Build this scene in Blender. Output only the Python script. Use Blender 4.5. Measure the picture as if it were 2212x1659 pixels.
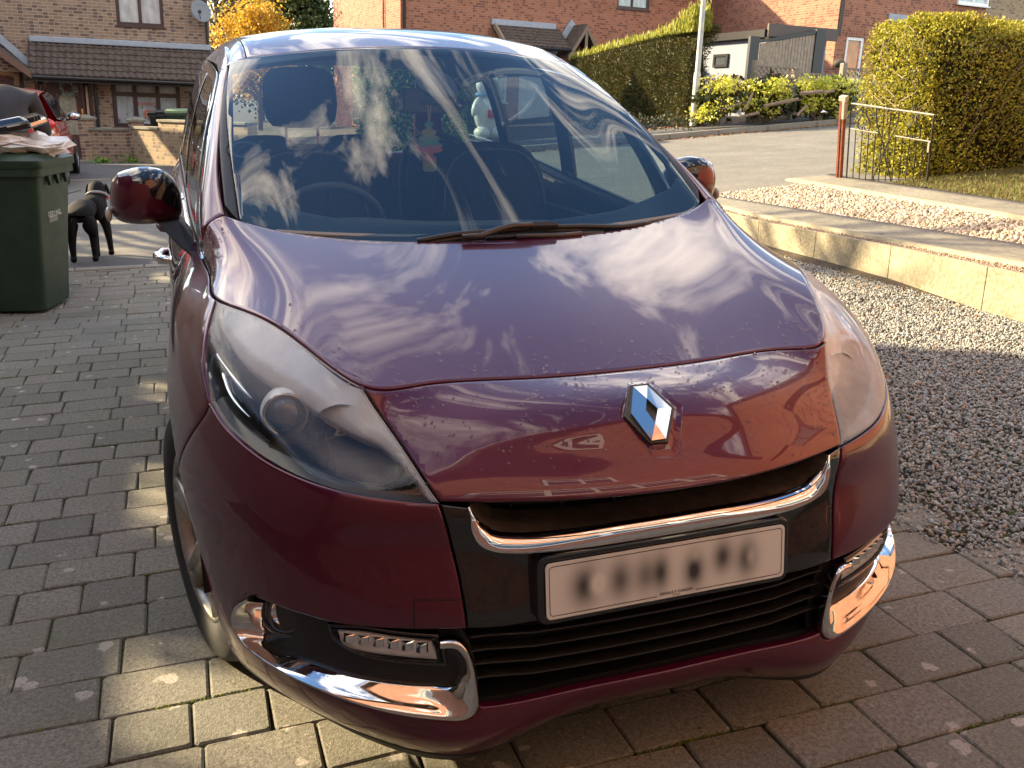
import bpy, math, random
import numpy as np
from mathutils import Vector, Matrix
from mathutils.bvhtree import BVHTree
from mathutils.geometry import delaunay_2d_cdt

SC = bpy.context.scene
for o_ in list(bpy.data.objects): bpy.data.objects.remove(o_)
# ------------------------------------------------------------------ camera
CAM = np.array([-0.83077, -1.40573, 1.36572]); YAW, PIT, ROL, FOC = math.radians(19.5478), math.radians(17.1615), math.radians(0.18980), 1997.956
_cy, _sy = math.cos(YAW), math.sin(YAW)
FW = np.array([_sy*math.cos(PIT), _cy*math.cos(PIT), -math.sin(PIT)])
_r = np.array([_cy, -_sy, 0.0]); _u = np.cross(_r, FW)
RT = _r*math.cos(ROL)+_u*math.sin(ROL); UP = -_r*math.sin(ROL)+_u*math.cos(ROL)
cd = bpy.data.cameras.new('camera'); cam = bpy.data.objects.new('camera', cd); SC.collection.objects.link(cam)
m = Matrix(((RT[0], UP[0], -FW[0], CAM[0]), (RT[1], UP[1], -FW[1], CAM[1]), (RT[2], UP[2], -FW[2], CAM[2]), (0, 0, 0, 1)))
cam.matrix_world = m
cd.sensor_width = 36; cd.lens = 36*FOC/2212; cd.clip_start = 0.02; cd.clip_end = 2000
SC.camera = cam
# ------------------------------------------------------------------ world, sun, exposure
SUN_EL, SUN_AZ = math.radians(24), math.atan2(0.64, -0.77)      # direction towards the sun, in the ground plane
SUND = Vector((math.cos(SUN_EL)*math.cos(SUN_AZ), math.cos(SUN_EL)*math.sin(SUN_AZ), math.sin(SUN_EL)))
W = bpy.data.worlds.new('World'); SC.world = W; W.use_nodes = True
def _world():
    nt = W.node_tree; nt.nodes.clear(); N = nt.nodes.new; L = nt.links.new
    out = N('ShaderNodeOutputWorld'); bg = N('ShaderNodeBackground'); bg.inputs[1].default_value = 0.10
    sky = N('ShaderNodeTexSky'); sky.sky_type = 'NISHITA'; sky.sun_disc = False
    sky.sun_elevation = SUN_EL; sky.sun_rotation = math.atan2(SUND.x, SUND.y); sky.air_density = 1.0; sky.dust_density = 0.6; sky.ozone_density = 1.2
    tc = N('ShaderNodeTexCoord'); sep = N('ShaderNodeSeparateXYZ'); L(tc.outputs['Generated'], sep.inputs[0])
    mx = N('ShaderNodeMath'); mx.operation = 'ADD'; mx.inputs[1].default_value = 0.16; L(sep.outputs[2], mx.inputs[0])
    dx = N('ShaderNodeMath'); dx.operation = 'DIVIDE'; L(sep.outputs[0], dx.inputs[0]); L(mx.outputs[0], dx.inputs[1])
    dy = N('ShaderNodeMath'); dy.operation = 'DIVIDE'; L(sep.outputs[1], dy.inputs[0]); L(mx.outputs[0], dy.inputs[1])
    cb = N('ShaderNodeCombineXYZ'); L(dx.outputs[0], cb.inputs[0]); L(dy.outputs[0], cb.inputs[1])
    mp = N('ShaderNodeMapping'); mp.inputs['Rotation'].default_value = (0, 0, 0.5); mp.inputs['Scale'].default_value = (2.2, 0.8, 1); L(cb.outputs[0], mp.inputs[0])
    no = N('ShaderNodeTexNoise'); no.inputs['Scale'].default_value = 1.5; no.inputs['Detail'].default_value = 9; no.inputs['Roughness'].default_value = 0.6; no.inputs['Distortion'].default_value = 0.9
    L(mp.outputs[0], no.inputs[0])
    cr = N('ShaderNodeValToRGB'); cr.color_ramp.elements[0].position = 0.485; cr.color_ramp.elements[1].position = 0.67; L(no.outputs[0], cr.inputs[0])
    fd = N('ShaderNodeMapRange'); fd.inputs[1].default_value = 0.0; fd.inputs[2].default_value = 0.12; L(sep.outputs[2], fd.inputs[0])
    mu = N('ShaderNodeMath'); mu.operation = 'MULTIPLY'; L(cr.outputs[0], mu.inputs[0]); L(fd.outputs[0], mu.inputs[1])
    mix = N('ShaderNodeMixRGB'); L(mu.outputs[0], mix.inputs[0]); L(sky.outputs[0], mix.inputs[1]); mix.inputs[2].default_value = (18.5, 16.6, 14.0, 1)
    hs = N('ShaderNodeHueSaturation'); hs.inputs['Saturation'].default_value = 1.2; L(mix.outputs[0], hs.inputs['Color']); L(hs.outputs[0], bg.inputs[0]); L(bg.outputs[0], out.inputs[0])
_world()
sl = bpy.data.lights.new('sun', 'SUN'); sl.energy = 5.0; sl.angle = math.radians(0.55); sl.color = (1.0, 0.80, 0.50)
so = bpy.data.objects.new('sun', sl); SC.collection.objects.link(so); so.rotation_euler = SUND.to_track_quat('Z', 'Y').to_euler()
SC.view_settings.view_transform = 'Standard'; SC.view_settings.look = 'None'; SC.view_settings.exposure = 1.78; SC.view_settings.gamma = 1
SC.cycles.max_bounces = 10; SC.cycles.transparent_max_bounces = 12; SC.cycles.sample_clamp_indirect = 6; SC.cycles.use_denoising = True

# ------------------------------------------------------------------ helpers
rng = np.random.default_rng(7); random.seed(5)
def tag(o, label=None, cat=None, group=None, kind=None):
    if label: o['label'] = label
    if cat: o['category'] = cat
    if group: o['group'] = group
    if kind: o['kind'] = kind
    return o
def empty(name, loc=(0, 0, 0), label=None, cat=None, group=None, rot=(0, 0, 0), parent=None):
    o = bpy.data.objects.new(name, None); SC.collection.objects.link(o); o.location = loc; o.rotation_euler = rot
    o.empty_display_size = 0.1
    if parent: o.parent = parent
    return tag(o, label, cat, group)
def meshobj(name, V, F, mat, parent=None, smooth=False, loc=None, rot=None, matidx=None):
    """V (n,3); F list of faces or an int array (m,k)"""
    me = bpy.data.meshes.new(name); V = np.asarray(V, np.float32)
    if isinstance(F, np.ndarray):
        k = F.shape[1]; n = len(F); me.vertices.add(len(V)); me.vertices.foreach_set('co', V.ravel())
        me.loops.add(n*k); me.loops.foreach_set('vertex_index', F.ravel().astype(np.int32))
        me.polygons.add(n); me.polygons.foreach_set('loop_start', np.arange(0, n*k, k, dtype=np.int32))
        me.update(calc_edges=True)
    else:
        me.from_pydata([tuple(map(float, v)) for v in V], [], [tuple(int(i) for i in f) for f in F]); me.update()
    for mm in (mat if isinstance(mat, (list, tuple)) else [mat]): me.materials.append(mm)
    if smooth: me.polygons.foreach_set('use_smooth', [True]*len(me.polygons))
    if matidx is not None: me.polygons.foreach_set('material_index', np.asarray(matidx, np.int32))
    me.validate(); me.update()
    o = bpy.data.objects.new(name, me); SC.collection.objects.link(o)
    if loc is not None: o.location = loc
    if rot is not None: o.rotation_euler = rot
    if parent: o.parent = parent
    return o
class MB:
    """collects simple solids into one mesh"""
    def __init__(s): s.v = []; s.f = []; s.m = []; s.mi = 0
    def add(s, V, F):
        b = len(s.v); s.v += [tuple(map(float, p)) for p in V]; s.f += [tuple(b+int(i) for i in f) for f in F]; s.m += [s.mi]*len(F)
        return s
    def box(s, c, d, M=None):
        x, y, z = (k/2 for k in d); P = [(-x, -y, -z), (x, -y, -z), (x, y, -z), (-x, y, -z), (-x, -y, z), (x, -y, z), (x, y, z), (-x, y, z)]
        P = [Vector(p) for p in P]
        if M is not None: P = [M @ p for p in P]
        P = [p+Vector(c) for p in P]
        return s.add(P, [(0, 3, 2, 1), (4, 5, 6, 7), (0, 1, 5, 4), (1, 2, 6, 5), (2, 3, 7, 6), (3, 0, 4, 7)])
    def bb(s, a, b):
        a = np.array(a, float); b = np.array(b, float); return s.box((a+b)/2, np.abs(b-a))
    def prism(s, P, d):
        """extrude the planar loop P by the vector d"""
        P = [Vector(p) for p in P]; d = Vector(d); n = len(P)
        return s.add(P+[p+d for p in P], [tuple(range(n))[::-1], tuple(range(n, 2*n))]+[(i, (i+1) % n, n+(i+1) % n, n+i) for i in range(n)])
    def tube(s, path, r, n=8, cap=True):
        P = [Vector(p) for p in path]; R = list(r) if hasattr(r, '__len__') else [r]*len(P); V = []; a = None
        for i, p in enumerate(P):
            t = (P[min(i+1, len(P)-1)]-P[max(i-1, 0)]).normalized()
            if a is None: a = t.cross(Vector((0.13, 0.21, 1))).normalized() if abs(t.z) < 0.95 else t.cross(Vector((1, 0.1, 0))).normalized()
            a = (a-t*a.dot(t)).normalized(); b = t.cross(a)
            V += [p+(a*math.cos(2*math.pi*k/n)+b*math.sin(2*math.pi*k/n))*R[i] for k in range(n)]
        F = [(i*n+k, i*n+(k+1) % n, (i+1)*n+(k+1) % n, (i+1)*n+k) for i in range(len(P)-1) for k in range(n)]
        if cap: F += [tuple(range(n))[::-1], tuple(range((len(P)-1)*n, len(P)*n))]
        return s.add(V, F)
    def cyl(s, a, b, r, r2=None, n=16): return s.tube([a, b], [r, r if r2 is None else r2], n)
    def lathe(s, prof, c, ax=(0, 0, 1), n=24):
        """prof: list of (radius, height) along the axis"""
        ax = Vector(ax).normalized(); a = ax.orthogonal().normalized(); b = ax.cross(a); c = Vector(c); V = []
        for r, h in prof: V += [c+ax*h+(a*math.cos(2*math.pi*k/n)+b*math.sin(2*math.pi*k/n))*r for k in range(n)]
        return s.add(V, [(i*n+k, i*n+(k+1) % n, (i+1)*n+(k+1) % n, (i+1)*n+k) for i in range(len(prof)-1) for k in range(n)])
    def sell(s, c, r, p=.6, n=28, M=None):
        V = []; h = n//2; f = lambda t: math.copysign(abs(t)**p, t)
        for i in range(h+1):
            th = math.pi*i/h
            for k in range(n):
                a = 2*math.pi*k/n; q = Vector((r[0]*f(math.sin(th))*f(math.cos(a)), r[1]*f(math.sin(th))*f(math.sin(a)), r[2]*f(math.cos(th)))); V.append((M @ q if M is not None else q)+Vector(c))
        return s.add(V, [(i*n+k, (i+1)*n+k, (i+1)*n+(k+1) % n, i*n+(k+1) % n) for i in range(h) for k in range(n)])
    def ell(s, c, r, n=16, M=None):
        c = Vector(c); V = []; h = n//2
        for i in range(h+1):
            th = math.pi*i/h
            for k in range(n):
                p = Vector((r[0]*math.sin(th)*math.cos(2*math.pi*k/n), r[1]*math.sin(th)*math.sin(2*math.pi*k/n), r[2]*math.cos(th)))
                V.append((M @ p if M is not None else p)+c)
        return s.add(V, [(i*n+k, (i+1)*n+k, (i+1)*n+(k+1) % n, i*n+(k+1) % n) for i in range(h) for k in range(n)])
    def obj(s, name, mat, parent=None, smooth=False, bev=0, loc=None, rot=None, auto=None, sub=0):
        o = meshobj(name, s.v, s.f, mat, parent, smooth, loc, rot, s.m if isinstance(mat, (list, tuple)) else None)
        if bev:
            b = o.modifiers.new('bevel', 'BEVEL'); b.width = bev; b.segments = 2; b.limit_method = 'ANGLE'; b.angle_limit = 0.6
        if sub:
            b = o.modifiers.new('sub', 'SUBSURF'); b.levels = sub; b.render_levels = sub
        if auto: o.data.set_sharp_from_angle(angle=auto)
        return o
def RZ(a): return Matrix.Rotation(a, 3, 'Z')
def RX(a): return Matrix.Rotation(a, 3, 'X')
def RY(a): return Matrix.Rotation(a, 3, 'Y')
# ------------------------------------------------------------------ materials
class Mt:
    def __init__(s, name):
        s.m = bpy.data.materials.new(name); s.m.use_nodes = True; s.nt = s.m.node_tree; s.nt.nodes.clear()
        s.out = s.N('ShaderNodeOutputMaterial')
    def N(s, t, **k):
        n = s.nt.nodes.new(t)
        for a, v in k.items(): setattr(n, a, v)
        return n
    def L(s, a, b): s.nt.links.new(a, b)
    def P(s, **k):
        p = s.N('ShaderNodeBsdfPrincipled'); s.L(p.outputs[0], s.out.inputs[0]); s.p = p
        for a, v in k.items():
            a = a.replace('_', ' '); p.inputs[a].default_value = (tuple(v)+(1,))[:4] if isinstance(v, tuple) else v
        return p
    def co(s, kind='Object', scale=(1, 1, 1), rot=(0, 0, 0)):
        tc = s.N('ShaderNodeTexCoord'); mp = s.N('ShaderNodeMapping'); mp.inputs['Scale'].default_value = scale; mp.inputs['Rotation'].default_value = rot
        s.L(tc.outputs[kind], mp.inputs[0]); return mp.outputs[0]
    def noise(s, vec, scale, detail=4, rough=.55, dist=0):
        n = s.N('ShaderNodeTexNoise'); n.inputs['Scale'].default_value = scale; n.inputs['Detail'].default_value = detail
        n.inputs['Roughness'].default_value = rough; n.inputs['Distortion'].default_value = dist; s.L(vec, n.inputs[0]); return n.outputs[0]
    def ramp(s, fac, stops):
        r = s.N('ShaderNodeValToRGB'); e = r.color_ramp.elements
        while len(e) < len(stops): e.new(0.5)
        for i, (p, c) in enumerate(stops):
            e[i].position = p; e[i].color = (tuple(c)+(1,))[:4] if isinstance(c, tuple) else (c, c, c, 1)
        s.L(fac, r.inputs[0]); return r.outputs[0]
    def mix(s, f, a, b, mode='MIX'):
        n = s.N('ShaderNodeMixRGB', blend_type=mode)
        for i, v in ((0, f), (1, a), (2, b)):
            if hasattr(v, 'is_output'): s.L(v, n.inputs[i])
            else: n.inputs[i].default_value = v if i == 0 else ((tuple(v)+(1,))[:4])
        return n.outputs[0]
    def math(s, op, a, b=0.0):
        n = s.N('ShaderNodeMath', operation=op)
        for i, v in ((0, a), (1, b)):
            if hasattr(v, 'is_output'): s.L(v, n.inputs[i])
            else: n.inputs[i].default_value = v
        return n.outputs[0]
    def bump(s, h, st=.3, d=.01):
        b = s.N('ShaderNodeBump'); b.inputs['Strength'].default_value = st; b.inputs['Distance'].default_value = d; s.L(h, b.inputs['Height'])
        s.L(b.outputs[0], s.p.inputs['Normal']); return b
def simple(name, col, rough=.5, metal=0., var=0., scale=20, bump=0., coat=0., **k):
    M = Mt(name); p = M.P(Base_Color=col, Roughness=rough, Metallic=metal, Coat_Weight=coat, **k)
    if var or bump:
        n = M.noise(M.co(), scale, 5)
        if var:
            M.L(M.ramp(n, [(.25, tuple(c*(1-var) for c in col)), (.75, tuple(min(1, c*(1+var)) for c in col))]), p.inputs['Base Color'])
        if bump: M.bump(n, bump, .004)
    return M.m
# ------------------------------------------------------------------ spline surfaces
def spline_weights(t, u):
    """rows of weights W(u) so that W @ P is the natural cubic spline through P at knots t"""
    n = len(t); A = np.zeros((n, n)); B = np.zeros((n, n)); h = np.diff(t); A[0, 0] = A[-1, -1] = 1
    for i in range(1, n-1):
        A[i, i-1] = h[i-1]; A[i, i] = 2*(h[i-1]+h[i]); A[i, i+1] = h[i]
        B[i, i-1] = 6/h[i-1]; B[i, i] = -6/h[i-1]-6/h[i]; B[i, i+1] = 6/h[i]
    M = np.linalg.solve(A, B); u = np.atleast_1d(u).astype(float); i = np.clip(np.searchsorted(t, u)-1, 0, n-2)
    hh = h[i]; a = (t[i+1]-u)/hh; b = (u-t[i])/hh; W = np.zeros((len(u), n)); k = np.arange(len(u))
    W[k, i] += a; W[k, i+1] += b
    return W+((a**3-a)*hh*hh/6)[:, None]*M[i]+((b**3-b)*hh*hh/6)[:, None]*M[i+1]
class Surf:
    """interpolating tensor spline; G is rows x columns of 3D points, half a car from x=0 outwards, mirrored if sym"""
    def __init__(s, G, sym=True, dens=(90, 150), half=False):
        G = np.array(G, float)
        if sym: G = np.concatenate([(G*[-1, 1, 1])[:, :0:-1], G], 1)
        s.G = G; R, C = G.shape[:2]
        du = np.linalg.norm(np.diff(G, axis=1), axis=2).mean(0)**.75; s.tu = np.concatenate([[0], np.cumsum(du)])
        if sym: s.tu -= s.tu[C//2]
        dv = np.linalg.norm(np.diff(G, axis=0), axis=2).mean(1)**.75; s.tv = np.concatenate([[0], np.cumsum(dv)])
        s.sym = sym; U = np.linspace(s.tu[0], s.tu[-1], dens[1]); V = np.linspace(0, s.tv[-1], dens[0])
        Q = s.grid(U, V); s.U, s.V, s.Q = U, V, Q; nu = len(U); idx = np.arange(len(V)*nu).reshape(len(V), nu)
        a, b, c, d = idx[:-1, :-1].ravel(), idx[:-1, 1:].ravel(), idx[1:, 1:].ravel(), idx[1:, :-1].ravel()
        s.T = np.concatenate([np.stack([a, b, c], 1), np.stack([a, c, d], 1)]); s.P = Q.reshape(-1, 3)
        s.UV = np.stack(np.meshgrid(U, V), -1).reshape(-1, 2)
        s.bvh = BVHTree.FromPolygons([tuple(p) for p in s.P], [tuple(map(int, t)) for t in s.T])
    def grid(s, U, V): return np.einsum('vr,rcx,uc->vux', spline_weights(s.tv, V), s.G, spline_weights(s.tu, U))
    def at(s, uv):
        uv = np.atleast_2d(uv); return np.einsum('nr,rcx,nc->nx', spline_weights(s.tv, uv[:, 1]), s.G, spline_weights(s.tu, uv[:, 0]))
    def jac(s, uv):
        e = 1e-4; uv = np.atleast_2d(uv)
        a = (s.at(uv+[e, 0])-s.at(uv-[e, 0]))/(2*e); b = (s.at(uv+[0, e])-s.at(uv-[0, e]))/(2*e)
        n = np.cross(a, b); n /= np.linalg.norm(n, axis=1)[:, None]+1e-12; return a, b, n     # outward normal
    def _bary(s, loc, fi):
        t = s.T[fi]; A, B, C = s.P[t]; v0, v1, v2 = B-A, C-A, np.array(loc)-A
        d00, d01, d11, d20, d21 = v0@v0, v0@v1, v1@v1, v2@v0, v2@v1; dn = d00*d11-d01*d01
        v = (d11*d20-d01*d21)/dn; w = (d00*d21-d01*d20)/dn; return s.UV[t[0]]*(1-v-w)+s.UV[t[1]]*v+s.UV[t[2]]*w
    def ray(s, px, py, off=0):
        d = FW+RT*(px-1106)/FOC-UP*(py-829.5)/FOC; d = Vector(d).normalized()
        l, n, i, _ = s.bvh.ray_cast(Vector(CAM), d)
        if l is None:                       # grazes past: closest approach to the silhouette
            best = None
            for k in range(400):
                q = Vector(CAM)+d*(0.5+k*0.012); r = s.bvh.find_nearest(q)
                if best is None or r[3] < best[3]: best = r
            l, n, i = best[0], best[1], best[2]
        return s._bary(l, i)
    def near(s, p): l, n, i, _ = s.bvh.find_nearest(Vector(p)); return s._bary(l, i)
    def side(s, y, z, sx=-1):
        l, n, i, _ = s.bvh.ray_cast(Vector((sx*3, y, z)), Vector((-sx, 0, 0)))
        return s._bary(l, i) if l is not None else s.near((sx*.85, y, z))
def cr(pts, n=8):
    """Catmull-Rom through points, endpoints kept"""
    P = np.array(pts, float)
    if len(P) < 3: return np.array([P[0]+(P[-1]-P[0])*k/n for k in range(n+1)])
    t = np.concatenate([[0], np.cumsum(np.linalg.norm(np.diff(P, axis=0), axis=1)**.5)])
    u = np.concatenate([np.linspace(t[i], t[i+1], n, endpoint=False) for i in range(len(P)-1)]+[[t[-1]]])
    out = []
    for x in u:
        i = min(max(np.searchsorted(t, x)-1, 0), len(P)-2); h = t[i+1]-t[i]; w = (x-t[i])/h
        m0 = (P[i+1]-P[i-1])/(t[i+1]-t[i-1]) if i > 0 else (P[1]-P[0])/h
        m1 = (P[i+2]-P[i])/(t[i+2]-t[i]) if i+2 < len(P) else (P[i+1]-P[i])/h
        out.append((2*w**3-3*w*w+1)*P[i]+(w**3-2*w*w+w)*h*m0+(-2*w**3+3*w*w)*P[i+1]+(w**3-w*w)*h*m1)
    return np.array(out)
def chain(*segs):
    """join uv segments into one closed loop, dropping doubled points"""
    L = np.concatenate(segs); keep = [0]
    for i in range(1, len(L)):
        if np.linalg.norm(L[i]-L[keep[-1]]) > 2e-3: keep.append(i)
    L = L[keep]
    return L[:-1] if np.linalg.norm(L[0]-L[-1]) < 2e-3 else L
def mir(uv): return np.array(uv)*[-1, 1]
def resample(loop, step):
    L = np.vstack([loop, loop[:1]]); out = []
    for a, b in zip(L[:-1], L[1:]):
        n = max(1, int(np.ceil(np.linalg.norm(b-a)/step))); out += [a+(b-a)*k/n for k in range(n)]
    return np.array(out)
def inside(P, L):
    x, y = P[:, 0], P[:, 1]; c = np.zeros(len(P), bool); n = len(L)
    for i in range(n):
        x1, y1 = L[i]; x2, y2 = L[(i+1) % n]; k = (y1 > y) != (y2 > y)
        with np.errstate(all='ignore'): c[k] ^= x[k] < (x2-x1)*(y[k]-y1)/(y2-y1)+x1
    return c
def panel(name, S, loop, mat, parent, step=.014, gap=.0022, depth=.014, off=0., flip=False, disp=None, edge=.0012, holes=(), round_=.003):
    """a sheet of the surface S bounded by a uv loop, with rolled edges; disp(p3, uv) -> offset along the normal"""
    sc = np.linalg.norm(S.jac(loop)[0], axis=1).mean(); us = step/sc
    sv = np.linalg.norm(S.jac(loop)[1], axis=1).mean(); vs = step/sv
    loop = resample(np.array(loop), min(us, vs)); area = .5*np.sum(loop[:, 0]*np.roll(loop[:, 1], -1)-np.roll(loop[:, 0], -1)*loop[:, 1])
    if area < 0: loop = loop[::-1]
    def inset(L, d):
        a, b, n = S.jac(L); T = np.roll(L, -1, 0)-np.roll(L, 1, 0); t3 = a*T[:, :1]+b*T[:, 1:]; t3 /= np.linalg.norm(t3, axis=1)[:, None]+1e-9
        w = np.cross(n, t3); aa, ab, bb = (a*a).sum(1), (a*b).sum(1), (b*b).sum(1); wa, wb = (w*a).sum(1), (w*b).sum(1); D = aa*bb-ab*ab+1e-12
        return L+np.stack([(wa*bb-wb*ab)/D, (wb*aa-wa*ab)/D], 1)*d
    L1 = inset(loop, gap+round_); lo, hi = L1.min(0), L1.max(0)
    gx, gy = np.meshgrid(np.arange(lo[0]+us/2, hi[0], us), np.arange(lo[1]+vs/2, hi[1], vs)); g = np.stack([gx.ravel(), gy.ravel()], 1)
    g = g[inside(g, L1)]; HL = [resample(np.array(h_), min(us, vs)) for h_ in holes]
    for h_ in HL: g = g[~inside(g, h_)]
    B_ = np.vstack([L1]+HL)
    if len(g):                              # keep the grid off the border
        d2 = np.min([((g-p)**2).sum(1) for p in B_], axis=0); g = g[d2 > (min(us, vs)*.45)**2]
    vin = [Vector(p) for p in np.vstack([B_, g])]; n1 = len(L1); ed = []; k0 = 0
    for h_ in [L1]+HL: ed += [(k0+i, k0+(i+1) % len(h_)) for i in range(len(h_))]; k0 += len(h_)
    res = delaunay_2d_cdt(vin, ed, [], 0, 1e-7)
    P2 = np.array([tuple(v) for v in res[0]]); T = np.array([t for t in res[2] if len(t) == 3]); cen = P2[T].mean(1); ok = inside(cen, L1)
    for h_ in HL: ok &= ~inside(cen, h_)
    T = T[ok]
    a, b, n = S.jac(P2); P3 = S.at(P2); h = np.full(len(P2), off, float)
    if disp is not None: h = h+disp(P3, P2)
    V = P3+n*h[:, None]; base = len(V)
    # rims
    e0 = S.at(L1); _, _, n0 = S.jac(L1); h0 = np.full(n1, off, float)
    if disp is not None: h0 = h0+disp(e0, L1)
    L2 = inset(loop, gap+round_*.3); L3 = inset(loop, gap)
    rings = [e0+n0*h0[:, None]]
    for Lk, dd in ((L2, round_*.3), (L3, round_), (L3, depth)):
        rings.append(S.at(Lk)+S.jac(Lk)[2]*(h0-dd)[:, None])
    F = [tuple(t) for t in T]
    V = np.vstack([V]+rings)
    for k in range(3):
        A = base+k*n1; B = base+(k+1)*n1
        F += [(A+i, B+i, B+(i+1) % n1, A+(i+1) % n1) for i in range(n1)]
    o = meshobj(name, V, F, mat, parent, smooth=True)
    if flip: o.data.flip_normals()
    bm_merge(o, 1e-5)
    return o
def bm_merge(o, d=1e-5):
    import bmesh
    b = bmesh.new(); b.from_mesh(o.data); bmesh.ops.remove_doubles(b, verts=b.verts, dist=d); b.to_mesh(o.data); b.free()
    o.data.polygons.foreach_set('use_smooth', [True]*len(o.data.polygons)); o.data.set_sharp_from_angle(angle=math.radians(50))
def surf_patch(name, S, u0, u1, v0, v1, nu, nv, mat, parent, off=0., flip=False):
    Q = S.grid(np.linspace(u0, u1, nu), np.linspace(v0, v1, nv)).reshape(-1, 3)
    if off:
        uv = np.stack(np.meshgrid(np.linspace(u0, u1, nu), np.linspace(v0, v1, nv)), -1).reshape(-1, 2); Q = Q+S.jac(uv)[2]*off
    i = np.arange(nu*nv).reshape(nv, nu); F = np.stack([i[:-1, :-1].ravel(), i[:-1, 1:].ravel(), i[1:, 1:].ravel(), i[1:, :-1].ravel()], 1)
    if flip: F = F[:, ::-1].copy()
    return meshobj(name, Q, F, mat, parent, smooth=True)

# ------------------------------------------------------------------ car materials
def m_paint():
    M = Mt('maroon_paint'); p = M.P(Base_Color=(.085, .006, .016), Metallic=.4, Roughness=.34, Coat_Weight=1.0, Coat_Roughness=.015, Coat_IOR=1.52)
    c = M.co(); fl = M.noise(c, 900, 2); M.L(M.ramp(fl, [(.35, (.070, .003, .018)), (.7, (.125, .006, .032))]), p.inputs['Base Color'])
    dirt = M.noise(c, 3.5, 6, .65); M.L(M.ramp(dirt, [(.45, .012), (.8, .05)]), p.inputs['Coat Roughness'])
    return M.m
PAINT = m_paint()
BLACKG = simple('gloss_black', (.008, .008, .009), .12, coat=1.0)
BLACKP = simple('black_plastic', (.018, .018, .019), .45, bump=.15, scale=400)
DARK = simple('dark_void', (.004, .004, .004), .8)
RUBBER = simple('rubber', (.018, .017, .017), .7, var=.3, scale=60)
def m_chrome():
    M = Mt('chrome'); p = M.P(Base_Color=(.72, .71, .70), Metallic=1.0, Roughness=.06)
    n = M.noise(M.co(), 22, 7, .7); M.L(M.ramp(n, [(.45, .03), (.75, .22)]), p.inputs['Roughness'])
    M.L(M.ramp(n, [(.5, (.78, .77, .76)), (.85, (.5, .48, .45))]), p.inputs['Base Color']); return M.m
CHROME = m_chrome()
def schlick(M, ior, normal=None):
    """two-sided Fresnel factor"""
    g = M.N('ShaderNodeNewGeometry'); d = M.N('ShaderNodeVectorMath', operation='DOT_PRODUCT'); M.L(g.outputs['Normal'], d.inputs[0]); M.L(g.outputs['Incoming'], d.inputs[1])
    f0 = ((ior-1)/(ior+1))**2; c = M.math('ABSOLUTE', d.outputs['Value']); q = M.math('POWER', M.math('SUBTRACT', 1.0, c), 5.0)
    return M.math('ADD', M.math('MULTIPLY', q, 1-f0), f0)
def m_glass(name, tint, f0=.05, rough=0.0):
    M = Mt(name); tr = M.N('ShaderNodeBsdfTransparent'); tr.inputs[0].default_value = tint+(1,)
    gl = M.N('ShaderNodeBsdfGlossy'); gl.inputs['Roughness'].default_value = rough; gl.inputs[0].default_value = (1, 1, 1, 1)
    mx = M.N('ShaderNodeMixShader')
    M.L(schlick(M, f0), mx.inputs[0]); M.L(tr.outputs[0], mx.inputs[1]); M.L(gl.outputs[0], mx.inputs[2]); M.L(mx.outputs[0], M.out.inputs[0]); return M.m
GLASS = m_glass('windscreen_glass', (.58, .68, .67), 2.0)
SIDEG = m_glass('side_glass', (.42, .50, .50), 1.7)
def m_lens(name, z0, z1, mx_):
    M = Mt(name); tr = M.N('ShaderNodeBsdfTransparent'); tr.inputs[0].default_value = (.93, .94, .93, 1)
    gl = M.N('ShaderNodeBsdfGlossy'); gl.inputs['Roughness'].default_value = .03
    mx = M.N('ShaderNodeMixShader')
    M.L(schlick(M, 1.55), mx.inputs[0]); M.L(tr.outputs[0], mx.inputs[1]); M.L(gl.outputs[0], mx.inputs[2])
    df = M.N('ShaderNodeBsdfDiffuse'); df.inputs[0].default_value = (.85, .85, .82, 1); tl = M.N('ShaderNodeBsdfTranslucent'); tl.inputs[0].default_value = (.7, .66, .52, 1)
    ad = M.N('ShaderNodeMixShader'); ad.inputs[0].default_value = .35; M.L(df.outputs[0], ad.inputs[1]); M.L(tl.outputs[0], ad.inputs[2])
    # weathering haze on the upward facing part of the lens
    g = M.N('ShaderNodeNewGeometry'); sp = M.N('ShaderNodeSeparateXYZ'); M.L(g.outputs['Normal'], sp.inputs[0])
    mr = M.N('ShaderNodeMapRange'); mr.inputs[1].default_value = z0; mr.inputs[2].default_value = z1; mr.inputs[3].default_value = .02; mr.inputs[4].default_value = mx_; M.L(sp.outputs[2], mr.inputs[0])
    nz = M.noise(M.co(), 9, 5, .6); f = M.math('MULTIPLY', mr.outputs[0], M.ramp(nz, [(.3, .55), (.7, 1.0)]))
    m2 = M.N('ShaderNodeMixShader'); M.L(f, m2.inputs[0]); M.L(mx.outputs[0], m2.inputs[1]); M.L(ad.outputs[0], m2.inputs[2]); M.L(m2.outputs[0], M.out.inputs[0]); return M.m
LENS = m_lens('headlight_plastic', .70, .90, .68); LENSR = m_lens('hazed_headlight_plastic', .25, .62, .74)

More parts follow.
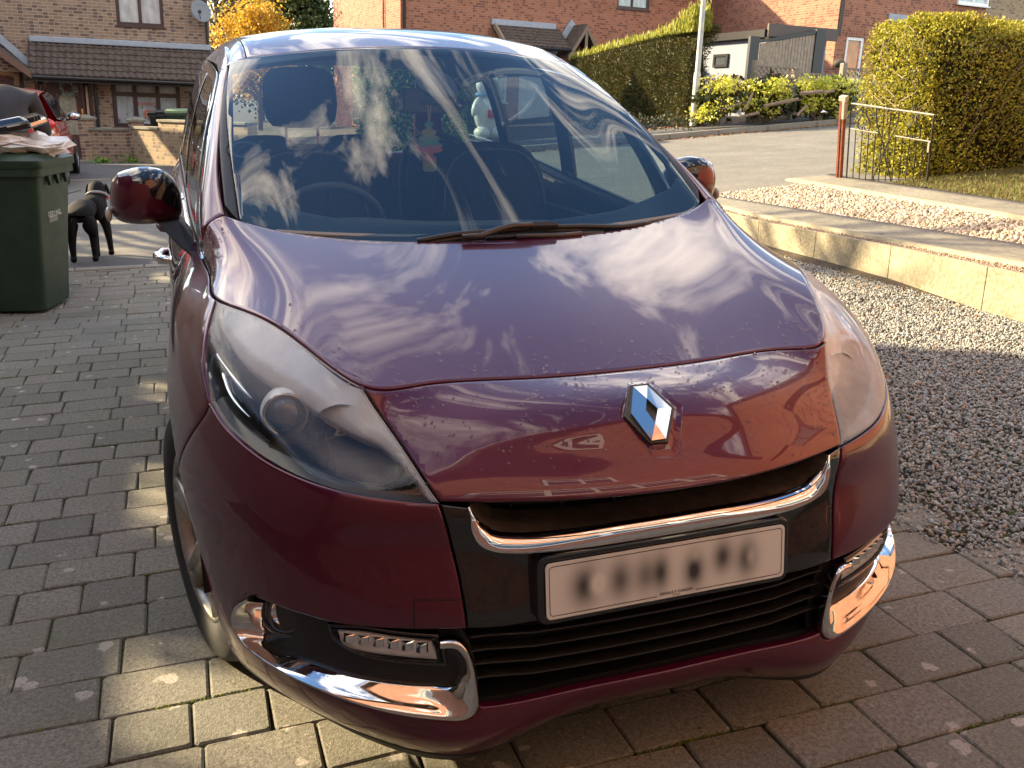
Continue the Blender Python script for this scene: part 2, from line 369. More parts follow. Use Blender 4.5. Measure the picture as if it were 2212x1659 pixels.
# ------------------------------------------------------------------ car body surfaces (x to the picture's right, y backwards, z up; metres)
R0 = [(0, .085, .160), (.2, .078, .158), (.41, .050, .140), (.55, .125, .150), (.66, .235, .165), (.765, .36, .190), (.825, .49, .21), (.84, .86, .19), (.855, 1.3, .18), (.86, 1.75, .18), (.86, 3.0, .18), (.82, 4.2, .25)]
R1 = [(0, .022, .212), (.2, .020, .210), (.41, .018, .195), (.56, .090, .200), (.69, .205, .215), (.79, .35, .235), (.838, .505, .26), (.865, .88, .26), (.872, 1.3, .25), (.875, 1.75, .25), (.875, 3.0, .26), (.84, 4.2, .32)]
R2 = [(0, .006, .267), (.2, .010, .267), (.40, .026, .264), (.56, .078, .272), (.70, .180, .285), (.802, .335, .30), (.850, .505, .33), (.88, .88, .34), (.880, 1.3, .33), (.882, 1.75, .33), (.882, 3.0, .35), (.85, 4.2, .40)]
R3 = [(0, .030, .43), (.2, .030, .43), (.405, .034, .431), (.565, .088, .435), (.71, .185, .44), (.81, .345, .45), (.868, .52, .47), (.896, .88, .50), (.888, 1.3, .48), (.885, 1.75, .47), (.886, 3.0, .50), (.86, 4.2, .55)]
R4 = [(0, .034, .57), (.2, .040, .572), (.43, .072, .577), (.575, .124, .58), (.71, .215, .585), (.815, .375, .60), (.878, .56, .62), (.905, .92, .665), (.888, 1.3, .64), (.886, 1.75, .63), (.888, 3.0, .66), (.865, 4.2, .70)]
R5 = [(0, -.018, .670), (.2, .004, .669), (.44, .088, .665), (.57, .146, .676), (.69, .245, .695), (.79, .40, .735), (.848, .60, .785), (.880, .95, .825), (.882, 1.32, .82), (.884, 1.75, .82), (.884, 3.0, .90), (.85, 4.2, .92)]
R5b = [(0, .045, .738), (.2, .065, .7347), (.44, .142, .722), (.566, .200, .722), (.697, .318, .765), (.808, .495, .805), (.838, .70, .845), (.860, 1.01, .880), (.865, 1.365, .875), (.866, 1.75, .875), (.872, 3.0, .965), (.84, 4.2, .99)]
R5c = [(0, .120, .803), (.2, .1395, .7987), (.43, .210, .783), (.555, .262, .786), (.687, .430, .848), (.799, .62, .875), (.815, .81, .900), (.828, 1.08, .922), (.832, 1.42, .920), (.835, 1.75, .92), (.845, 3.0, 1.02), (.81, 4.2, 1.05)]
R6 = [(0, .257, .826), (.2, .266, .827), (.42, .286, .829), (.538, .297, .838), (.665, .533, .911), (.775, .760, .929), (.781, .93, .942), (.786, 1.15, .951), (.793, 1.465, .957), (.80, 1.75, .955), (.812, 3.0, 1.06), (.77, 4.2, 1.10)]
BODY = Surf([R0, R1, R2, R3, R4, R5, R5b, R5c, R6], dens=(100, 260))
B0 = R6[:8]
B1 = [(0, .50, .893), (.2, .508, .894), (.42, .53, .899), (.53, .552, .908), (.632, .690, .947), (.722, .86, .972), (.757, 1.00, .990), (.786, 1.15, 1.005)]
B2 = [(0, .745, .950), (.2, .752, .951), (.42, .785, .960), (.535, .815, .971), (.627, .895, .995), (.690, .985, 1.018), (.730, 1.07, 1.038), (.768, 1.152, 1.050)]
B3 = [(0, .985, .999), (.2, .992, 1.001), (.42, 1.035, 1.012), (.54, 1.070, 1.026), (.62, 1.098, 1.041), (.67, 1.120, 1.054), (.70, 1.138, 1.064), (.725, 1.154, 1.074)]
BON = Surf([B0, B1, B2, B3], dens=(60, 160))
# glasshouse side, columns run backwards along y; rows: belt, mid glass, pillar outer edge, glass edge
GY = [1.15, 1.285, 1.465, 1.71, 1.95, 2.12, 2.5, 3.0, 3.5, 4.0]
G0 = [(.786, .951), (.789, .954), (.793, .957), (.80, .955), (.805, .965), (.806, .975), (.81, 1.01), (.812, 1.06), (.81, 1.09), (.79, 1.11)]
G1 = [(.786, 1.015), (.783, 1.05), (.778, 1.09), (.770, 1.15), (.762, 1.21), (.762, 1.24), (.762, 1.27), (.765, 1.29), (.755, 1.29), (.73, 1.27)]
G2 = [(.768, 1.050), (.762, 1.115), (.742, 1.200), (.708, 1.316), (.673, 1.425), (.668, 1.455), (.672, 1.495), (.674, 1.515), (.664, 1.49), (.62, 1.42)]
G3 = [(.725, 1.074), (.727, 1.136), (.713, 1.222), (.677, 1.337), (.640, 1.450), (.630, 1.510), (.615, 1.570), (.615, 1.592), (.60, 1.565), (.55, 1.48)]
GH = Surf([[(x, y, z) for (x, z), y in zip(g, GY)] for g in (G0, G1, G2, G3)], sym=False, dens=(50, 160))
WB = [(0, .985, .985), (.2, .995, .988), (.42, 1.04, 1.000), (.58, 1.09, 1.022), (.68, 1.13, 1.055), (.718, 1.20, 1.098)]
WT = [(0, 1.851, 1.531), (.2, 1.865, 1.526), (.38, 1.902, 1.513), (.50, 1.940, 1.501), (.59, 1.975, 1.488), (.632, 1.996, 1.474)]
def lerp3(a, b, t, bulge=0): return [(p[0]*(1-t)+q[0]*t+(.022*4*t*(1-t) if i == 5 else .012*4*t*(1-t) if i == 4 else 0), p[1]*(1-t)+q[1]*t-bulge*.45, p[2]*(1-t)+q[2]*t+bulge*.9) for i, (p, q) in enumerate(zip(a, b))]
WS = Surf([WB, lerp3(WB, WT, .33, .012), lerp3(WB, WT, .66, .012), WT], dens=(50, 80))
RF = Surf([WT[:5]+[(.66, 1.99, 1.452)],
           [(0, 2.10, 1.592), (.2, 2.11, 1.588), (.38, 2.125, 1.574), (.50, 2.14, 1.557), (.585, 2.15, 1.535), (.66, 2.16, 1.47)],
           [(0, 2.50, 1.634), (.2, 2.5, 1.630), (.38, 2.5, 1.616), (.50, 2.5, 1.598), (.59, 2.5, 1.572), (.672, 2.5, 1.497)],
           [(0, 3.1, 1.636), (.2, 3.1, 1.632), (.38, 3.1, 1.617), (.50, 3.1, 1.60), (.59, 3.1, 1.577), (.673, 3.1, 1.512)],
           [(0, 3.9, 1.555), (.2, 3.9, 1.552), (.38, 3.88, 1.54), (.50, 3.86, 1.525), (.57, 3.84, 1.50), (.63, 3.8, 1.44)]], dens=(50, 60))
# ------------------------------------------------------------------ the car
CAR = empty('parked_car', (0, 0, 0), 'large maroon people carrier parked nose-on on the block paved drive, wet with droplets', 'car')
def ray_off(S, px, py, off=0.):
    tx, ty = px, py
    for _ in range(4):
        uv = S.ray(tx, ty); p = S.at(uv)[0]
        if off: p = p+S.jac(uv)[2][0]*off
        d = p-CAM; z = d@FW; qx = 1106+FOC*(d@RT)/z; qy = 829.5-FOC*(d@UP)/z
        if abs(qx-px)+abs(qy-py) < .3 or abs(qx-px)+abs(qy-py) > 90: break
        tx += px-qx; ty += py-qy
    return uv
def PX(pts, off=0., n=6, S=BODY): return cr([ray_off(S, *p, off) for p in pts], n)
def N3(pts, n=6, S=BODY): return cr([S.near((-p[0], p[1], p[2])) for p in pts], n)
TU, TV = BODY.tu, BODY.tv; c0 = len(TU)//2
def cu(k): return -TU[c0+k]                       # u of column k on the picture's left half
def vline(v, ua, ub, n=24): return np.stack([np.linspace(ua, ub, n), np.full(n, v)], 1)
hz = lambda X, Y: (338.6+X*.33395, 584.9+.33395*Y)
uvB = np.array([cu(2), TV[5]]); uvD = np.array([cu(3), TV[-1]]); uvT = np.array([cu(5), TV[-1]])
hl_low = cr(np.vstack([[uvB], [BODY.ray(*hz(*p)) for p in [(1500, 1470), (1300, 1440), (1100, 1390), (900, 1320), (700, 1220), (550, 1110), (420, 980), (340, 850)]]]), 6)
hl_out = cr(np.vstack([[hl_low[-1]], [BODY.ray(*hz(*p)) for p in [(305, 700), (303, 550), (330, 370)]], [uvT]]), 6)
hl_up = vline(TV[-1], cu(5), cu(3)); 
hl_in = cr(np.vstack([[uvD], [BODY.near((-x, y, z)) for x, y, z in [(.505, .218, .783), (.474, .149, .729)]], [uvB]]), 6)
zr = lambda X, Y: (461.7+X*.27832, 1262+.27832*Y)
zs = lambda X, Y: (338.6+.3618*X, 1077.4+.3618*Y)
s_ins = cr(np.vstack([[uvB], [BODY.ray(*zs(*p)) for p in [(1740, 200), (1790, 400), (1830, 600)]], [BODY.ray(1009.7, 1359.6)]]), 6)
rec_top = PX([(1009.7, 1359.6)]+[zr(*p) for p in [(1560, 358), (1400, 352), (1100, 330), (850, 290), (700, 245), (440, 155), (290, 95)]])
ring_out = PX([zr(*p) for p in [(290, 95), (200, 150), (165, 220), (170, 300), (230, 400), (330, 500), (450, 590), (600, 680), (900, 820), (1200, 930), (1500, 1005), (1800, 1045), (1950, 1045), (2030, 1000), (2060, 940)]])
ring_up = PX([zr(*p) for p in [(2060, 940), (2055, 850), (2020, 640), (1980, 520), (1920, 440), (1850, 420), (1760, 430)]])
int_low = cr(np.vstack([[ring_out[-1]], [[u, TV[2]] for u in (cu(2)*.93, cu(1), 0)]]), 8)
lip_bot = vline(TV[0], 0, cu(6), 40)
def circ(cy, cz, r, a0, a1, n=18): return np.array([BODY.side(cy-r*math.cos(a), cz+r*math.sin(a)) for a in np.linspace(a0, a1, n)])
AC = (.865, .315, .372); rd = math.radians
arch_f = circ(*AC, rd(-16), rd(47))
seam1 = np.linspace(arch_f[-1], hl_low[-1], 12)
bump_half = np.vstack([s_ins[:-1], rec_top[:-1], ring_out[:-1], int_low])          # from the nose corner to x=0 along the upper outline
low_half = np.vstack([lip_bot, arch_f, seam1, hl_low[::-1]])
half = chain(low_half, bump_half)                                                # closed on x=0
up_full = np.vstack([low_half[1:], bump_half[:-1]])
full = chain(np.vstack([low_half[1:-1], bump_half]), mir(bump_half[::-1])[1:], mir(low_half[::-1]))
panel('bumper', BODY, full, PAINT, CAR, step=.013, depth=.02)
nose = chain(vline(TV[-1], cu(3), -cu(3), 40), mir(hl_in)[1:], vline(TV[5], -cu(2), cu(2), 40)[1:], hl_in[::-1])
BADGE_C = BODY.ray(1402, 893); BADGE_C[0] = 0.
HX = [(430, 372), (712, 348), (1222, 725), (1205, 1390), (1140, 1462), (830, 1490), (765, 1450), (335, 900), (282, 825)]
zb = lambda X, Y: (1292.9+X*.14844, 769.6+.14844*Y)
hole = chain(*[cr([BODY.ray(*zb(*a)), BODY.ray(*zb(*b))], 5) for a, b in zip(HX, HX[1:]+HX[:1])])
panel('nose_panel', BODY, nose, PAINT, CAR, step=.010, gap=.003, holes=[hole], depth=.02)
bl = chain(vline(0, -BON.tu[-1]*.9995, BON.tu[-1]*.9995, 90), np.stack([np.full(8, BON.tu[-1]*.9995), np.linspace(0, BON.tv[-1], 8)], 1)[1:], vline(BON.tv[-1], BON.tu[-1]*.9995, -BON.tu[-1]*.9995, 90)[1:], np.stack([np.full(8, -BON.tu[-1]*.9995), np.linspace(BON.tv[-1], 0, 8)], 1)[1:-1])
panel('bonnet', BON, bl, PAINT, CAR, step=.012, gap=.0034, depth=.02)
# dark structure behind the shut lines
surf_patch('inner_body', BODY, cu(7), -cu(7), TV[2]*.2, TV[2], 80, 10, DARK, CAR, off=-.035)
for sx in (1, -1):
    f = (lambda a: a) if sx == 1 else mir
    u_d1 = BODY.side(1.43, .6)[0]; u_d2 = BODY.side(2.42, .6)[0]; u_d3 = BODY.side(3.28, .6)[0]
    top = TV[-1]; arch_r = circ(*AC, rd(47), rd(196), 30); sill = BODY.side(1.43, .2)[1]
    wing = chain(seam1[::-1][:-1], arch_r[:-1], np.array([[BODY.side(1.25, .2)[0], .02], [u_d1, .02]]), np.array([[u_d1, v] for v in np.linspace(.02, top, 14)]), vline(top, u_d1, cu(5), 14)[1:], hl_out[::-1][:-1])
    panel('front_wing', BODY, f(wing), PAINT, CAR, step=.018)
    for nm, a, b in (('front_door', u_d1, u_d2), ('rear_door', u_d2, u_d3)):
        lp = chain(vline(.12, a, b, 8), np.array([[b, v] for v in np.linspace(.12, top, 12)]), vline(top, b, a, 12), np.array([[a, v] for v in np.linspace(top, .12, 12)]))
        panel(nm, BODY, f(lp), PAINT, CAR, step=.035)
    lp = chain(vline(.12, u_d3, -TU[-1]*.999, 8), np.array([[-TU[-1]*.999, v] for v in np.linspace(.12, top, 10)]), vline(top, -TU[-1]*.999, u_d3, 10), np.array([[u_d3, v] for v in np.linspace(top, .12, 10)]))
    panel('rear_quarter', BODY, f(lp), PAINT, CAR, step=.04)
    # dark inner skin behind the gaps (open at the wheel arch)
    uvs = [surf_patch('inner_skin', BODY, *(sorted((sx*cu(5), sx*cu(2)))), TV[2], TV[-1], 24, 20, DARK, CAR, off=-.13)]
    # glasshouse
    GT, GV = GH.tu, GH.tv; gu = lambda y: float(np.interp(y, GY, GT))
    def gl(lp, nm, mat, step=.02, **k):
        L = np.array(lp, float)
        o = panel(nm, GH, L, mat, CAR, step=step, flip=False, **k)
        if sx == 1:
            for v in o.data.vertices: v.co.x *= -1
            o.data.flip_normals()
        o.data.update(); return o
    e = .001
    pil = [(e, e), (gu(1.33), e), (gu(1.42), GV[1]*.75), (gu(1.5), GV[1]+(GV[2]-GV[1])*.42), (gu(1.72), GV[1]+(GV[2]-GV[1])*.86), (gu(1.95), GV[2]), (gu(2.12), GV[2]+.01), (gu(2.3), GV[2]+.02), (gu(2.3), GV[3]-e), (gu(1.95), GV[3]-e), (gu(1.6), GV[3]-e), (gu(1.3), GV[3]-e), (e, GV[3]-e), (e, GV[1])]
    gl(resample(np.array(pil), .02), 'windscreen_pillar', PAINT, step=.012, gap=.0008, round_=.004)
    fr = [(gu(1.34), e), (gu(3.95), e), (gu(3.95), GV[2]), (gu(2.12), GV[2]+.01), (gu(1.95), GV[2]), (gu(1.72), GV[1]+(GV[2]-GV[1])*.86), (gu(1.5), GV[1]+(GV[2]-GV[1])*.42), (gu(1.42), GV[1]*.75)]
    gw = lambda y, w: (gu(y), GV[0]+(GV[2]-GV[0])*w)
    for nm, pts in (('door_window', [(1.56, .08), (2.38, .08), (2.38, .90), (2.05, .90), (1.83, .83), (1.66, .52)]), ('rear_window', [(2.50, .08), (3.22, .08), (3.22, .9), (2.50, .9)]), ('quarter_window', [(3.34, .12), (3.85, .2), (3.8, .85), (3.34, .9)])):
        gl([gw(*p) for p in pts], nm, SIDEG, step=.03, gap=0., round_=.002)
    def strip(nm, A, B, mat, off=.003, th=.01):
        L = chain(resample(np.array(A+B[::-1]), .03)); return gl(L, nm, mat, step=.03, gap=0., off=off)
    strip('window_trim', [gw(1.34, 0), gw(2.4, 0), gw(3.9, 0)], [gw(1.36, .085), gw(2.4, .085), gw(3.9, .1)], CHROME if False else BLACKP)
    strip('window_frame', [gw(1.37, .07), gw(1.45, .32), gw(1.6, .66), gw(1.8, .93), gw(2.1, .995), gw(3.0, 1.0), gw(3.9, 1.0)], [gw(1.56, .07), gw(1.60, .32), gw(1.70, .56), gw(1.86, .83), gw(2.1, .90), gw(3.0, .90), gw(3.8, .85)], BLACKG, off=.001)
    strip('window_post', [gw(2.37, .07), gw(2.37, .92)], [gw(2.51, .07), gw(2.51, .92)], BLACKG, off=.002)
    strip('window_post', [gw(3.21, .07), gw(3.21, .92)], [gw(3.35, .07), gw(3.35, .92)], BLACKG, off=.002)
    strip('waist_strip', [(gu(1.2), -.0+e), (gu(3.9), e)], [(gu(1.25), .018), (gu(3.9), .018)], CHROME, off=.005)
# ---- windscreen, roof
WU, WV = WS.tu, WS.tv; xe = WU[-1]
gl_w = lambda v: xe*(1-.085*(1-v/WV[-1])-.012)
wl = np.array([(-gl_w(v), v) for v in np.linspace(WV[-1]*.998, .0, 20)]+[(u, 0.) for u in np.linspace(-gl_w(0), gl_w(0), 30)[1:-1]]+[(gl_w(v), v) for v in np.linspace(0., WV[-1]*.998, 20)]+[(u, WV[-1]*.998) for u in np.linspace(gl_w(WV[-1]), -gl_w(WV[-1]), 30)[1:-1]])
panel('windscreen', WS, wl, GLASS, CAR, step=.02, gap=.001, depth=.004, round_=.001, off=.002)
FRIT = simple('frit_black', (.010, .012, .016), .35)
def wstrip(nm, lp, mat, off, **k): return panel(nm, WS, resample(np.array(lp), .03), mat, CAR, step=.025, gap=0., off=off, **k)
wstrip('windscreen_border', [(-xe*.9, .001), (xe*.9, .001), (xe*.9, WV[-1]*.16), (xe*.80, WV[-1]*.135), (xe*.5, WV[-1]*.098), (0, WV[-1]*.082), (-xe*.5, WV[-1]*.098), (-xe*.80, WV[-1]*.135), (-xe*.9, WV[-1]*.16)], FRIT, -.004)
wstrip('windscreen_border', [(-xe*.98, WV[-1]*.93), (-xe*.5, WV[-1]*.965), (0, WV[-1]*.972), (xe*.5, WV[-1]*.965), (xe*.98, WV[-1]*.93), (xe*.98, WV[-1]*.999), (-xe*.98, WV[-1]*.999)], FRIT, -.004)
for sx in (-1, 1):
    lp = [(sx*xe*.999, v) for v in np.linspace(0.001, WV[-1]*.998, 14)]+[(sx*gl_w(v), v) for v in np.linspace(WV[-1]*.998, 0.001, 14)]
    wstrip('windscreen_seal', lp, BLACKP, -.006)
RU, RV = RF.tu, RF.tv
rl = [(RU[-1]*a, RV[-1]*b) for a, b in [(-.999, .001), (.999, .001), (.999, .999), (-.999, .999)]]
u4 = RU[len(RU)//2+4]*.97
panel('roof', RF, resample(np.array([(-u4, .002), (u4, .002), (u4, RV[-1]*.99), (-u4, RV[-1]*.99)]), .03), PAINT, CAR, step=.03, gap=.001)
for sx in (-1, 1):
    a, b = sorted((sx*u4, sx*RU[-1]*.999)); panel('roof_rail', RF, resample(np.array([(a, .002), (b, .002), (b, RV[-1]*.99), (a, RV[-1]*.99)]), .03), PAINT, CAR, step=.02, gap=.002)
surf_patch('roof_lining', RF, -RU[-1]*.97, RU[-1]*.97, RV[-1]*.02, RV[-1]*.98, 20, 20, simple('roof_cloth', (.16, .16, .155), .9), CAR, off=-.03)
def cam3(px, py, y):                            # the point at longitudinal position y that the measured picture point shows
    d = FW+RT*(px-1106)/FOC-UP*(py-829.5)/FOC; t = (y-CAM[1])/d[1]; return CAM+d*t
def band(name, S, A, B, prof, mat, parent, sx=1, n=90, m=None, taper=None):
    """strip between the uv lines A and B; prof: list of (fraction, offset along the normal)"""
    def rs(L, n):
        L = np.array(L); P = S.at(L); d = np.concatenate([[0], np.cumsum(np.linalg.norm(np.diff(P, axis=0), axis=1))]); t = np.linspace(0, d[-1], n)
        return np.stack([np.interp(t, d, L[:, 0]), np.interp(t, d, L[:, 1])], 1)
    A, B = rs(A, n), rs(B, n); V = []; tp = np.ones(n) if taper is None else taper(np.linspace(0, 1, n))
    for f, o in prof:
        uv = A*(1-f)+B*f; V.append(S.at(uv)+S.jac(uv)[2]*(o*tp)[:, None])
    V = np.array(V).reshape(-1, 3); i = np.arange(len(V)).reshape(len(prof), n)
    F = np.stack([i[:-1, :-1].ravel(), i[:-1, 1:].ravel(), i[1:, 1:].ravel(), i[1:, :-1].ravel()], 1)
    if sx < 0: V[:, 0] *= -1; F = F[:, ::-1].copy()
    return meshobj(name, V, F, mat, parent, smooth=True)
def flipx(o):
    for v in o.data.vertices: v.co.x *= -1
    o.data.flip_normals(); return o
def panel2(name, lp, mat, parent, sx, **k):
    return panel(name, BODY, lp if sx > 0 else mir(lp), mat, parent, **k)      # sx>0 is the picture's left half
SILVER = simple('silver_reflector', (.80, .80, .78), .42, metal=.25, var=.15, scale=14)
MIRR = simple('mirror_reflector', (.85, .85, .84), .07, metal=1.0)
LAMPBLACK = simple('lamp_black', (.013, .014, .016), .25)
def m_clear():
    return m_glass('clear_lens', (.95, .95, .95), 1.5, .02)
CLEAR = m_clear()
# ---- badge hollow and emblem
bn = BODY.jac(BODY.ray(1402, 893))[2][0]; b0 = BODY.at(BODY.ray(1402, 893))[0]
def on_plane(X, Y, off):
    px, py = zb(X, Y); d = FW+RT*(px-1106)/FOC-UP*(py-829.5)/FOC; o = b0+bn*off; t = ((o-CAM)@bn)/(d@bn); return CAM+d*t
hp = resample(hole, .02); a3 = BODY.at(hp); cen = a3.mean(0)
inner = [on_plane(X, Y, -.004) for X, Y in [(440, 435), (715, 408), (1105, 765), (1015, 1275), (735, 1300), (350, 895)]]
mbd = MB(); n = len(hp)
ang = lambda p: math.atan2((p-cen)@UP, (p-cen)@RT)
ik = []                                       # sample the inner hexagon by angle
H = inner+[inner[0]]
def hexa(a):
    best = None
    for p, q in zip(H[:-1], H[1:]):
        for k in range(13):
            r = p+(q-p)*k/12; dlt = abs((ang(r)-a+math.pi) % (2*math.pi)-math.pi)
            if best is None or dlt < best[0]: best = (dlt, r)
    return best[1]
ik = [hexa(ang(p)) for p in a3]
mid = [p*.35+q*.65-bn*.002 for p, q in zip(a3, ik)]
rng3 = [list(a3), [p*.93+q*.07-bn*.0006 for p, q in zip(a3, ik)], mid, ik]
V = [p for r in rng3 for p in r]; F = [(r*n+i, r*n+(i+1) % n, (r+1)*n+(i+1) % n, (r+1)*n+i) for r in range(3) for i in range(n)]+[tuple(range(3*n, 4*n))]
area = .5*np.sum(hp[:, 0]*np.roll(hp[:, 1], -1)-np.roll(hp[:, 0], -1)*hp[:, 1])
if area < 0: F = [f[::-1] for f in F]
meshobj('badge_recess', V, F, PAINT, CAR)
emb = empty('badge', tuple(b0)); emb.parent = CAR
def loc(p): return p-b0
base = MB(); P = [loc(on_plane(X, Y, -.004)) for X, Y in [(445, 440), (715, 415), (1098, 768), (1005, 1262), (740, 1285), (360, 892)]]
base.prism([tuple(p) for p in P][::-1], tuple(bn*.006)); base.obj('badge_base', simple('badge_grey', (.07, .065, .05), .35), emb, bev=.0015)
O6 = [(505, 440), (710, 422), (1060, 755), (982, 1195), (775, 1225), (475, 825)]; I4 = [(703, 612), (865, 765), (825, 970), (688, 780)]
ob = [loc(on_plane(X, Y, .002)) for X, Y in O6]; ot = [loc(on_plane(X, Y, .008)) for X, Y in O6]; it = [loc(on_plane(X, Y, .013)) for X, Y in I4]; ib = [loc(on_plane(X+4, Y+8, .001)) for X, Y in I4]
V = ob+ot+it+ib; o_, t_, i_, b_ = 0, 6, 12, 16
F = [(o_+k, t_+k, t_+(k+1) % 6, o_+(k+1) % 6) for k in range(6)]
F += [(t_+0, i_+3, i_+0, t_+1), (t_+5, i_+3, t_+0), (t_+1, i_+0, i_+1, t_+2), (t_+2, i_+1, i_+2, t_+3), (t_+3, i_+2, t_+4), (t_+4, i_+2, i_+3, t_+5)]
F += [(i_+k, b_+k, b_+(k+1) % 4, i_+(k+1) % 4) for k in range(4)]+[(b_, b_+1, b_+2, b_+3)]
bc = meshobj('emblem', V, F, simple('emblem_chrome', (.82, .81, .80), .045, metal=1.0), emb)
import bmesh
def recalc(o):
    b = bmesh.new(); b.from_mesh(o.data); bmesh.ops.recalc_face_normals(b, faces=b.faces); b.to_mesh(o.data); b.free()
recalc(bc)
hm = meshobj('emblem_centre', [p+loc(b0)+bn*.0006 for p in ib], [(0, 1, 2, 3)], simple('emblem_dark', (.05, .045, .03), .3), emb)
# ---- front insert, plate, chrome bar, grille
CH = [(-.385, .060, .640), (-.378, .060, .615), (-.352, .066, .588), (-.30, .053, .5755), (-.2, .042, .5705), (-.1, .035, .5725), (0, .033, .573)]
chp = cr(CH, 8)
ch_uv = np.array([BODY.near(p) for p in chp]); ch_top = BODY.near((-.39, .067, .658)); ch_uv = np.vstack([[ch_top], ch_uv]); ch_uv[-1, 0] = 0
b2i = s_ins[:-1] if False else s_ins
low = np.array([[u, TV[3]+(.0 if abs(u) > .9*abs(cu(2)) else -.012*0)] for u in np.linspace(s_ins[-1][0], 0, 16)])
low[:, 1] = np.interp(np.abs(low[:, 0]), [0, abs(cu(2))*.85, abs(s_ins[-1][0])], [TV[3]-.02, TV[3]-.012, s_ins[-1][1]])
half_i = np.vstack([ch_uv[::-1], np.linspace(ch_top, uvB, 4)[1:], s_ins[1:], low[1:]])
ins = chain(half_i, mir(half_i[::-1])[1:])
panel('front_insert', BODY, ins, BLACKG, CAR, step=.013, gap=.0015, depth=.03, off=-.002)
prof = [(-.013, .0), (-.014, .011), (-.011, .0165), (-.005, .0165), (.008, .008), (.020, -.002), (.020, -.02)]
nb = 120
def chrome_bar():
    L = np.vstack([ch_uv, mir(ch_uv[::-1])[1:]]); P = BODY.at(L); d = np.concatenate([[0], np.cumsum(np.linalg.norm(np.diff(P, axis=0), axis=1))]); t = np.linspace(0, d[-1], nb)
    L = np.stack([np.interp(t, d, L[:, 0]), np.interp(t, d, L[:, 1])], 1); P = BODY.at(L); nn = BODY.jac(L)[2]; T = np.gradient(P, axis=0); T /= np.linalg.norm(T, axis=1)[:, None]
    s_ = np.cross(nn, T); V = []; f = np.clip(np.minimum(t, d[-1]-t)/.075, .16, .86)
    if s_[nb//2][2] < 0: s_ = -s_
    s_[: ] = s_
    for a, b in prof: V.append(P+s_*(a*f)[:, None]+nn*(b*f+.0)[:, None])
    V = np.array(V).reshape(-1, 3); i = np.arange(len(V)).reshape(len(prof), nb); F = np.stack([i[:-1, :-1].ravel(), i[:-1, 1:].ravel(), i[1:, 1:].ravel(), i[1:, :-1].ravel()], 1)
    o = meshobj('chrome_strip', V, F, simple('bar_chrome', (.85, .85, .85), .05, metal=1.0), CAR, smooth=True); recalc(o)
    # dirty plastic shelf behind the bar
    a = P+s_*.018*f[:, None]+nn*.002; k = np.array([.93, 1, 1]); b = a*k+np.array([0, .10, .012])
    V = np.concatenate([a, b]); i = np.arange(nb-1); meshobj('grille_shelf', V, np.stack([i, i+1, nb+i+1, nb+i], 1), SHELF, CAR, smooth=True)
SHELF = simple('dirty_shelf', (.075, .055, .045), .55, var=.6, scale=30, bump=.3)
chrome_bar()
g = MB()
for z in (.590, .606, .622, .638, .654):
    P = [(x, .13+.55*x*x, z-.02*abs(x)) for x in np.linspace(-.36, .36, 19)]
    for a, b in zip(P[:-1], P[1:]): g.prism([(a[0], a[1], a[2]), (a[0], a[1]+.03, a[2]), (a[0], a[1]+.03, a[2]+.003), (a[0], a[1], a[2]+.003)], (b[0]-a[0], b[1]-a[1], b[2]-a[2]))
for x in (-.27, -.17, -.06, .05, .16, .27): g.box((x, .15+.55*x*x, .62), (.006, .02, .09))
g.obj('grille', simple('grille_slat', (.05, .048, .045), .4), CAR)
v = MB(); v.bb((-.60, .26, .22), (.60, .265, .70)); v.bb((-.40, .035, .240), (.40, .25, .243)); v.obj('grille_void', DARK, CAR)
# lower intake slats
g = MB()
for k, z in enumerate((.298, .328, .358, .388, .417)):
    xs = [-.395, -.36, -.27, -.18, -.09, 0, .09, .18, .27, .36, .395]
    P = [(x, .030+.14*x*x, z+(.008 if abs(x) > .3 else 0)) for x in xs]
    for a, b in zip(P[:-1], P[1:]):
        g.prism([(a[0], a[1], a[2]), (a[0], a[1]+.05, a[2]-.014), (a[0], a[1]+.05, a[2]-.012), (a[0], a[1], a[2]+.0035)], (b[0]-a[0], b[1]-a[1], b[2]-a[2]))
g.obj('lower_grille', simple('slat_plastic', (.035, .032, .028), .38, var=.4, scale=30), CAR)
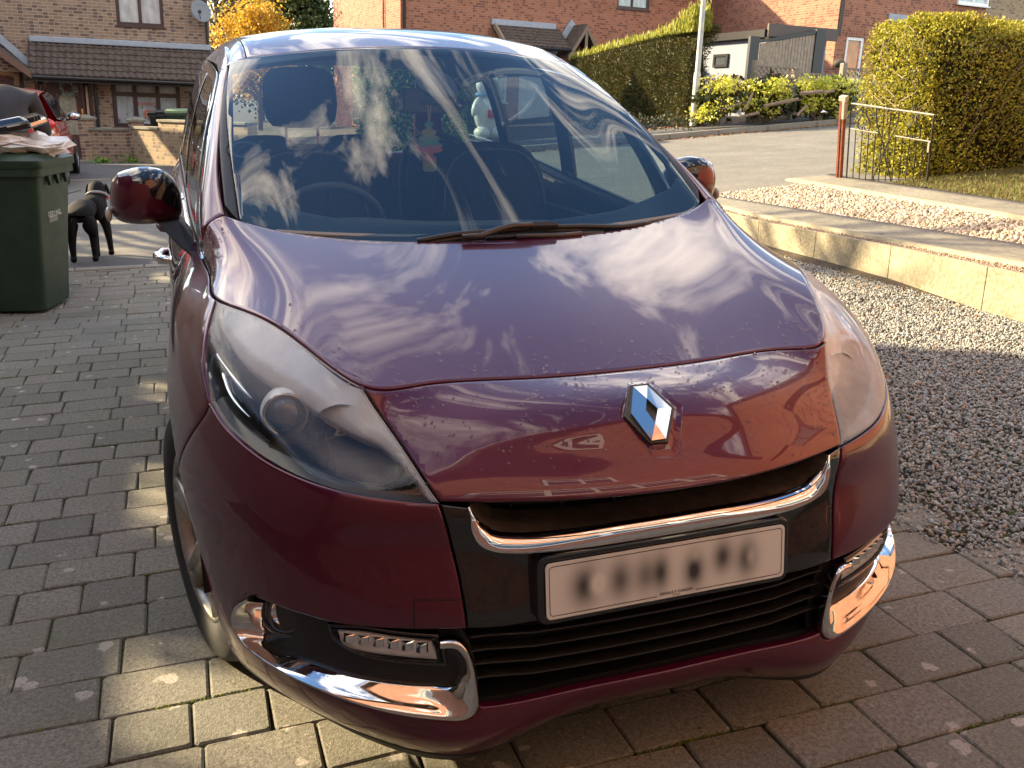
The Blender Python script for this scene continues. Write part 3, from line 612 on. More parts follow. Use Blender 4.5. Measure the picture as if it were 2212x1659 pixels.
# plate
PL0 = np.array([0, .0177, .5]); pc = (np.array([0, .0177, .5444])+np.array([0, .0057, .4344]))/2
tilt = math.atan2(.012, .110)
pe = empty('number_plate', tuple(pc)); pe.parent = CAR; pe.rotation_euler = (math.pi/2-tilt, 0, 0)
def rrect(w, h, r, n=5): return [(sx*(w/2-r)+r*math.cos(a), sy*(h/2-r)+r*math.sin(a)) for sx, sy, a0 in ((1, 1, 0), (-1, 1, 90), (-1, -1, 180), (1, -1, 270)) for a in [math.radians(a0+90*k/n) for k in range(n+1)]]
def m_plate():
    M = Mt('plate_face'); p = M.P(Base_Color=(.80, .79, .76), Roughness=.32); c = M.co(); sp = M.N('ShaderNodeSeparateXYZ'); M.L(c, sp.inputs[0])
    # worn, unreadable registration: soft dark characters
    tot = None
    gly = [(-.180, 0, .030, .040, 1.1), (-.158, 0, .016, .020, -.9), (-.108, .0, .024, .040, .9), (-.055, 0, .022, .038, .75), (-.020, .0, .018, .038, .95), (.052, -.008, .022, .036, 1.15), (.054, .02, .010, .012, -.2), (.116, .010, .022, .034, 1.0), (.172, -.002, .024, .038, 1.0), (.180, .0, .010, .016, -.5)]
    for x, y, w, h, s in gly:
        dx = M.math('DIVIDE', M.math('SUBTRACT', sp.outputs[0], x), w); dy = M.math('DIVIDE', M.math('SUBTRACT', sp.outputs[1], y), h)
        r = M.math('POWER', 2.718, M.math('MULTIPLY', M.math('ADD', M.math('MULTIPLY', dx, dx), M.math('MULTIPLY', dy, dy)), -1.0)); r = M.math('MULTIPLY', r, s)
        tot = r if tot is None else M.math('ADD', tot, r)
    f = M.N('ShaderNodeMapRange'); f.inputs[1].default_value = 0; f.inputs[2].default_value = 1.05; M.L(tot, f.inputs[0])
    M.L(M.mix(f.outputs[0], (.78, .77, .74), (.05, .05, .05)), p.inputs['Base Color']); return M.m
PW, PH = .520, .111
g = MB(); g.prism([(x, y, 0) for x, y in rrect(PW, PH, .010)], (0, 0, .003)); g.obj('plate_face', m_plate(), pe)
INK = simple('ink_black', (.012, .012, .012), .4)
out = rrect(PW-.012, PH-.012, .008, 6); inn = rrect(PW-.015, PH-.015, .0065, 6); n = len(out)
V = [(x, y, .0034) for x, y in out]+[(x, y, .0034) for x, y in inn]
F = [(i, (i+1) % n, n+(i+1) % n, n+i) for i in range(n)]
F = [f for f in F if not (V[f[0]][1] < -.04 and abs(V[f[0]][0]) < 1 and abs(V[f[1]][0]-V[f[0]][0]) > .1)]
V += [(-.245, -.0495, .0034), (-.03, -.0495, .0034), (-.03, -.048, .0034), (-.245, -.048, .0034), (.055, -.0495, .0034), (.245, -.0495, .0034), (.245, -.048, .0034), (.055, -.048, .0034)]
F += [tuple(range(2*n, 2*n+4)), tuple(range(2*n+4, 2*n+8))]
meshobj('plate_border', V, F, INK, pe)
def text(name, s, size, mat, parent, loc, rot=(0, 0, 0), align='CENTER', ext=.0002, sc=(1, 1, 1)):
    c = bpy.data.curves.new(name, 'FONT'); c.body = s; c.size = size; c.align_x = align; c.align_y = 'CENTER'; c.extrude = ext
    o = bpy.data.objects.new(name, c); SC.collection.objects.link(o); dg = bpy.context.evaluated_depsgraph_get()
    me = bpy.data.meshes.new_from_object(o.evaluated_get(dg)); bpy.data.objects.remove(o)
    o = bpy.data.objects.new(name, me); SC.collection.objects.link(o); me.materials.clear(); me.materials.append(mat); o.parent = parent; o.location = loc; o.rotation_euler = rot; o.scale = sc; return o
text('dealer_text', 'RENAULT CARDIFF', .0085, INK, pe, (.0125, -.0455, .0034)); text('dealer_text', 'CF11 8AW', .0035, INK, pe, (.0125, -.0515, .0034))
g = MB(); g.prism([(x, y, 0) for x, y in rrect(PW+.03, PH+.026, .02)], (0, 0, -.03)); o = g.obj('plate_holder', BLACKG, pe, bev=.004); o.location = (0, 0, -.0035)
# ---- lamps on both sides
fin1 = [(385, 540), (430, 610), (480, 690), (550, 780), (615, 830)]; fin1b = [(395, 535), (470, 640), (520, 700), (580, 775), (618, 822)]
fin2 = [(428, 670), (450, 770), (500, 860), (600, 952)]; fin2b = [(438, 665), (475, 780), (520, 850), (604, 945)]
ring_in_px = [(1745, 545), (1800, 545), (1860, 560), (1893, 620), (1892, 690), (1865, 750), (1800, 777), (1600, 780), (1300, 750), (1000, 690), (800, 620), (640, 560), (500, 490), (420, 440), (380, 370), (378, 290), (410, 200), (445, 158)]
bez_in = [(374, 235), (395, 310), (430, 400), (540, 570), (700, 690), (850, 775), (1000, 890), (1200, 1015), (1430, 1125), (1570, 1240), (1680, 1360), (1760, 1490)]
for sx in (1, -1):
    S_ = (1, 1, 1) if sx > 0 else (-1, 1, 1)
    he = empty('headlight'); he.parent = CAR
    hl = chain(hl_low, hl_out[1:], hl_up[1:], hl_in[1:])
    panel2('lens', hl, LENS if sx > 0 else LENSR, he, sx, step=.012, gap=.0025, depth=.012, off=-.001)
    # side walls of the housing
    band('lamp_wall', BODY, np.vstack([hl, hl[:1]]), np.vstack([hl, hl[:1]]), [(0, -.012), (0, -.076)], LAMPBLACK, he, sx, n=140)
    bi = cr([ray_off(BODY, *hz(*p), -.02) for p in bez_in], 5); bo = np.vstack([hl_up, hl_in[1:]])
    band('lamp_bezel', BODY, bo, bi, [(0, -.010), (.3, -.013), (.7, -.017), (.96, -.022), (1, -.030), (1, -.06)], SILVER, he, sx)
    lo = np.vstack([hl_low]); li = cr([ray_off(BODY, *hz(*p), -.03) for p in [(1690, 1440), (1400, 1370), (1100, 1290), (900, 1210), (720, 1110), (560, 990), (460, 880), (395, 760), (355, 640)]], 5)
    band('lamp_trim', BODY, lo, li, [(0, -.014), (.8, -.030), (1, -.034), (1, -.05)], simple('trim_grey', (.05, .052, .056), .2, metal=.4), he, sx)
    for a, b in ((fin1, fin1b), (fin2, fin2b)):
        A = cr([ray_off(BODY, *hz(*p), -.032) for p in a], 6); B = cr([ray_off(BODY, *hz(*p), -.030) for p in b], 6)
        band('lamp_fin', BODY, A, B, [(0, -.05), (0, -.034), (.5, -.026), (1, -.033), (1, -.05)], MIRR, he, sx)
    # projector
    def at_lamp(X, Y, off):
        uv = ray_off(BODY, *hz(X, Y), off); return (BODY.at(uv)[0]+BODY.jac(uv)[2][0]*off)*np.array(S_)
    ax = np.array([-.10*sx, -1, .05]); ax /= np.linalg.norm(ax); c = at_lamp(835, 925, -.050)
    pj = empty('projector', tuple(c)); pj.parent = he
    g = MB(); g.lathe([(.046, -.05), (.050, -.02), (.048, .0), (.044, .006)], (0, 0, 0), ax, 36); g.obj('shroud', SILVER, pj, smooth=True)
    g = MB(); g.lathe([(.044, .006), (.046, .011), (.043, .014), (.038, .012), (.0375, .004)], (0, 0, 0), ax, 40); g.obj('chrome_ring', simple('lamp_ring', (.5, .42, .33), .12, metal=1), pj, smooth=True)
    g = MB(); g.lathe([(.0375, .006), (.033, .017), (.024, .025), (.013, .029), (.0001, .030)], (0, 0, 0), ax, 36); g.obj('lens_ball', simple('ball_glass', (.035, .030, .024), .03, coat=1.0), pj, smooth=True)
    # main beam reflector
    c2 = at_lamp(1190, 1050, -.045); g = MB(); g.lathe([(.060, .006), (.060, .0), (.057, -.012), (.047, -.03), (.03, -.044), (.012, -.050)], (0, 0, 0), ax, 40)
    o = g.obj('reflector', MIRR, he, smooth=True); o.location = tuple(c2)
    g = MB(); g.tube([tuple(ax*-.05), tuple(ax*-.015)], [.008, .007], 12); o = g.obj('bulb', simple('bulb_glass', (.55, .40, .2), .1, metal=.5), he, smooth=True); o.location = tuple(c2)
    # small side lamp below
    c3 = at_lamp(870, 1165, -.055); g = MB(); g.lathe([(.044, .0), (.042, -.006), (.03, -.012), (.002, -.014)], (0, 0, 0), ax, 32); o = g.obj('side_lamp', simple('dim_reflector', (.22, .21, .19), .15, metal=.9), he, smooth=True); o.location = tuple(c3)
    # fog lamp recess
    fe = empty('fog_lamp'); fe.parent = CAR
    rec = chain(rec_top, ring_out[1:], ring_up[1:], np.array([s_ins[-1]]))
    panel2('recess', rec, BLACKP, fe, sx, step=.014, gap=-.004, depth=.005, off=-.036, round_=.001)
    rin = cr([ray_off(BODY, *zr(*p), -.030) for p in ring_in_px], 4)[::-1]
    ro = np.vstack([ring_out, ring_up[1:]])
    tp = lambda t: np.clip(np.minimum(t/.04, 1), .12, 1)
    def ringprof(A, B):
        return band('chrome_surround', BODY, A, B, [(0, -.012), (0, .004), (.04, .0095), (.12, .012), (.25, .009), (.45, -.002), (.7, -.016), (.95, -.026), (1., -.030), (1., -.042)], CHROME, fe, sx, n=150)
    ringprof(ro, rin)
    drl = chain(PX([zr(*p) for p in [(905, 335), (935, 420), (1050, 505), (1250, 565), (1500, 600), (1785, 612)]], -.010), PX([zr(*p) for p in [(1785, 612), (1765, 520), (1715, 412)]], -.010)[1:], PX([zr(*p) for p in [(1715, 412), (1400, 385), (1150, 345), (905, 335)]], -.010)[1:-1])
    drc = drl.mean(0); panel2('running_lamp_surround', drc+(drl-drc)*[1.06, 1.22], BLACKG, fe, sx, step=.012, gap=0, depth=.03, off=-.010, round_=.003, holes=[drl if sx > 0 else mir(drl)])
    panel2('running_lamp', drl, CLEAR, fe, sx, step=.012, gap=.002, depth=.008, off=-.006)
    dr2 = chain(PX([zr(*p) for p in [(960, 360), (1000, 470), (1150, 525), (1400, 560), (1735, 590)]], -.018), PX([zr(*p) for p in [(1735, 590), (1720, 520), (1690, 450)]], -.018)[1:], PX([zr(*p) for p in [(1690, 450), (1400, 415), (1150, 375), (960, 360)]], -.018)[1:-1])
    panel2('running_lamp_reflector', dr2, SILVER, fe, sx, step=.01, gap=0, depth=.006, off=-.018)
    g = MB()
    for k in range(6):
        X = 1010+k*115; a = ray_off(BODY, *zr(X, 372+k*14), -.012); b = ray_off(BODY, *zr(X+58, 480+k*17), -.012)
        for q, w in ((a, .5), (b, .5)): pass
        pa = BODY.at(a)[0]+BODY.jac(a)[2][0]*-.012; pb = BODY.at(b)[0]+BODY.jac(b)[2][0]*-.015; cc = (pa+pb)/2; nn = BODY.jac(a)[2][0]; u3 = BODY.jac(a)[0][0]; u3 /= np.linalg.norm(u3)
        hgt = np.linalg.norm(pb-pa)*.62; wv = np.cross(nn, u3); c4 = cc*np.array(S_); n4, u4_, w4 = nn*S_, u3*S_, wv*S_
        V = [c4+u4_*a_*.013+w4*b_*hgt/2+n4*d_ for a_, b_, d_ in ((-1, -1, -.006), (1, -1, -.006), (1, 1, -.006), (-1, 1, -.006), (-.2, -.7, .004), (.7, -.7, -.002), (.7, .7, -.002), (-.2, .7, .004))]
        g.add(V, [(4, 5, 6, 7), (0, 1, 5, 4), (1, 2, 6, 5), (2, 3, 7, 6), (3, 0, 4, 7)])
    g.obj('running_lamp_cells', MIRR, fe)
    uv = ray_off(BODY, *zr(572, 225), -.040); cfo = (BODY.at(uv)[0]+BODY.jac(uv)[2][0]*-.040)*np.array(S_); axf = np.array([-.35*sx, -1, .02]); axf /= np.linalg.norm(axf)
    g = MB(); g.lathe([(.052, -.01), (.050, .006), (.045, .010), (.043, .004)], (0, 0, 0), axf, 36); o = g.obj('fog_lamp_bezel', BLACKG, fe, smooth=True); o.location = tuple(cfo)
    g = MB(); g.lathe([(.043, -.02), (.036, -.03), (.02, -.038), (.001, -.04)], (0, 0, 0), axf, 30); o = g.obj('fog_lamp_reflector', MIRR, fe, smooth=True); o.location = tuple(cfo+axf*.02)
    g = MB(); g.lathe([(.043, .0), (.040, .010), (.03, .016), (.015, .019), (.0001, .020)], (0, 0, 0), axf, 36); o = g.obj('fog_lamp_glass', CLEAR, fe, smooth=True); o.location = tuple(cfo)
# tow cover outline on the bumper (thin square cut)
tw = [BODY.ray(*zr(*p)) for p in [(1553, 118), (1940, 118), (1962, 355), (1555, 352)]]
g = MB()
for a, b in ((tw[0], tw[1]), (tw[0], tw[3])):
    P = [BODY.at(a*(1-t)+b*t)[0]+BODY.jac(a*(1-t)+b*t)[2][0]*.0002 for t in np.linspace(0, 1, 12)]; g.tube(P, .0011, 6)
g.obj('tow_cover_seam', DARK, CAR)
# black lower lip
band('lip_spoiler', BODY, np.array([[u, TV[0]] for u in np.linspace(cu(6), -cu(6), 80)]), np.array([[u, TV[0]] for u in np.linspace(cu(6), -cu(6), 80)]), [(0, .001), (0, -.004), (0, -.03)], BLACKP, CAR, n=160)
def lip():
    U = np.linspace(cu(6), -cu(6), 160); uv = np.stack([U, np.full(160, TV[0])], 1); P = BODY.at(uv); h = .010+.016*np.exp(-((np.abs(P[:, 0])-.48)/.16)**2)
    V = np.concatenate([P+[0, -.001, .001], P+np.stack([0*h, .006+0*h, -h*.6], 1), P+np.stack([0*h, .02+0*h, -h], 1), P+np.stack([0*h, .08+0*h, -h*.6], 1)]); i = np.arange(640).reshape(4, 160)
    meshobj('lip_edge', V, np.stack([i[:-1, :-1].ravel(), i[:-1, 1:].ravel(), i[1:, 1:].ravel(), i[1:, :-1].ravel()], 1), BLACKP, CAR, smooth=True)
lip()
# ---- wheels
def wheel(x, y, sx, steer):
    w = empty('wheel', (x, y, .315)); w.parent = CAR; w.rotation_euler = (0, 0, steer)
    s = sx
    g = MB(); g.lathe([(.215, -.10), (.26, -.112), (.30, -.110), (.318, -.098), (.326, -.07), (.327, .07), (.318, .098), (.30, .110), (.26, .112), (.222, .104), (.215, .09)], (0, 0, 0), (s, 0, 0), 64); g.obj('tyre', RUBBER, w, smooth=True)
    RIM = simple('alloy', (.42, .40, .36), .35, metal=.8, var=.35, scale=25)
    g = MB(); g.lathe([(.222, .100), (.218, .106), (.208, .100), (.203, .07), (.20, -.09)], (0, 0, 0), (s, 0, 0), 56)
    for k in range(5):
        a = 2*math.pi*k/5+.3
        for d in (-.13, .13):
            p = [(s*.075, .05*math.cos(a), .05*math.sin(a)), (s*.088, .13*math.cos(a+d*.6), .13*math.sin(a+d*.6)), (s*.094, .208*math.cos(a+d), .208*math.sin(a+d))]; g.tube(p, [.026, .018, .014], 8)
    g.lathe([(.0, .092), (.05, .09), (.065, .07), (.065, .03)], (0, 0, 0), (s, 0, 0), 24); g.obj('rim', RIM, w, smooth=True)
    g = MB(); g.lathe([(.0, .02), (.15, .02), (.15, .0)], (0, 0, 0), (s, 0, 0), 32); g.obj('brake_disc', simple('disc_steel', (.16, .12, .10), .5, metal=.6), w)
wheel(-.770, .865, -1, rd(13)); wheel(.770, .865, 1, rd(13)); wheel(-.775, 3.55, -1, 0); wheel(.775, 3.55, 1, 0)
for s in (-1, 1):
    for y in (.865, 3.55):
        g = MB(); an = [rd(4+172*k/24) for k in range(25)]; V = []
        for x_, r_ in ((.60, .0), (.60, .365), (.862, .375)): V += [(s*x_, y-r_*math.cos(a), .315+r_*math.sin(a)) for a in an]
        g.add(V, [(q*25+k, q*25+k+1, (q+1)*25+k+1, (q+1)*25+k) for q in (0, 1) for k in range(24)]); g.obj('wheel_liner', DARK, CAR)
g = MB(); g.bb((-.60, .2, .16), (.60, 4.1, .20)); g.bb((-.6, .24, .2), (.6, 1.2, .72)); g.obj('underbody', DARK, CAR)
# ---- door mirrors
def mirror(sx):
    e = empty('door_mirror', (0, 0, .012)); e.parent = CAR
    # sections along x from the outer tip inwards: (x, half height, y front, y back, z centre)
    S = [(1.030, .006, 1.655, 1.675, 1.045), (1.027, .030, 1.625, 1.69, 1.048), (1.016, .054, 1.585, 1.70, 1.056), (.995, .072, 1.55, 1.70, 1.064), (.955, .082, 1.53, 1.695, 1.069), (.910, .083, 1.53, 1.69, 1.070), (.872, .078, 1.55, 1.685, 1.066), (.845, .064, 1.58, 1.68, 1.058), (.830, .040, 1.61, 1.67, 1.048), (.826, .012, 1.63, 1.65, 1.043)]
    n = 28; V = []
    for x, h, yf, yb, zc in S:
        for k in range(n):
            a = 2*math.pi*k/n; c, s = math.cos(a), math.sin(a); yc, hy = (yf+yb)/2, (yb-yf)/2
            V.append((-sx*x, yc-hy*math.copysign(abs(c)**.8, c), zc+h*math.copysign(abs(s)**.85, s)*(1.0 if s < 0 else 1.08)))
    F = [(i*n+k, i*n+(k+1) % n, (i+1)*n+(k+1) % n, (i+1)*n+k) for i in range(len(S)-1) for k in range(n)]+[tuple(range(n)), tuple(range((len(S)-1)*n, len(S)*n))]
    # painted shell below, black cap above/inside
    shell, cap, back = [], [], []
    for f in F:
        c = np.mean([V[i] for i in f], axis=0); x = abs(c[0])
        if c[1] > 1.655 and len(f) == 4: cap.append(f)
        elif c[2] > 1.125-.55*max(0, .955-x)+.25*(x-.955) and x < 1.02: cap.append(f)
        else: shell.append(f)
    for nm, ff, mt in (('mirror_shell', shell, PAINT), ('mirror_cap', cap, BLACKG)):
        o = meshobj(nm, V, ff, mt, e, smooth=True); recalc(o)
        b = o.modifiers.new('sub', 'SUBSURF'); b.levels = b.render_levels = 1
    g = MB(); g.ell((-sx*1.034, 1.615, 1.02), (.010, .028, .022), 14); g.obj('indicator_lens', simple('indicator', (.55, .52, .48), .12), e, smooth=True)
    g = MB(); f = lambda x, y, z: (-sx*x, y, z)
    g.prism([f(.905, 1.56, 1.000), f(.835, 1.57, 1.000), f(.800, 1.50, .955), f(.815, 1.47, .905), f(.850, 1.50, .935)], f(0, .10, .01) if sx > 0 else (0, .10, .01))
    o = g.obj('mirror_foot', BLACKP, e, bev=.006); recalc(o)
mirror(1); mirror(-1)
# ---- door handle (front door, picture's left) and bars
for sx in (1, -1):
    for y in (2.22, 3.1):
        g = MB(); g.tube([(-sx*.872, y-.09, .80), (-sx*.915, y-.06, .805), (-sx*.925, y, .808), (-sx*.915, y+.06, .81), (-sx*.872, y+.09, .812)], [.014, .018, .019, .018, .014], 10); g.obj('door_handle', PAINT if y > 2.5 else CHROME, CAR, smooth=True)
# ---- wipers
def wiper(nm, pts, r, mat, par): g = MB(); g.tube(pts, r, 8); return g.obj(nm, mat, par, smooth=True)
WB_ = simple('wiper_black', (.022, .020, .019), .4)
def on_ws(px, py, off): uv = ray_off(WS, px, py, off); return WS.at(uv)[0]+WS.jac(uv)[2][0]*off
we = empty('wiper'); we.parent = CAR
bl = [on_ws(x, y, .012) for x, y in [(902, 521), (980, 507), (1060, 500), (1160, 492), (1260, 489), (1340, 490), (1411, 493)]]
wiper('blade', cr(bl, 5), .0075, WB_, we)
wiper('blade_edge', cr([on_ws(x, y, .004) for x, y in [(905, 526), (1060, 505), (1160, 498), (1260, 495), (1405, 498)]], 5), .004, simple('wiper_rubber', (.10, .075, .06), .5), we)
wiper('arm', [on_ws(x, y, .03) for x, y in [(1000, 527), (1040, 509), (1080, 494), (1110, 487), (1150, 486)]], .008, simple('arm_brown', (.05, .042, .038), .35), we)
P = [on_ws(x, y, .022) for x, y in [(1146, 488), (1203, 487)]]; g = MB(); g.tube(P, .013, 6); g.obj('clip', WB_, we, bev=.002)
w2 = empty('wiper'); w2.parent = CAR
wiper('blade', [on_ws(x, y, .010) for x, y in [(1050, 516), (1130, 508), (1250, 505), (1300, 505)]], .006, WB_, w2)
wiper('arm', [on_ws(x, y, .018) for x, y in [(1115, 511), (1160, 509), (1215, 511), (1260, 516)]], .007, simple('arm_brown2', (.06, .05, .045), .35), w2)
# ---- interior
SEAT = simple('seat_cloth', (.030, .031, .036), .9, var=.3, scale=60)
SEATL = simple('seat_piping', (.16, .17, .18), .8)
DASH = simple('dash_grey', (.085, .09, .092), .75, bump=.1, scale=200)
BEIGE = simple('beige_leather', (.42, .34, .26), .6)
g = MB(); xs = np.linspace(-.66, .66, 23)
prof_ = [(1.06, .93), (1.12, .965), (1.30, .985), (1.50, .985), (1.62, .955), (1.68, .90), (1.70, .60)]
V = [(x, y+.16*x*x*(1 if y < 1.3 else .3), z-.05*abs(x)**2.2*2+(.035*math.exp(-((x+.37)/.2)**2) if 1.45 < y < 1.66 else 0)) for y, z in prof_ for x in xs]
i = np.arange(len(V)).reshape(len(prof_), 23); meshobj('dashboard', V, np.stack([i[:-1, :-1].ravel(), i[:-1, 1:].ravel(), i[1:, 1:].ravel(), i[1:, :-1].ravel()], 1), DASH, CAR, smooth=True)
g = MB(); g.tube([(x, 1.035+.18*x*x, 1.003+.07*x*x) for x in np.linspace(-.60, .60, 20)], .008, 6); g.obj('dashboard_edge', simple('pale_edge', (.30, .32, .31), .6), CAR)
g = MB()
for x in (.20, .30, .40, .50): g.box((x, 1.33, .992), (.085, .045, .006))
g.obj('dash_vent', simple('vent_brown', (.09, .05, .035), .5), CAR)
def seat(x, y, hr=True, w=.25):
    e = empty('seat', (x, y, 0)); e.parent = CAR
    g = MB(); g.sell((0, 0, .84), (w, .07, .36), .62, 28, RX(rd(-10))); g.sell((0, -.055, .80), (w*.72, .05, .27), .7, 24, RX(rd(-10))); g.obj('backrest', SEAT, e, smooth=True)
    g = MB(); g.ell((0, -.26, .55), (w, .28, .10), 20); g.obj('cushion', SEAT, e, smooth=True)
    g = MB(); g.tube([(w*.88*math.copysign(abs(math.cos(a))**.6, math.cos(a)), -.055+.06*math.sin(a), .84+.325*math.sin(a)**.62) for a in np.linspace(0.1, math.pi-.1, 30)], .005, 6); g.obj('piping', SEATL, e, smooth=True)
    if hr:
        V = []; n = 20
        g = MB()
        for i_, (z, sx_, sy_) in enumerate([(1.255, .05, .02), (1.262, .11, .045), (1.29, .132, .055), (1.34, .140, .058), (1.40, .138, .055), (1.445, .128, .05), (1.470, .10, .04), (1.478, .04, .01)]):
            V += [(sx_*math.copysign(abs(math.cos(a))**.6, math.cos(a)), .05+sy_*math.copysign(abs(math.sin(a))**.7, math.sin(a)), z) for a in np.linspace(0, 2*math.pi, n, endpoint=False)]
        g.add(V, [(i_*n+k, i_*n+(k+1) % n, (i_+1)*n+(k+1) % n, (i_+1)*n+k) for i_ in range(7) for k in range(n)]+[tuple(range(n))[::-1], tuple(range(7*n, 8*n))])
        g.obj('headrest', SEAT, e, smooth=True)
        for s in (-.06, .06): g = MB(); g.cyl((s, .035, 1.14), (s, .05, 1.27), .006, n=8); g.obj('headrest_post', simple('bright_post', (.8, .62, .35), .25, metal=.8), e)
    return e
seat(-.36, 2.30); seat(.40, 2.32, False)
for x in (-.42, 0, .42):
    seat(x, 3.25, False, .2)
# steering wheel
sw = empty('steering_wheel', (-.37, 1.74, .93)); sw.parent = CAR; sw.rotation_euler = (rd(-62), 0, 0)
g = MB(); g.tube([(.185*math.cos(a), .185*math.sin(a), 0) for a in np.linspace(0, 2*math.pi, 41)], .015, 10); g.obj('rim', simple('wheel_rim', (.07, .075, .08), .4), sw, smooth=True)
g = MB(); g.ell((0, 0, -.01), (.07, .06, .03), 16); g.tube([(-.18, 0, 0), (.18, 0, 0)], .012, 8); g.tube([(0, 0, 0), (0, -.18, 0)], .012, 8); g.obj('hub', SEAT, sw, smooth=True)
# rear-view mirror, sensor cover, beige headrest, air freshener
def ws_panel(nm, pts, mat, off):
    L = chain(cr([ray_off(WS, *p, off) for p in pts+pts[:1]], 5)); return panel(nm, WS, L, mat, CAR, step=.02, gap=0, off=off, depth=.01)
zi = lambda X, Y: (831.1+X*.193, 110.8+.193*Y)
ws_panel('sensor_cover', [zi(*p) for p in [(330, 40), (390, 110), (425, 205), (370, 240), (345, 290), (370, 370), (440, 440), (540, 490), (620, 505), (790, 500), (812, 440), (800, 370), (740, 290), (680, 240), (590, 212), (550, 130), (520, 60)]], simple('sensor_brown', (.055, .035, .032), .5), -.006)
def blob(nm, px, py, y, w, h, d, mat, par, rot=None, p=.5):
    c = cam3(px, py, y); g = MB(); n = 24; V = []
    for j in range(13):
        th = math.pi*j/12
        for k in range(n):
            a = 2*math.pi*k/n; q = [math.sin(th)*math.cos(a), math.sin(th)*math.sin(a), math.cos(th)]; q = [math.copysign(abs(t)**p, t) for t in q]
            q = Vector((q[0]*w/2, q[1]*d/2, q[2]*h/2)); V.append(rot @ q if rot is not None else q)
    g.add(V, [(j*n+k, (j+1)*n+k, (j+1)*n+(k+1) % n, j*n+(k+1) % n) for j in range(12) for k in range(n)])
    o = g.obj(nm, mat, par, smooth=True, loc=tuple(c)); return o
blob('rear_view_mirror', 945, 213, 1.78, .125, .046, .03, simple('mirror_grey', (.17, .18, .18), .4), CAR, RZ(rd(-18)))
blob('headrest_cushion', 918, 218, 2.2, .245, .095, .07, BEIGE, CAR, RZ(rd(-15)), .45)
ns = empty('hanging_strap'); ns.parent = CAR
for px in (862, 965):
    g = MB()
    for dx in (0, 12): g.tube([cam3(px+dx, 192, 2.13), cam3(px+dx-3, 242, 2.13)], .003, 6)
    g.obj('strap', SEAT, ns)
g = MB(); c = cam3(991, 227, 2.1); g.lathe([(.026, 0), (.028, -.012), (.020, -.016), (.018, -.006), (.001, -.004)], tuple(c), (-.2, -1, .1), 28); g.obj('camera_ring', simple('ring_grey', (.3, .3, .3), .2, metal=.8), CAR, smooth=True)
def m_fresh():
    M = Mt('freshener_card'); p = M.P(Roughness=.7); c = M.co(); sp = M.N('ShaderNodeSeparateXYZ'); M.L(c, sp.inputs[0]); z = M.math('ADD', M.math('MULTIPLY', sp.outputs[2], 6.0), .62)
    M.L(M.ramp(M.math('ADD', z, M.math('MULTIPLY', M.noise(c, 40, 2), .25)), [(.0, (.10, .30, .25)), (.25, (.35, .30, .10)), (.40, (.55, .10, .08)), (.55, (.60, .14, .10)), (.68, (.12, .33, .33)), (.85, (.45, .38, .10)), (1.0, (.15, .32, .25))]), p.inputs['Base Color']); return M.m
c = cam3(927, 300, 1.60); cc = np.array(c); n = 14
tree = [(0, .062)]+[(.011+.010*k+(.004 if q else -.003), .045-.021*k-(.0 if q else .012)) for k in range(4) for q in (1, 0)]+[(.045, -.035), (.035, -.042), (.012, -.046), (.014, -.056), (.022, -.058), (.022, -.098), (.013, -.104)]
L = [(x, 0, z) for x, z in tree]+[(-x, 0, z) for x, z in tree[:0:-1]]
g = MB(); g.prism(L, (0, .003, 0)); o = g.obj('air_freshener', m_fresh(), CAR, loc=tuple(c), rot=(0, 0, rd(-15)))
g = MB(); g.tube([cam3(924, 225, 1.62), cam3(926, 262, 1.60)], .0015, 5); g.tube([cam3(931, 225, 1.62), cam3(928, 262, 1.60)], .0015, 5); g.obj('freshener_string', BEIGE, CAR)
# round permit holder low on the driver's side glass
uv = ray_off(WS, 527.5, 321.5, -.004); pc_ = WS.at(uv)[0]; nn = WS.jac(uv)[2][0]
g = MB(); g.lathe([(.031, -.003), (.033, -.006), (.048, -.006), (.049, -.003)], tuple(pc_), tuple(nn), 30); g.obj('permit_ring', simple('permit_black', (.01, .012, .014), .5), CAR)
g = MB(); g.bb((-.70, 1.7, .60), (-.66, 4.0, .93)); g.obj('door_card', SEAT, CAR); g = MB(); g.bb((.66, 1.7, .60), (.70, 4.0, .93)); g.obj('door_card', SEAT, CAR)
g = MB(); g.bb((-.70, 1.2, .22), (.70, 4.1, .26)); g.obj('cabin_floor', SEAT, CAR)
# tail: rear screen surround
g = MB(); g.bb((-.74, 4.16, .25), (.74, 4.22, 1.06)); g.obj('tailgate', PAINT, CAR, bev=.02)
g = MB(); g.prism([(-.60, 3.98, 1.50), (-.50, 3.97, 1.53), (-.52, 4.16, 1.04), (-.72, 4.18, 1.06)], (0, .03, 0)); g.obj('tail_pillar', PAINT, CAR)
g = MB(); g.prism([(.60, 3.98, 1.50), (.50, 3.97, 1.53), (.52, 4.16, 1.04), (.72, 4.18, 1.06)], (0, .03, 0)); g.obj('tail_pillar', PAINT, CAR)
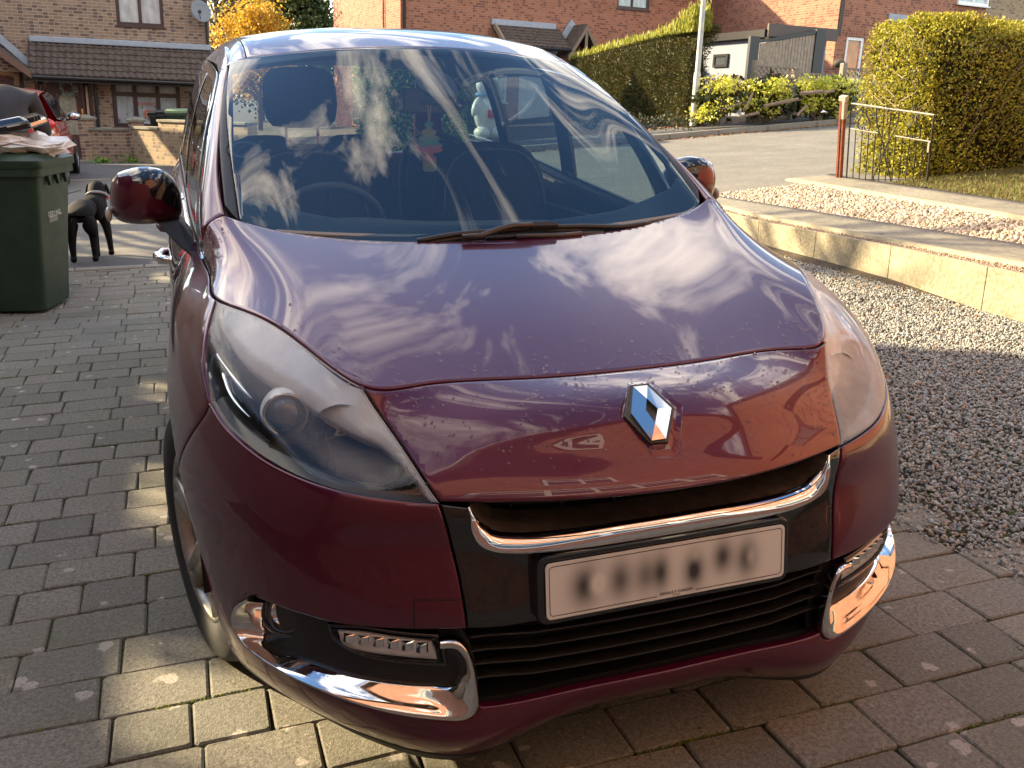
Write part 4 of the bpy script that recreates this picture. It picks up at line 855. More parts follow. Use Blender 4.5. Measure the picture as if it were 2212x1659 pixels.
# ---- droplets on bonnet, nose and lamps
def m_drop():
    M = Mt('water'); gl = M.N('ShaderNodeBsdfGlass'); gl.inputs['IOR'].default_value = 1.33; gl.inputs['Roughness'].default_value = 0; gl.inputs[0].default_value = (1, 1, 1, 1); M.L(gl.outputs[0], M.out.inputs[0]); return M.m
def droplets():
    V = []; F = []; nv = 0; n = 7
    def add(S, uv, r, sx=1):
        nonlocal nv
        p = S.at(uv)[0]; a, b, nn = (q[0] for q in S.jac(uv)); a = a/np.linalg.norm(a); b = np.cross(nn, a); R = r*np.array([rng.uniform(.8, 1.2), rng.uniform(.8, 1.3)])
        for rr, h in ((1, 0.), (.93, .35), (.6, .62)):
            for k in range(n):
                t = 2*math.pi*k/n; V.append(p+a*R[0]*rr*math.cos(t)+b*R[1]*rr*math.sin(t)+nn*(r*h+.0002))
        V.append(p+nn*r*.75)
        for q in range(2):
            for k in range(n): F.append((nv+q*n+k, nv+q*n+(k+1) % n, nv+(q+1)*n+(k+1) % n, nv+(q+1)*n+k))
        for k in range(n): F.append((nv+2*n+k, nv+2*n+(k+1) % n, nv+3*n))
        nv += 3*n+1
    u0 = BON.tu[-1]
    for _ in range(260):                      # leading edge of the bonnet
        add(BON, np.array([rng.uniform(-.62, .62)*u0, abs(rng.normal(0, .10))*BON.tv[-1]+.004]), rng.uniform(.0014, .0038))
    for _ in range(520):                      # nose panel
        u = rng.uniform(cu(3)*.93, -cu(3)*.93); v = TV[-1]-abs(rng.normal(0, .42))*(TV[-1]-TV[5])
        if v > TV[5]+.02 and not inside(np.array([[u, v]]), hole)[0]: add(BODY, np.array([u, v]), rng.uniform(.0013, .0034))
    for _ in range(150):                      # flanks by the pillar
        s = rng.choice([-1, 1]); add(BON, np.array([s*u0*rng.uniform(.86, .985), rng.uniform(.1, .95)*BON.tv[-1]]), rng.uniform(.0012, .0030))
    for s in (1, -1):
        for _ in range(260):
            a = rng.uniform(0, 1); b = hl_up[int(a*(len(hl_up)-1))] if rng.random() < .6 else hl_in[int(a*(len(hl_in)-1))]; uv = b-[0, abs(rng.normal(0, .06))+.012]+[-.01, 0]; uv = uv*[s, 1]; add(BODY, uv, rng.uniform(.0009, .0022))
    o = meshobj('water_droplets', V, F, m_drop(), smooth=True); tag(o, 'clear water droplets beaded over the maroon bonnet and headlights', 'water droplets', kind='stuff')
droplets()
# ================================================================== the surroundings
def PT(px, py, D):                                # point on the measured line of sight at depth D
    return CAM+(FW+RT*(px-1106)/FOC-UP*(py-829.5)/FOC)*D
TILT = Vector((math.sin(rd(1.9)), 0, math.cos(rd(1.9))))
class Face:
    """a vertical plane: local x along it, y into the building, z up"""
    def __init__(s, O, yaw):
        s.O = Vector(O); Z = TILT; U = Vector((math.cos(yaw), math.sin(yaw), 0)); U = (U-Z*U.dot(Z)).normalized(); Nn = Z.cross(U)
        s.U, s.N, s.Z = U, Nn, Z; s.M = Matrix(((U.x, Nn.x, Z.x), (U.y, Nn.y, Z.y), (U.z, Nn.z, Z.z)))
    def p(s, px, py, off=0.):
        d = Vector(FW+RT*(px-1106)/FOC-UP*(py-829.5)/FOC); O = s.O+s.N*off; t = (O-Vector(CAM)).dot(s.N)/d.dot(s.N); q = Vector(CAM)+d*t-s.O
        return q.dot(s.U), q.dot(s.Z)
    def root(s, name, label, cat, group=None): return empty(name, tuple(s.O), label, cat, group, rot=s.M.to_euler())
def m_brick(name, c1, c2, c3, mortar):
    M = Mt(name); p = M.P(Roughness=.88); c = M.co(); sp = M.N('ShaderNodeSeparateXYZ'); M.L(c, sp.inputs[0])
    cb = M.N('ShaderNodeCombineXYZ'); M.L(M.math('ADD', sp.outputs[0], sp.outputs[1]), cb.inputs[0]); M.L(sp.outputs[2], cb.inputs[1])
    b = M.N('ShaderNodeTexBrick'); b.inputs['Scale'].default_value = 1; b.inputs['Brick Width'].default_value = .225; b.inputs['Row Height'].default_value = .075; b.inputs['Mortar Size'].default_value = .007; b.inputs['Mortar Smooth'].default_value = .2; b.inputs['Bias'].default_value = -.1
    b.inputs['Color1'].default_value = c1+(1,); b.inputs['Color2'].default_value = c2+(1,); b.inputs['Mortar'].default_value = mortar+(1,); M.L(cb.outputs[0], b.inputs['Vector'])
    v = M.N('ShaderNodeTexWhiteNoise'); fl = M.N('ShaderNodeVectorMath', operation='SNAP'); fl.inputs[1].default_value = (.1125, .075, 1); M.L(cb.outputs[0], fl.inputs[0]); M.L(fl.outputs[0], v.inputs[0])
    n = M.noise(c, 1.3, 4); k = M.ramp(v.outputs[0], [(.72, 0.), (.74, 1.)]); col = M.mix(M.math('MULTIPLY', k, M.math('SUBTRACT', 1.0, b.outputs['Fac'])), b.outputs['Color'], c3)
    col = M.mix(M.ramp(n, [(.35, 0.), (.75, .35)]), col, tuple(x*.55 for x in c1)); M.L(col, p.inputs['Base Color'])
    M.bump(M.math('ADD', M.math('MULTIPLY', b.outputs['Fac'], -1.0), M.math('MULTIPLY', M.noise(c, 90, 3), .5)), .5, .01); return M.m
BRICK_BROWN = m_brick('brown_brick', (.33, .22, .15), (.24, .155, .11), (.14, .09, .075), (.42, .36, .28))
BRICK_RED = m_brick('orange_brick', (.40, .165, .092), (.31, .12, .068), (.20, .075, .05), (.36, .25, .19))
BRICK_BUFF = m_brick('buff_brick', (.40, .29, .17), (.30, .21, .13), (.2, .14, .1), (.38, .33, .25))
def m_tiles(name, c):
    M = Mt(name); p = M.P(Roughness=.85); co = M.co(); n = M.noise(co, 6, 6, .7); M.L(M.ramp(n, [(.3, tuple(x*.5 for x in c)), (.6, c), (.78, tuple(min(1, x*1.5) for x in c))]), p.inputs['Base Color']); M.bump(M.noise(co, 60, 4), .4, .01); return M.m
TILE = m_tiles('brown_tiles', (.125, .092, .075))
LEAD = simple('lead_flashing', (.32, .36, .42), .55, var=.15, scale=8)
UPVCB = simple('brown_frame', (.045, .022, .020), .35); UPVCW = simple('white_frame', (.78, .79, .78), .35); GUT = simple('black_gutter', (.012, .012, .014), .3)
MAHOG = simple('mahogany_door', (.075, .020, .016), .4, var=.3, scale=5)
def m_pane(name, base, gl=.25):
    M = Mt(name); p = M.P(Base_Color=base, Roughness=.06, Coat_Weight=.6); c = M.co('Object', (1, 1, .35)); n = M.noise(c, 7, 3); M.L(M.ramp(n, [(.3, tuple(x*.7 for x in base)), (.7, tuple(min(1, x*1.25) for x in base))]), p.inputs['Base Color']); return M.m
PANE = m_pane('window_net', (.40, .45, .46)); PANE_D = m_pane('window_dark', (.06, .07, .08)); PANE_Y = m_pane('window_warm', (.50, .42, .26))
def roof_tiles(g, x0, x1, y0, z0, y1, z1, nx, nz, amp=.018):
    """rolled interlocking tiles from the eaves (y0,z0) up to (y1,z1)"""
    V = []; nxs = nx*6+1; L = math.hypot(y1-y0, z1-z0); ny_, nz_ = -(z1-z0)/L, (y1-y0)/L
    rows = []
    for r in range(nz):
        for e, lift in ((0, .028), (.98, .0)):
            t = (r+e)/nz; rows.append([(x0+(x1-x0)*i/(nxs-1), y0+(y1-y0)*t+ny_*(lift+amp*(1+math.sin(2*math.pi*i/6))/2), z0+(z1-z0)*t+nz_*(lift+amp*(1+math.sin(2*math.pi*i/6))/2)) for i in range(nxs)])
    for r in rows: V += r
    F = [(a*nxs+i, a*nxs+i+1, (a+1)*nxs+i+1, (a+1)*nxs+i) for a in range(len(rows)-1) for i in range(nxs-1)]
    # eaves edge
    b = len(V); V += [(p[0], p[1]+.01, p[2]-.03) for p in rows[0]]; F += [(i, b+i, b+i+1, i+1) for i in range(nxs-1)]
    g.add(V, F)
def window(par, x0, x1, z0, z1, y, fr, pane, mull=(), trans=None, fw=.055, sill=True, d=.07):
    e = empty('window', ((x0+x1)/2, y, (z0+z1)/2)); e.parent = par; X, Z = (x1-x0)/2, (z1-z0)/2
    g = MB(); g.bb((-X, -.015, Z-fw), (X, d, Z)); g.bb((-X, -.015, -Z), (X, d, -Z+fw)); g.bb((-X, -.015, -Z+fw), (-X+fw, d, Z-fw)); g.bb((X-fw, -.015, -Z+fw), (X, d, Z-fw))
    for m_ in mull: g.bb((m_*2*X-X-fw/2, -.012, -Z+fw), (m_*2*X-X+fw/2, d, Z-fw))
    if trans is not None: g.bb((-X+fw, -.010, -Z+2*Z*trans-fw/2), (X-fw, d-.002, -Z+2*Z*trans+fw/2))
    g.obj('frame', fr, e, bev=.006)
    g = MB(); g.bb((-X+fw*.8, d*.5, -Z+fw*.8), (X-fw*.8, d*.6, Z-fw*.8)); g.obj('pane', pane, e)
    if sill: g = MB(); g.bb((-X-.05, -.08, -Z-.05), (X+.05, .0, -Z-.003)); g.obj('sill', fr, e, bev=.006)
    return e
def wall_open(g, x0, x1, z0, z1, y0, y1, holes):
    """wall slab with rectangular openings (x0,x1,z0,z1)"""
    xs = sorted({x0, x1}|{h[k] for h in holes for k in (0, 1)}); zs = sorted({z0, z1}|{h[k] for h in holes for k in (2, 3)})
    for a, b in zip(xs[:-1], xs[1:]):
        run = None
        for c, d in zip(zs[:-1], zs[1:]):
            solid = not any(h[0] <= (a+b)/2 <= h[1] and h[2] <= (c+d)/2 <= h[3] for h in holes)
            if solid: run = (run[0], d) if run else (c, d)
            if not solid or d == zs[-1]:
                if run: g.bb((a, y0, run[0]), (b, y1, run[1])); run = None
# ------------------------------------------------------------------ ground
def sstep(t, a, b): t = np.clip((t-a)/(b-a), 0, 1); return t*t*(3-2*t)
def gz(x, y):
    x = np.asarray(x, float); y = np.asarray(y, float)
    s = .066*np.clip(x-.6, 0, 22)-.009*np.clip(-x, 0, 10)*sstep(y, 14, 24)*1.6
    ours = sstep(y, 6.0, 8.2); near = np.where(x < 4.34, s*ours, np.maximum(s, .30-.012*np.clip(y-3, 0, 6)) * 1.0)
    far = s+ .10*sstep(y, 19, 26)*sstep(x, 6, 12)
    return np.where(y < 8.2, near, far)
def sheet(name, xs, ys, dz, mat, fn=gz, label=None, cat=None, kind='structure', clip=None):
    X, Y = np.meshgrid(xs, ys); Z = fn(X, Y)+dz; V = np.stack([X, Y, Z], -1).reshape(-1, 3); i = np.arange(len(V)).reshape(X.shape)
    F = np.stack([i[:-1, :-1].ravel(), i[:-1, 1:].ravel(), i[1:, 1:].ravel(), i[1:, :-1].ravel()], 1)
    if clip is not None: c = V[F].mean(1); F = F[clip(c[:, 0], c[:, 1])]
    return tag(meshobj(name, V, F, mat, smooth=True), label, cat, kind=kind)
def m_ground(name, cols, sc, rough=.9, b=.3, speck=None, bs=120):
    M = Mt(name); p = M.P(Roughness=rough); c = M.co(); n = M.mix(.5, M.noise(c, sc, 6, .7), M.noise(c, sc*14, 3, .7)); M.L(M.ramp(n, cols), p.inputs['Base Color']); M.bump(M.noise(c, bs, 4, .7), b, .012); return M.m
ASPH = m_ground('asphalt', [(.3, (.10, .095, .085)), (.5, (.165, .155, .135)), (.7, (.25, .235, .205))], 1.4, bs=90, b=.5)
ASPHD = m_ground('footway_asphalt', [(.3, (.06, .06, .062)), (.5, (.09, .09, .092)), (.72, (.13, .13, .13))], 1.8, bs=90, b=.4)
CONC = m_ground('concrete', [(.32, (.11, .10, .075)), (.48, (.21, .195, .155)), (.62, (.28, .26, .21))], 1.6, bs=70, b=.35)
SOIL = m_ground('soil', [(.3, (.030, .024, .016)), (.5, (.06, .045, .03)), (.7, (.10, .08, .05))], 3, bs=60, b=.6)
sheet('ground', np.concatenate([np.linspace(-600, -30, 8), np.linspace(-20, 45, 90), np.linspace(60, 600, 8)]), np.concatenate([np.linspace(-600, -20, 6), np.linspace(-12, 60, 90), np.linspace(80, 900, 8)]), -.06, SOIL, clip=None)
rx = np.linspace(-14, 40, 150)
def road_edge(x): return 16.3+.0*x
sheet('road', rx, np.concatenate([np.linspace(7.55, 9, 14), np.linspace(9.2, 16.6, 40)]), -.004, ASPH, label=None, clip=lambda x, y: (y < 16.45+.0*x))
sheet('parking_bay', np.linspace(-14, 2.5, 30), np.linspace(16.3, 22.6, 20), .004, ASPHD)
sheet('near_pavement', np.linspace(-14, 4.3, 40), np.linspace(6.98, 7.62, 6), .004, ASPHD)
sheet('far_pavement', np.linspace(2.5, 40, 90), np.linspace(16.62, 18.4, 8), .095, ASPHD)
KERB = m_ground('kerb_stone', [(.3, (.16, .145, .12)), (.5, (.25, .23, .19)), (.7, (.34, .31, .25))], 2.5, bs=50, b=.3)
def strip_solid(name, pts, w, h, mat, dz=0, joints=None):
    g = MB(); P = cr(pts, 10) if len(pts) > 2 else np.array([np.array(pts[0])+(np.array(pts[1])-np.array(pts[0]))*t for t in np.linspace(0, 1, 20)])
    for a, b in zip(P[:-1], P[1:]):
        d = (b-a)/np.linalg.norm(b-a); n_ = np.array([-d[1], d[0]])*w/2; gap = d*.004; a, b = a+gap, b-gap
        za, zb = float(gz(*a)), float(gz(*b)); g.prism([(a[0]-n_[0], a[1]-n_[1], za-.08), (a[0]+n_[0], a[1]+n_[1], za-.08), (a[0]+n_[0], a[1]+n_[1], za+h), (a[0]-n_[0], a[1]-n_[1], za+h)], (b[0]-a[0], b[1]-a[1], zb-za))
    return tag(g.obj(name, mat, bev=.012), kind='structure')
strip_solid('kerb', [(2.5, 16.55), (9, 16.5), (22, 16.5)], .14, .115, KERB)
strip_solid('kerb', [(-14, 16.3), (2.4, 16.3)], .12, .02, KERB)
strip_solid('kerb', [(-14, 21.9), (-4.0, 22.1), (0.8, 21.4)], .25, .05, KERB)
strip_solid('kerb', [(-6, 6.92), (4.2, 6.92)], .14, .012, KERB)
# block paving
def m_paver():
    M = Mt('block_paver'); p = M.P(Roughness=.9); c = M.co(); gm = M.N('ShaderNodeNewGeometry'); rnd = gm.outputs['Random Per Island']
    a = M.ramp(rnd, [(0, (.22, .215, .18)), (.35, (.31, .295, .24)), (.7, (.34, .31, .265)), (1, (.26, .255, .215))]); n = M.noise(c, 90, 5, .75); a = M.mix(M.ramp(n, [(.32, .9), (.62, 0.)]), a, (.10, .09, .07)); n2 = M.noise(c, 260, 3, .7)
    a = M.mix(M.ramp(n2, [(.58, 0.), (.68, .75)]), a, (.58, .54, .45)); st = M.noise(c, 1.7, 5, .6); a = M.mix(M.ramp(st, [(.45, 0.), (.75, .5)]), a, (.17, .16, .10))
    v = M.N('ShaderNodeTexVoronoi'); v.inputs['Scale'].default_value = 9.5; v.inputs['Randomness'].default_value = 1.0; w = M.N('ShaderNodeVectorMath', operation='ADD'); nn = M.N('ShaderNodeTexNoise'); nn.inputs['Scale'].default_value = 34; nn.inputs['Detail'].default_value = 4; M.L(c, nn.inputs[0])
    sc = M.N('ShaderNodeVectorMath', operation='SCALE'); sc.inputs['Scale'].default_value = .045; M.L(nn.outputs['Color'], sc.inputs[0]); M.L(c, w.inputs[0]); M.L(sc.outputs[0], w.inputs[1]); M.L(w.outputs[0], v.inputs['Vector'])
    sz = M.math('MULTIPLY', M.ramp(M.noise(c, 2.1, 3), [(.36, .02), (.60, .22)]), 1.0); dd = M.math('SUBTRACT', sz, v.outputs['Distance'])
    lich = M.ramp(M.math('MULTIPLY', dd, 16.0), [(.0, 0.), (.7, .85)]); a = M.mix(M.math('MULTIPLY', lich, M.ramp(M.noise(c, 160, 3, .7), [(.3, .2), (.6, 1.)])), a, (.62, .55, .48)); M.L(a, p.inputs['Base Color'])
    M.bump(M.math('ADD', M.noise(c, 150, 5, .75), M.math('MULTIPLY', n2, .5)), .9, .006); return M.m
def pavers():
    V = []; F = []; nv = 0; r = np.random.default_rng(11); pitch = .1712; y = .611-pitch*18; k = 0
    while y < 6.84:
        x = -6.2 if y > 1.5 else -3.2; x -= r.uniform(0, .2)
        xe_ = 1.24 if y > .9 else 1.2-.0*y
        xe_ = float(np.interp(y, [-3, .35, .9, 7], [2.4, 1.42, 1.26, 1.26])) if y < .9 else 1.26
        while x < xe_:
            L = r.choice([.245, .245, .245, .172, .205]); a, b = x+.0025, x+L-.0025; c, d = y+.0025, y+pitch-.0025; x += L
            z = r.normal(0, .0012); tl = r.normal(0, .0012, 2); j = r.normal(0, .0016, (8, 2)); e = .0045
            o = [(a, c), (b, c), (b, d), (a, d)]; q = [(a+.007, c), (b-.007, c), (b, c+.007), (b, d-.007), (b-.007, d), (a+.007, d), (a, d-.007), (a, c+.007)]
            q = [(p[0]+s_[0], p[1]+s_[1]) for p, s_ in zip(q, j)]; mx_, my_ = (a+b)/2, (c+d)/2
            for ring, zz, ins_ in ((0, -.03, 0), (1, -.004, 0), (2, 0, e)):
                for p in q:
                    dx, dy = mx_-p[0], my_-p[1]; l_ = math.hypot(dx, dy); V.append((p[0]+dx/l_*ins_*1.4, p[1]+dy/l_*ins_*1.4, z+zz+tl[0]*dx*8+tl[1]*dy*8))
            for rg in (0, 1): F += [(nv+rg*8+i, nv+rg*8+(i+1) % 8, nv+rg*8+8+(i+1) % 8, nv+rg*8+8+i) for i in range(8)]
            F.append(tuple(nv+16+i for i in range(8))); nv += 24
        y += pitch; k += 1
    o = meshobj('driveway', V, F, m_paver()); tag(o, kind='structure')
pavers()
def m_joint():
    M = Mt('joint_soil'); p = M.P(Roughness=.95); c = M.co(); n = M.noise(c, 2.2, 5, .7); n2 = M.noise(c, 60, 3)
    M.L(M.mix(M.ramp(M.mix(.4, n, n2), [(.45, 0.), (.60, 1.)]), (.020, .015, .010), (.055, .075, .012)), p.inputs['Base Color']); M.bump(n2, .8, .01); return M.m
sheet('driveway_bed', np.linspace(-7, 2.6, 5), np.linspace(-3.2, 6.9, 5), -.0085, m_joint(), fn=lambda x, y: 0*x)
def scatter_mesh(name, P, size, mat, kind='stuff', shape='chip', label=None, cat=None, flat=.6, seed=1, yaw=None):
    r = np.random.default_rng(seed); n = len(P)
    base = np.array([(1, 0, 0), (-1, 0, 0), (0, 1, 0), (0, -1, 0), (0, 0, 1), (0, 0, -1)], float); tri = np.array([(0, 2, 4), (2, 1, 4), (1, 3, 4), (3, 0, 4), (2, 0, 5), (1, 2, 5), (3, 1, 5), (0, 3, 5)])
    if shape == 'chip':
        base = np.array([(1, .1, -.2), (-1, -.2, .1), (.1, 1, .2), (-.1, -.9, -.1), (.3, .2, 1), (-.3, -.1, -1)]); 
    if shape == 'pebble':
        base = np.array([(math.cos(a)*q, math.sin(a)*q, h) for h, q in ((-.7, .6), (0, 1), (.7, .6)) for a in np.linspace(0, 2*math.pi, 6, endpoint=False)]+[(0, 0, 1)]); f = []
        for rr in (0, 1):
            for k in range(6): a_, b_ = rr*6+k, rr*6+(k+1) % 6; f += [(a_, b_, b_+6), (a_, b_+6, a_+6)]
        f += [(12+k, 12+(k+1) % 6, 18) for k in range(6)]; tri = np.array(f)
    if shape == 'leaf': base = np.array([(0, -1, 0), (.55, -.1, .18), (0, 1, .1), (-.55, -.1, .18)]); tri = np.array([(0, 1, 2), (0, 2, 3)])
    q = r.normal(size=(n, 4)); q /= np.linalg.norm(q, axis=1)[:, None]
    if shape in ('pebble', 'leaf') and yaw is None:
        a = r.uniform(0, 2*math.pi, n)/2; tl = r.normal(0, .18, (n, 2)); q = np.stack([np.cos(a), tl[:, 0], tl[:, 1], np.sin(a)], 1); q /= np.linalg.norm(q, axis=1)[:, None]
    w, x, y, z = q.T; R = np.stack([1-2*(y*y+z*z), 2*(x*y-z*w), 2*(x*z+y*w), 2*(x*y+z*w), 1-2*(x*x+z*z), 2*(y*z-x*w), 2*(x*z-y*w), 2*(y*z+x*w), 1-2*(x*x+y*y)], 1).reshape(n, 3, 3)
    s = (size[0]+(size[1]-size[0])*r.random(n)**1.5)[:, None, None]*np.array([1, .8, flat])*r.uniform(.75, 1.25, (n, 1, 3)); B = base[None]*s
    if shape == 'chip': B = B*r.uniform(.7, 1.25, B.shape)
    V = np.einsum('nij,nkj->nki', R, B)+P[:, None]; F = (tri[None]+(np.arange(n)*len(base))[:, None, None]).reshape(-1, 3)
    return tag(meshobj(name, V.reshape(-1, 3), F, mat), label, cat, kind=kind)
def m_stones(name, stops, rough=.8):
    M = Mt(name); p = M.P(Roughness=rough); g = M.N('ShaderNodeNewGeometry'); M.L(M.mix(M.noise(M.co(), 150, 3), M.ramp(g.outputs['Random Per Island'], stops), (.1, .09, .08), 'MULTIPLY') if False else M.ramp(g.outputs['Random Per Island'], stops), p.inputs['Base Color']); return M.m
def pts_in(n, x0, x1, y0, y1, ok, seed, z=None, dz=0., jz=.004):
    r = np.random.default_rng(seed); x = r.uniform(x0, x1, n); y = r.uniform(y0, y1, n); k = ok(x, y); x, y = x[k], y[k]; zz = (gz(x, y) if z is None else z+0*x)+dz+r.uniform(-jz, jz, len(x)); return np.stack([x, y, zz], 1)
WX = lambda y: np.interp(y, [-1, 3, 4.4, 5.4, 6.2, 7.6], [4.20, 4.21, 4.34, 4.36, 4.37, 4.50])      # line of the little retaining wall
gedge = lambda y: np.interp(y, [-3, .35, .85, 7], [2.45, 1.43, 1.27, 1.27])
GRV = m_stones('grey_gravel', [(0, (.17, .185, .185)), (.3, (.27, .285, .28)), (.55, (.36, .37, .35)), (.8, (.45, .45, .41)), (.94, (.34, .27, .20)), (1, (.62, .60, .54))])
sheet('gravel_bed', np.linspace(1.2, 4.3, 4), np.linspace(-3, 7, 4), -.012, SOIL, fn=lambda x, y: 0*x)
Pg = np.vstack([pts_in(78000, 1.2, 4.4, -.9, 3.4, lambda x, y: (x > gedge(y)+.03) & (x < WX(y)-.02), 3, z=.0, dz=-.002, jz=.008), pts_in(46000, 1.25, 4.4, 3.4, 6.8, lambda x, y: (x > gedge(y)+.03) & (x < WX(y)-.02), 4, z=0., dz=-.002, jz=.008)])
scatter_mesh('gravel', Pg, (.0075, .0142), GRV, shape='chip', label='loose grey slate and granite gravel beside the paved drive', cat='gravel', flat=.65)
# retaining wall of concrete slabs
wall_root = empty('retaining_wall', (4.3, 4, 0), 'low wall of upright buff concrete slabs between the grey gravel and the raised drive', 'garden wall')
SLAB = m_ground('slab_concrete', [(.30, (.10, .085, .05)), (.42, (.24, .205, .135)), (.52, (.34, .295, .20)), (.66, (.46, .40, .29))], 2.6, bs=35, b=.6)
jy = [-1.2, -.05, 1.1, 2.25, 3.34, 4.37, 5.32, 6.2, 7.1]
for a, b in zip(jy[:-1], jy[1:]):
    xa, xb = float(WX(a)), float(WX(b)); ha, hb = .30-.015*max(0, a-3), .30-.015*max(0, b-3); g = MB(); e = .003
    V = [(xa, a+e, -.05), (xa+.05, a+e, -.05), (xa+.05, a+e, ha), (xa, a+e, ha), (xb, b-e, -.05), (xb+.05, b-e, -.05), (xb+.05, b-e, hb), (xb, b-e, hb)]
    V = [(p[0]-4.3, p[1]-4, p[2]) for p in V]; g.add(V, [(0, 1, 2, 3), (7, 6, 5, 4), (0, 4, 5, 1), (1, 5, 6, 2), (2, 6, 7, 3), (3, 7, 4, 0)]); g.obj('slab', SLAB, wall_root, bev=.004)
ED = m_ground('edging', [(.3, (.22, .19, .13)), (.5, (.36, .31, .21)), (.7, (.45, .40, .28))], 5, bs=40)
# neighbour's strips: edges as functions of y
nzf = lambda x, y: np.maximum(.066*np.clip(x-.6, 0, 22), .295-.012*np.clip(y-3, 0, 6))
E1 = lambda y: np.interp(y, [-1, 3.2, 6.6, 7.6], [4.55, 4.42+.06, 4.52, 4.62]); E2 = lambda y: np.interp(y, [-1, 3.9, 7.79, 8.6], [5.38, 5.17, 4.98, 5.0]); E3 = lambda y: np.interp(y, [-1, 4.73, 8.59, 9], [5.95, 6.07, 6.40, 6.45]); E4 = lambda y: np.interp(y, [-1, 5.4, 8.4, 9.2], [6.85, 6.8, 7.05, 7.25])
def ribbon(name, a, b, y0, y1, dz, mat, n=50):
    ys = np.linspace(y0, y1, n); A = np.stack([a(ys), ys], 1); B = np.stack([b(ys), ys], 1); V = []
    for k, q in ((0, -.09), (0, 0), (.25, 0), (.5, 0), (.75, 0), (1, 0), (1, -.09)): P = A*(1-k)+B*k; V.append(np.column_stack([P, nzf(P[:, 0], P[:, 1])+dz+q]))
    V = np.array(V).reshape(-1, 3); i = np.arange(7*n).reshape(7, n); return tag(meshobj(name, V, np.stack([i[:-1, :-1].ravel(), i[1:, :-1].ravel(), i[1:, 1:].ravel(), i[:-1, 1:].ravel()], 1), mat), kind='structure')
ribbon('grit_bed', lambda y: WX(y)+.04, E1, -1, 7.4, -.008, ED); ribbon('concrete_track', E1, E2, -1, 7.95, .02, CONC); ribbon('pebble_bed', E2, E3, -1, 8.3, -.008, ED); ribbon('concrete_path', E3, E4, -1, 8.7, .022, CONC)
ribbon('concrete_edging', lambda y: E1(y)-.03, lambda y: E1(y)+.03, -1, 7.5, .032, ED); ribbon('concrete_edging', lambda y: E3(y)-.04, lambda y: E3(y)+.04, -1, 8.3, .045, ED)
PEB = m_stones('cream_pebbles', [(0, (.22, .18, .13)), (.3, (.42, .36, .27)), (.7, (.55, .50, .42)), (1, (.38, .26, .18))])
Pp = pts_in(22000, 4.9, 6.6, 1.2, 8.2, lambda x, y: (x > E2(y)+.0) & (x < E3(y)-.04), 8); Pp[:, 2] = nzf(Pp[:, 0], Pp[:, 1])+rng.uniform(-.004, .012, len(Pp)); scatter_mesh('pebbles', Pp, (.011, .024), PEB, shape='pebble', label='cream and tan pebbles between the two concrete strips', cat='pebbles', flat=.7)
Pp = pts_in(16000, 4.2, 4.7, 1.2, 7.3, lambda x, y: (x > WX(y)+.05) & (x < E1(y)-.03), 9); Pp[:, 2] = nzf(Pp[:, 0], Pp[:, 1])+rng.uniform(-.006, .006, len(Pp)); scatter_mesh('red_grit', Pp, (.005, .011), m_stones('pink_grit', [(0, (.22, .15, .11)), (.5, (.40, .28, .22)), (1, (.50, .42, .34))]), label='pinkish grit and moss along the top of the retaining wall', cat='grit')
GRASS = m_ground('lawn_turf', [(.3, (.05, .045, .014)), (.5, (.11, .095, .025)), (.7, (.17, .14, .04))], 2.2, bs=60, b=.8)
sheet('lawn', np.linspace(6.7, 16, 30), np.linspace(-1, 7.6, 24), .012, GRASS, fn=lambda x, y: nzf(x, y), clip=lambda x, y: x > E4(y)-.05)
LEAFB = m_stones('dead_leaves', [(0, (.30, .10, .03)), (.4, (.42, .17, .05)), (.7, (.28, .15, .06)), (1, (.50, .30, .12))])
Pl = np.vstack([pts_in(260, 1.4, 4.3, .2, 6.3, lambda x, y: (x > gedge(y)) & (x < WX(y)-.05), 21, z=0., dz=.014), pts_in(150, 3.9, 4.35, 1.5, 6.3, lambda x, y: x < WX(y)-.02, 22, z=0, dz=.015)])
Pk = pts_in(2600, 2.6, 26, 16.15, 16.45, lambda x, y: np.ones(len(x), bool), 23, dz=.01); Ph = pts_in(1500, 8, 20, 18.0, 18.7, lambda x, y: np.ones(len(x), bool), 24, dz=.11)
scatter_mesh('fallen_leaves', Pl, (.012, .022), LEAFB, shape='leaf', label='orange dead leaves scattered over the grey gravel', cat='leaves', seed=5)
scatter_mesh('fallen_leaves', np.vstack([Pk, Ph]), (.02, .045), LEAFB, shape='leaf', label='brown leaf litter lying along the far kerb', cat='leaves', seed=6)
# grass blades and moss
def blades(name, P, h, mat, label, cat, w=.004, seed=2, lean=.5):
    r = np.random.default_rng(seed); n = len(P); a = r.uniform(0, 2*math.pi, n); d = np.stack([np.cos(a), np.sin(a), 0*a], 1)*w; ln = r.normal(0, lean, (n, 2)); H = r.uniform(h*.4, h, n)
    tip = P+np.column_stack([ln[:, 0]*H, ln[:, 1]*H, H]); V = np.stack([P-d, P+d, tip], 1).reshape(-1, 3); return tag(meshobj(name, V, np.arange(3*n).reshape(n, 3), mat), label, cat, kind='stuff')
Pb = pts_in(60000, 6.75, 11.5, 3.2, 7.5, lambda x, y: (x > E4(y)+.02), 31); Pb[:, 2] = nzf(Pb[:, 0], Pb[:, 1])+.01
gg = rng.random(len(Pb)) < np.clip((Pb[:, 0]-7.2)*.7-(Pb[:, 1]-6.0)*.8, .10, 1)
blades('grass', Pb[gg], .07, m_stones('green_grass', [(0, (.06, .13, .012)), (.6, (.12, .22, .02)), (1, (.20, .28, .04))], .6), 'bright green grass on the neighbour lawn at the right edge', 'grass')
blades('dry_grass', Pb[~gg], .045, m_stones('dry_grass_mat', [(0, (.12, .09, .03)), (.6, (.20, .15, .05)), (1, (.14, .16, .04))], .8), 'dry mossy yellowish turf below the clipped privet hedge', 'grass', seed=3)
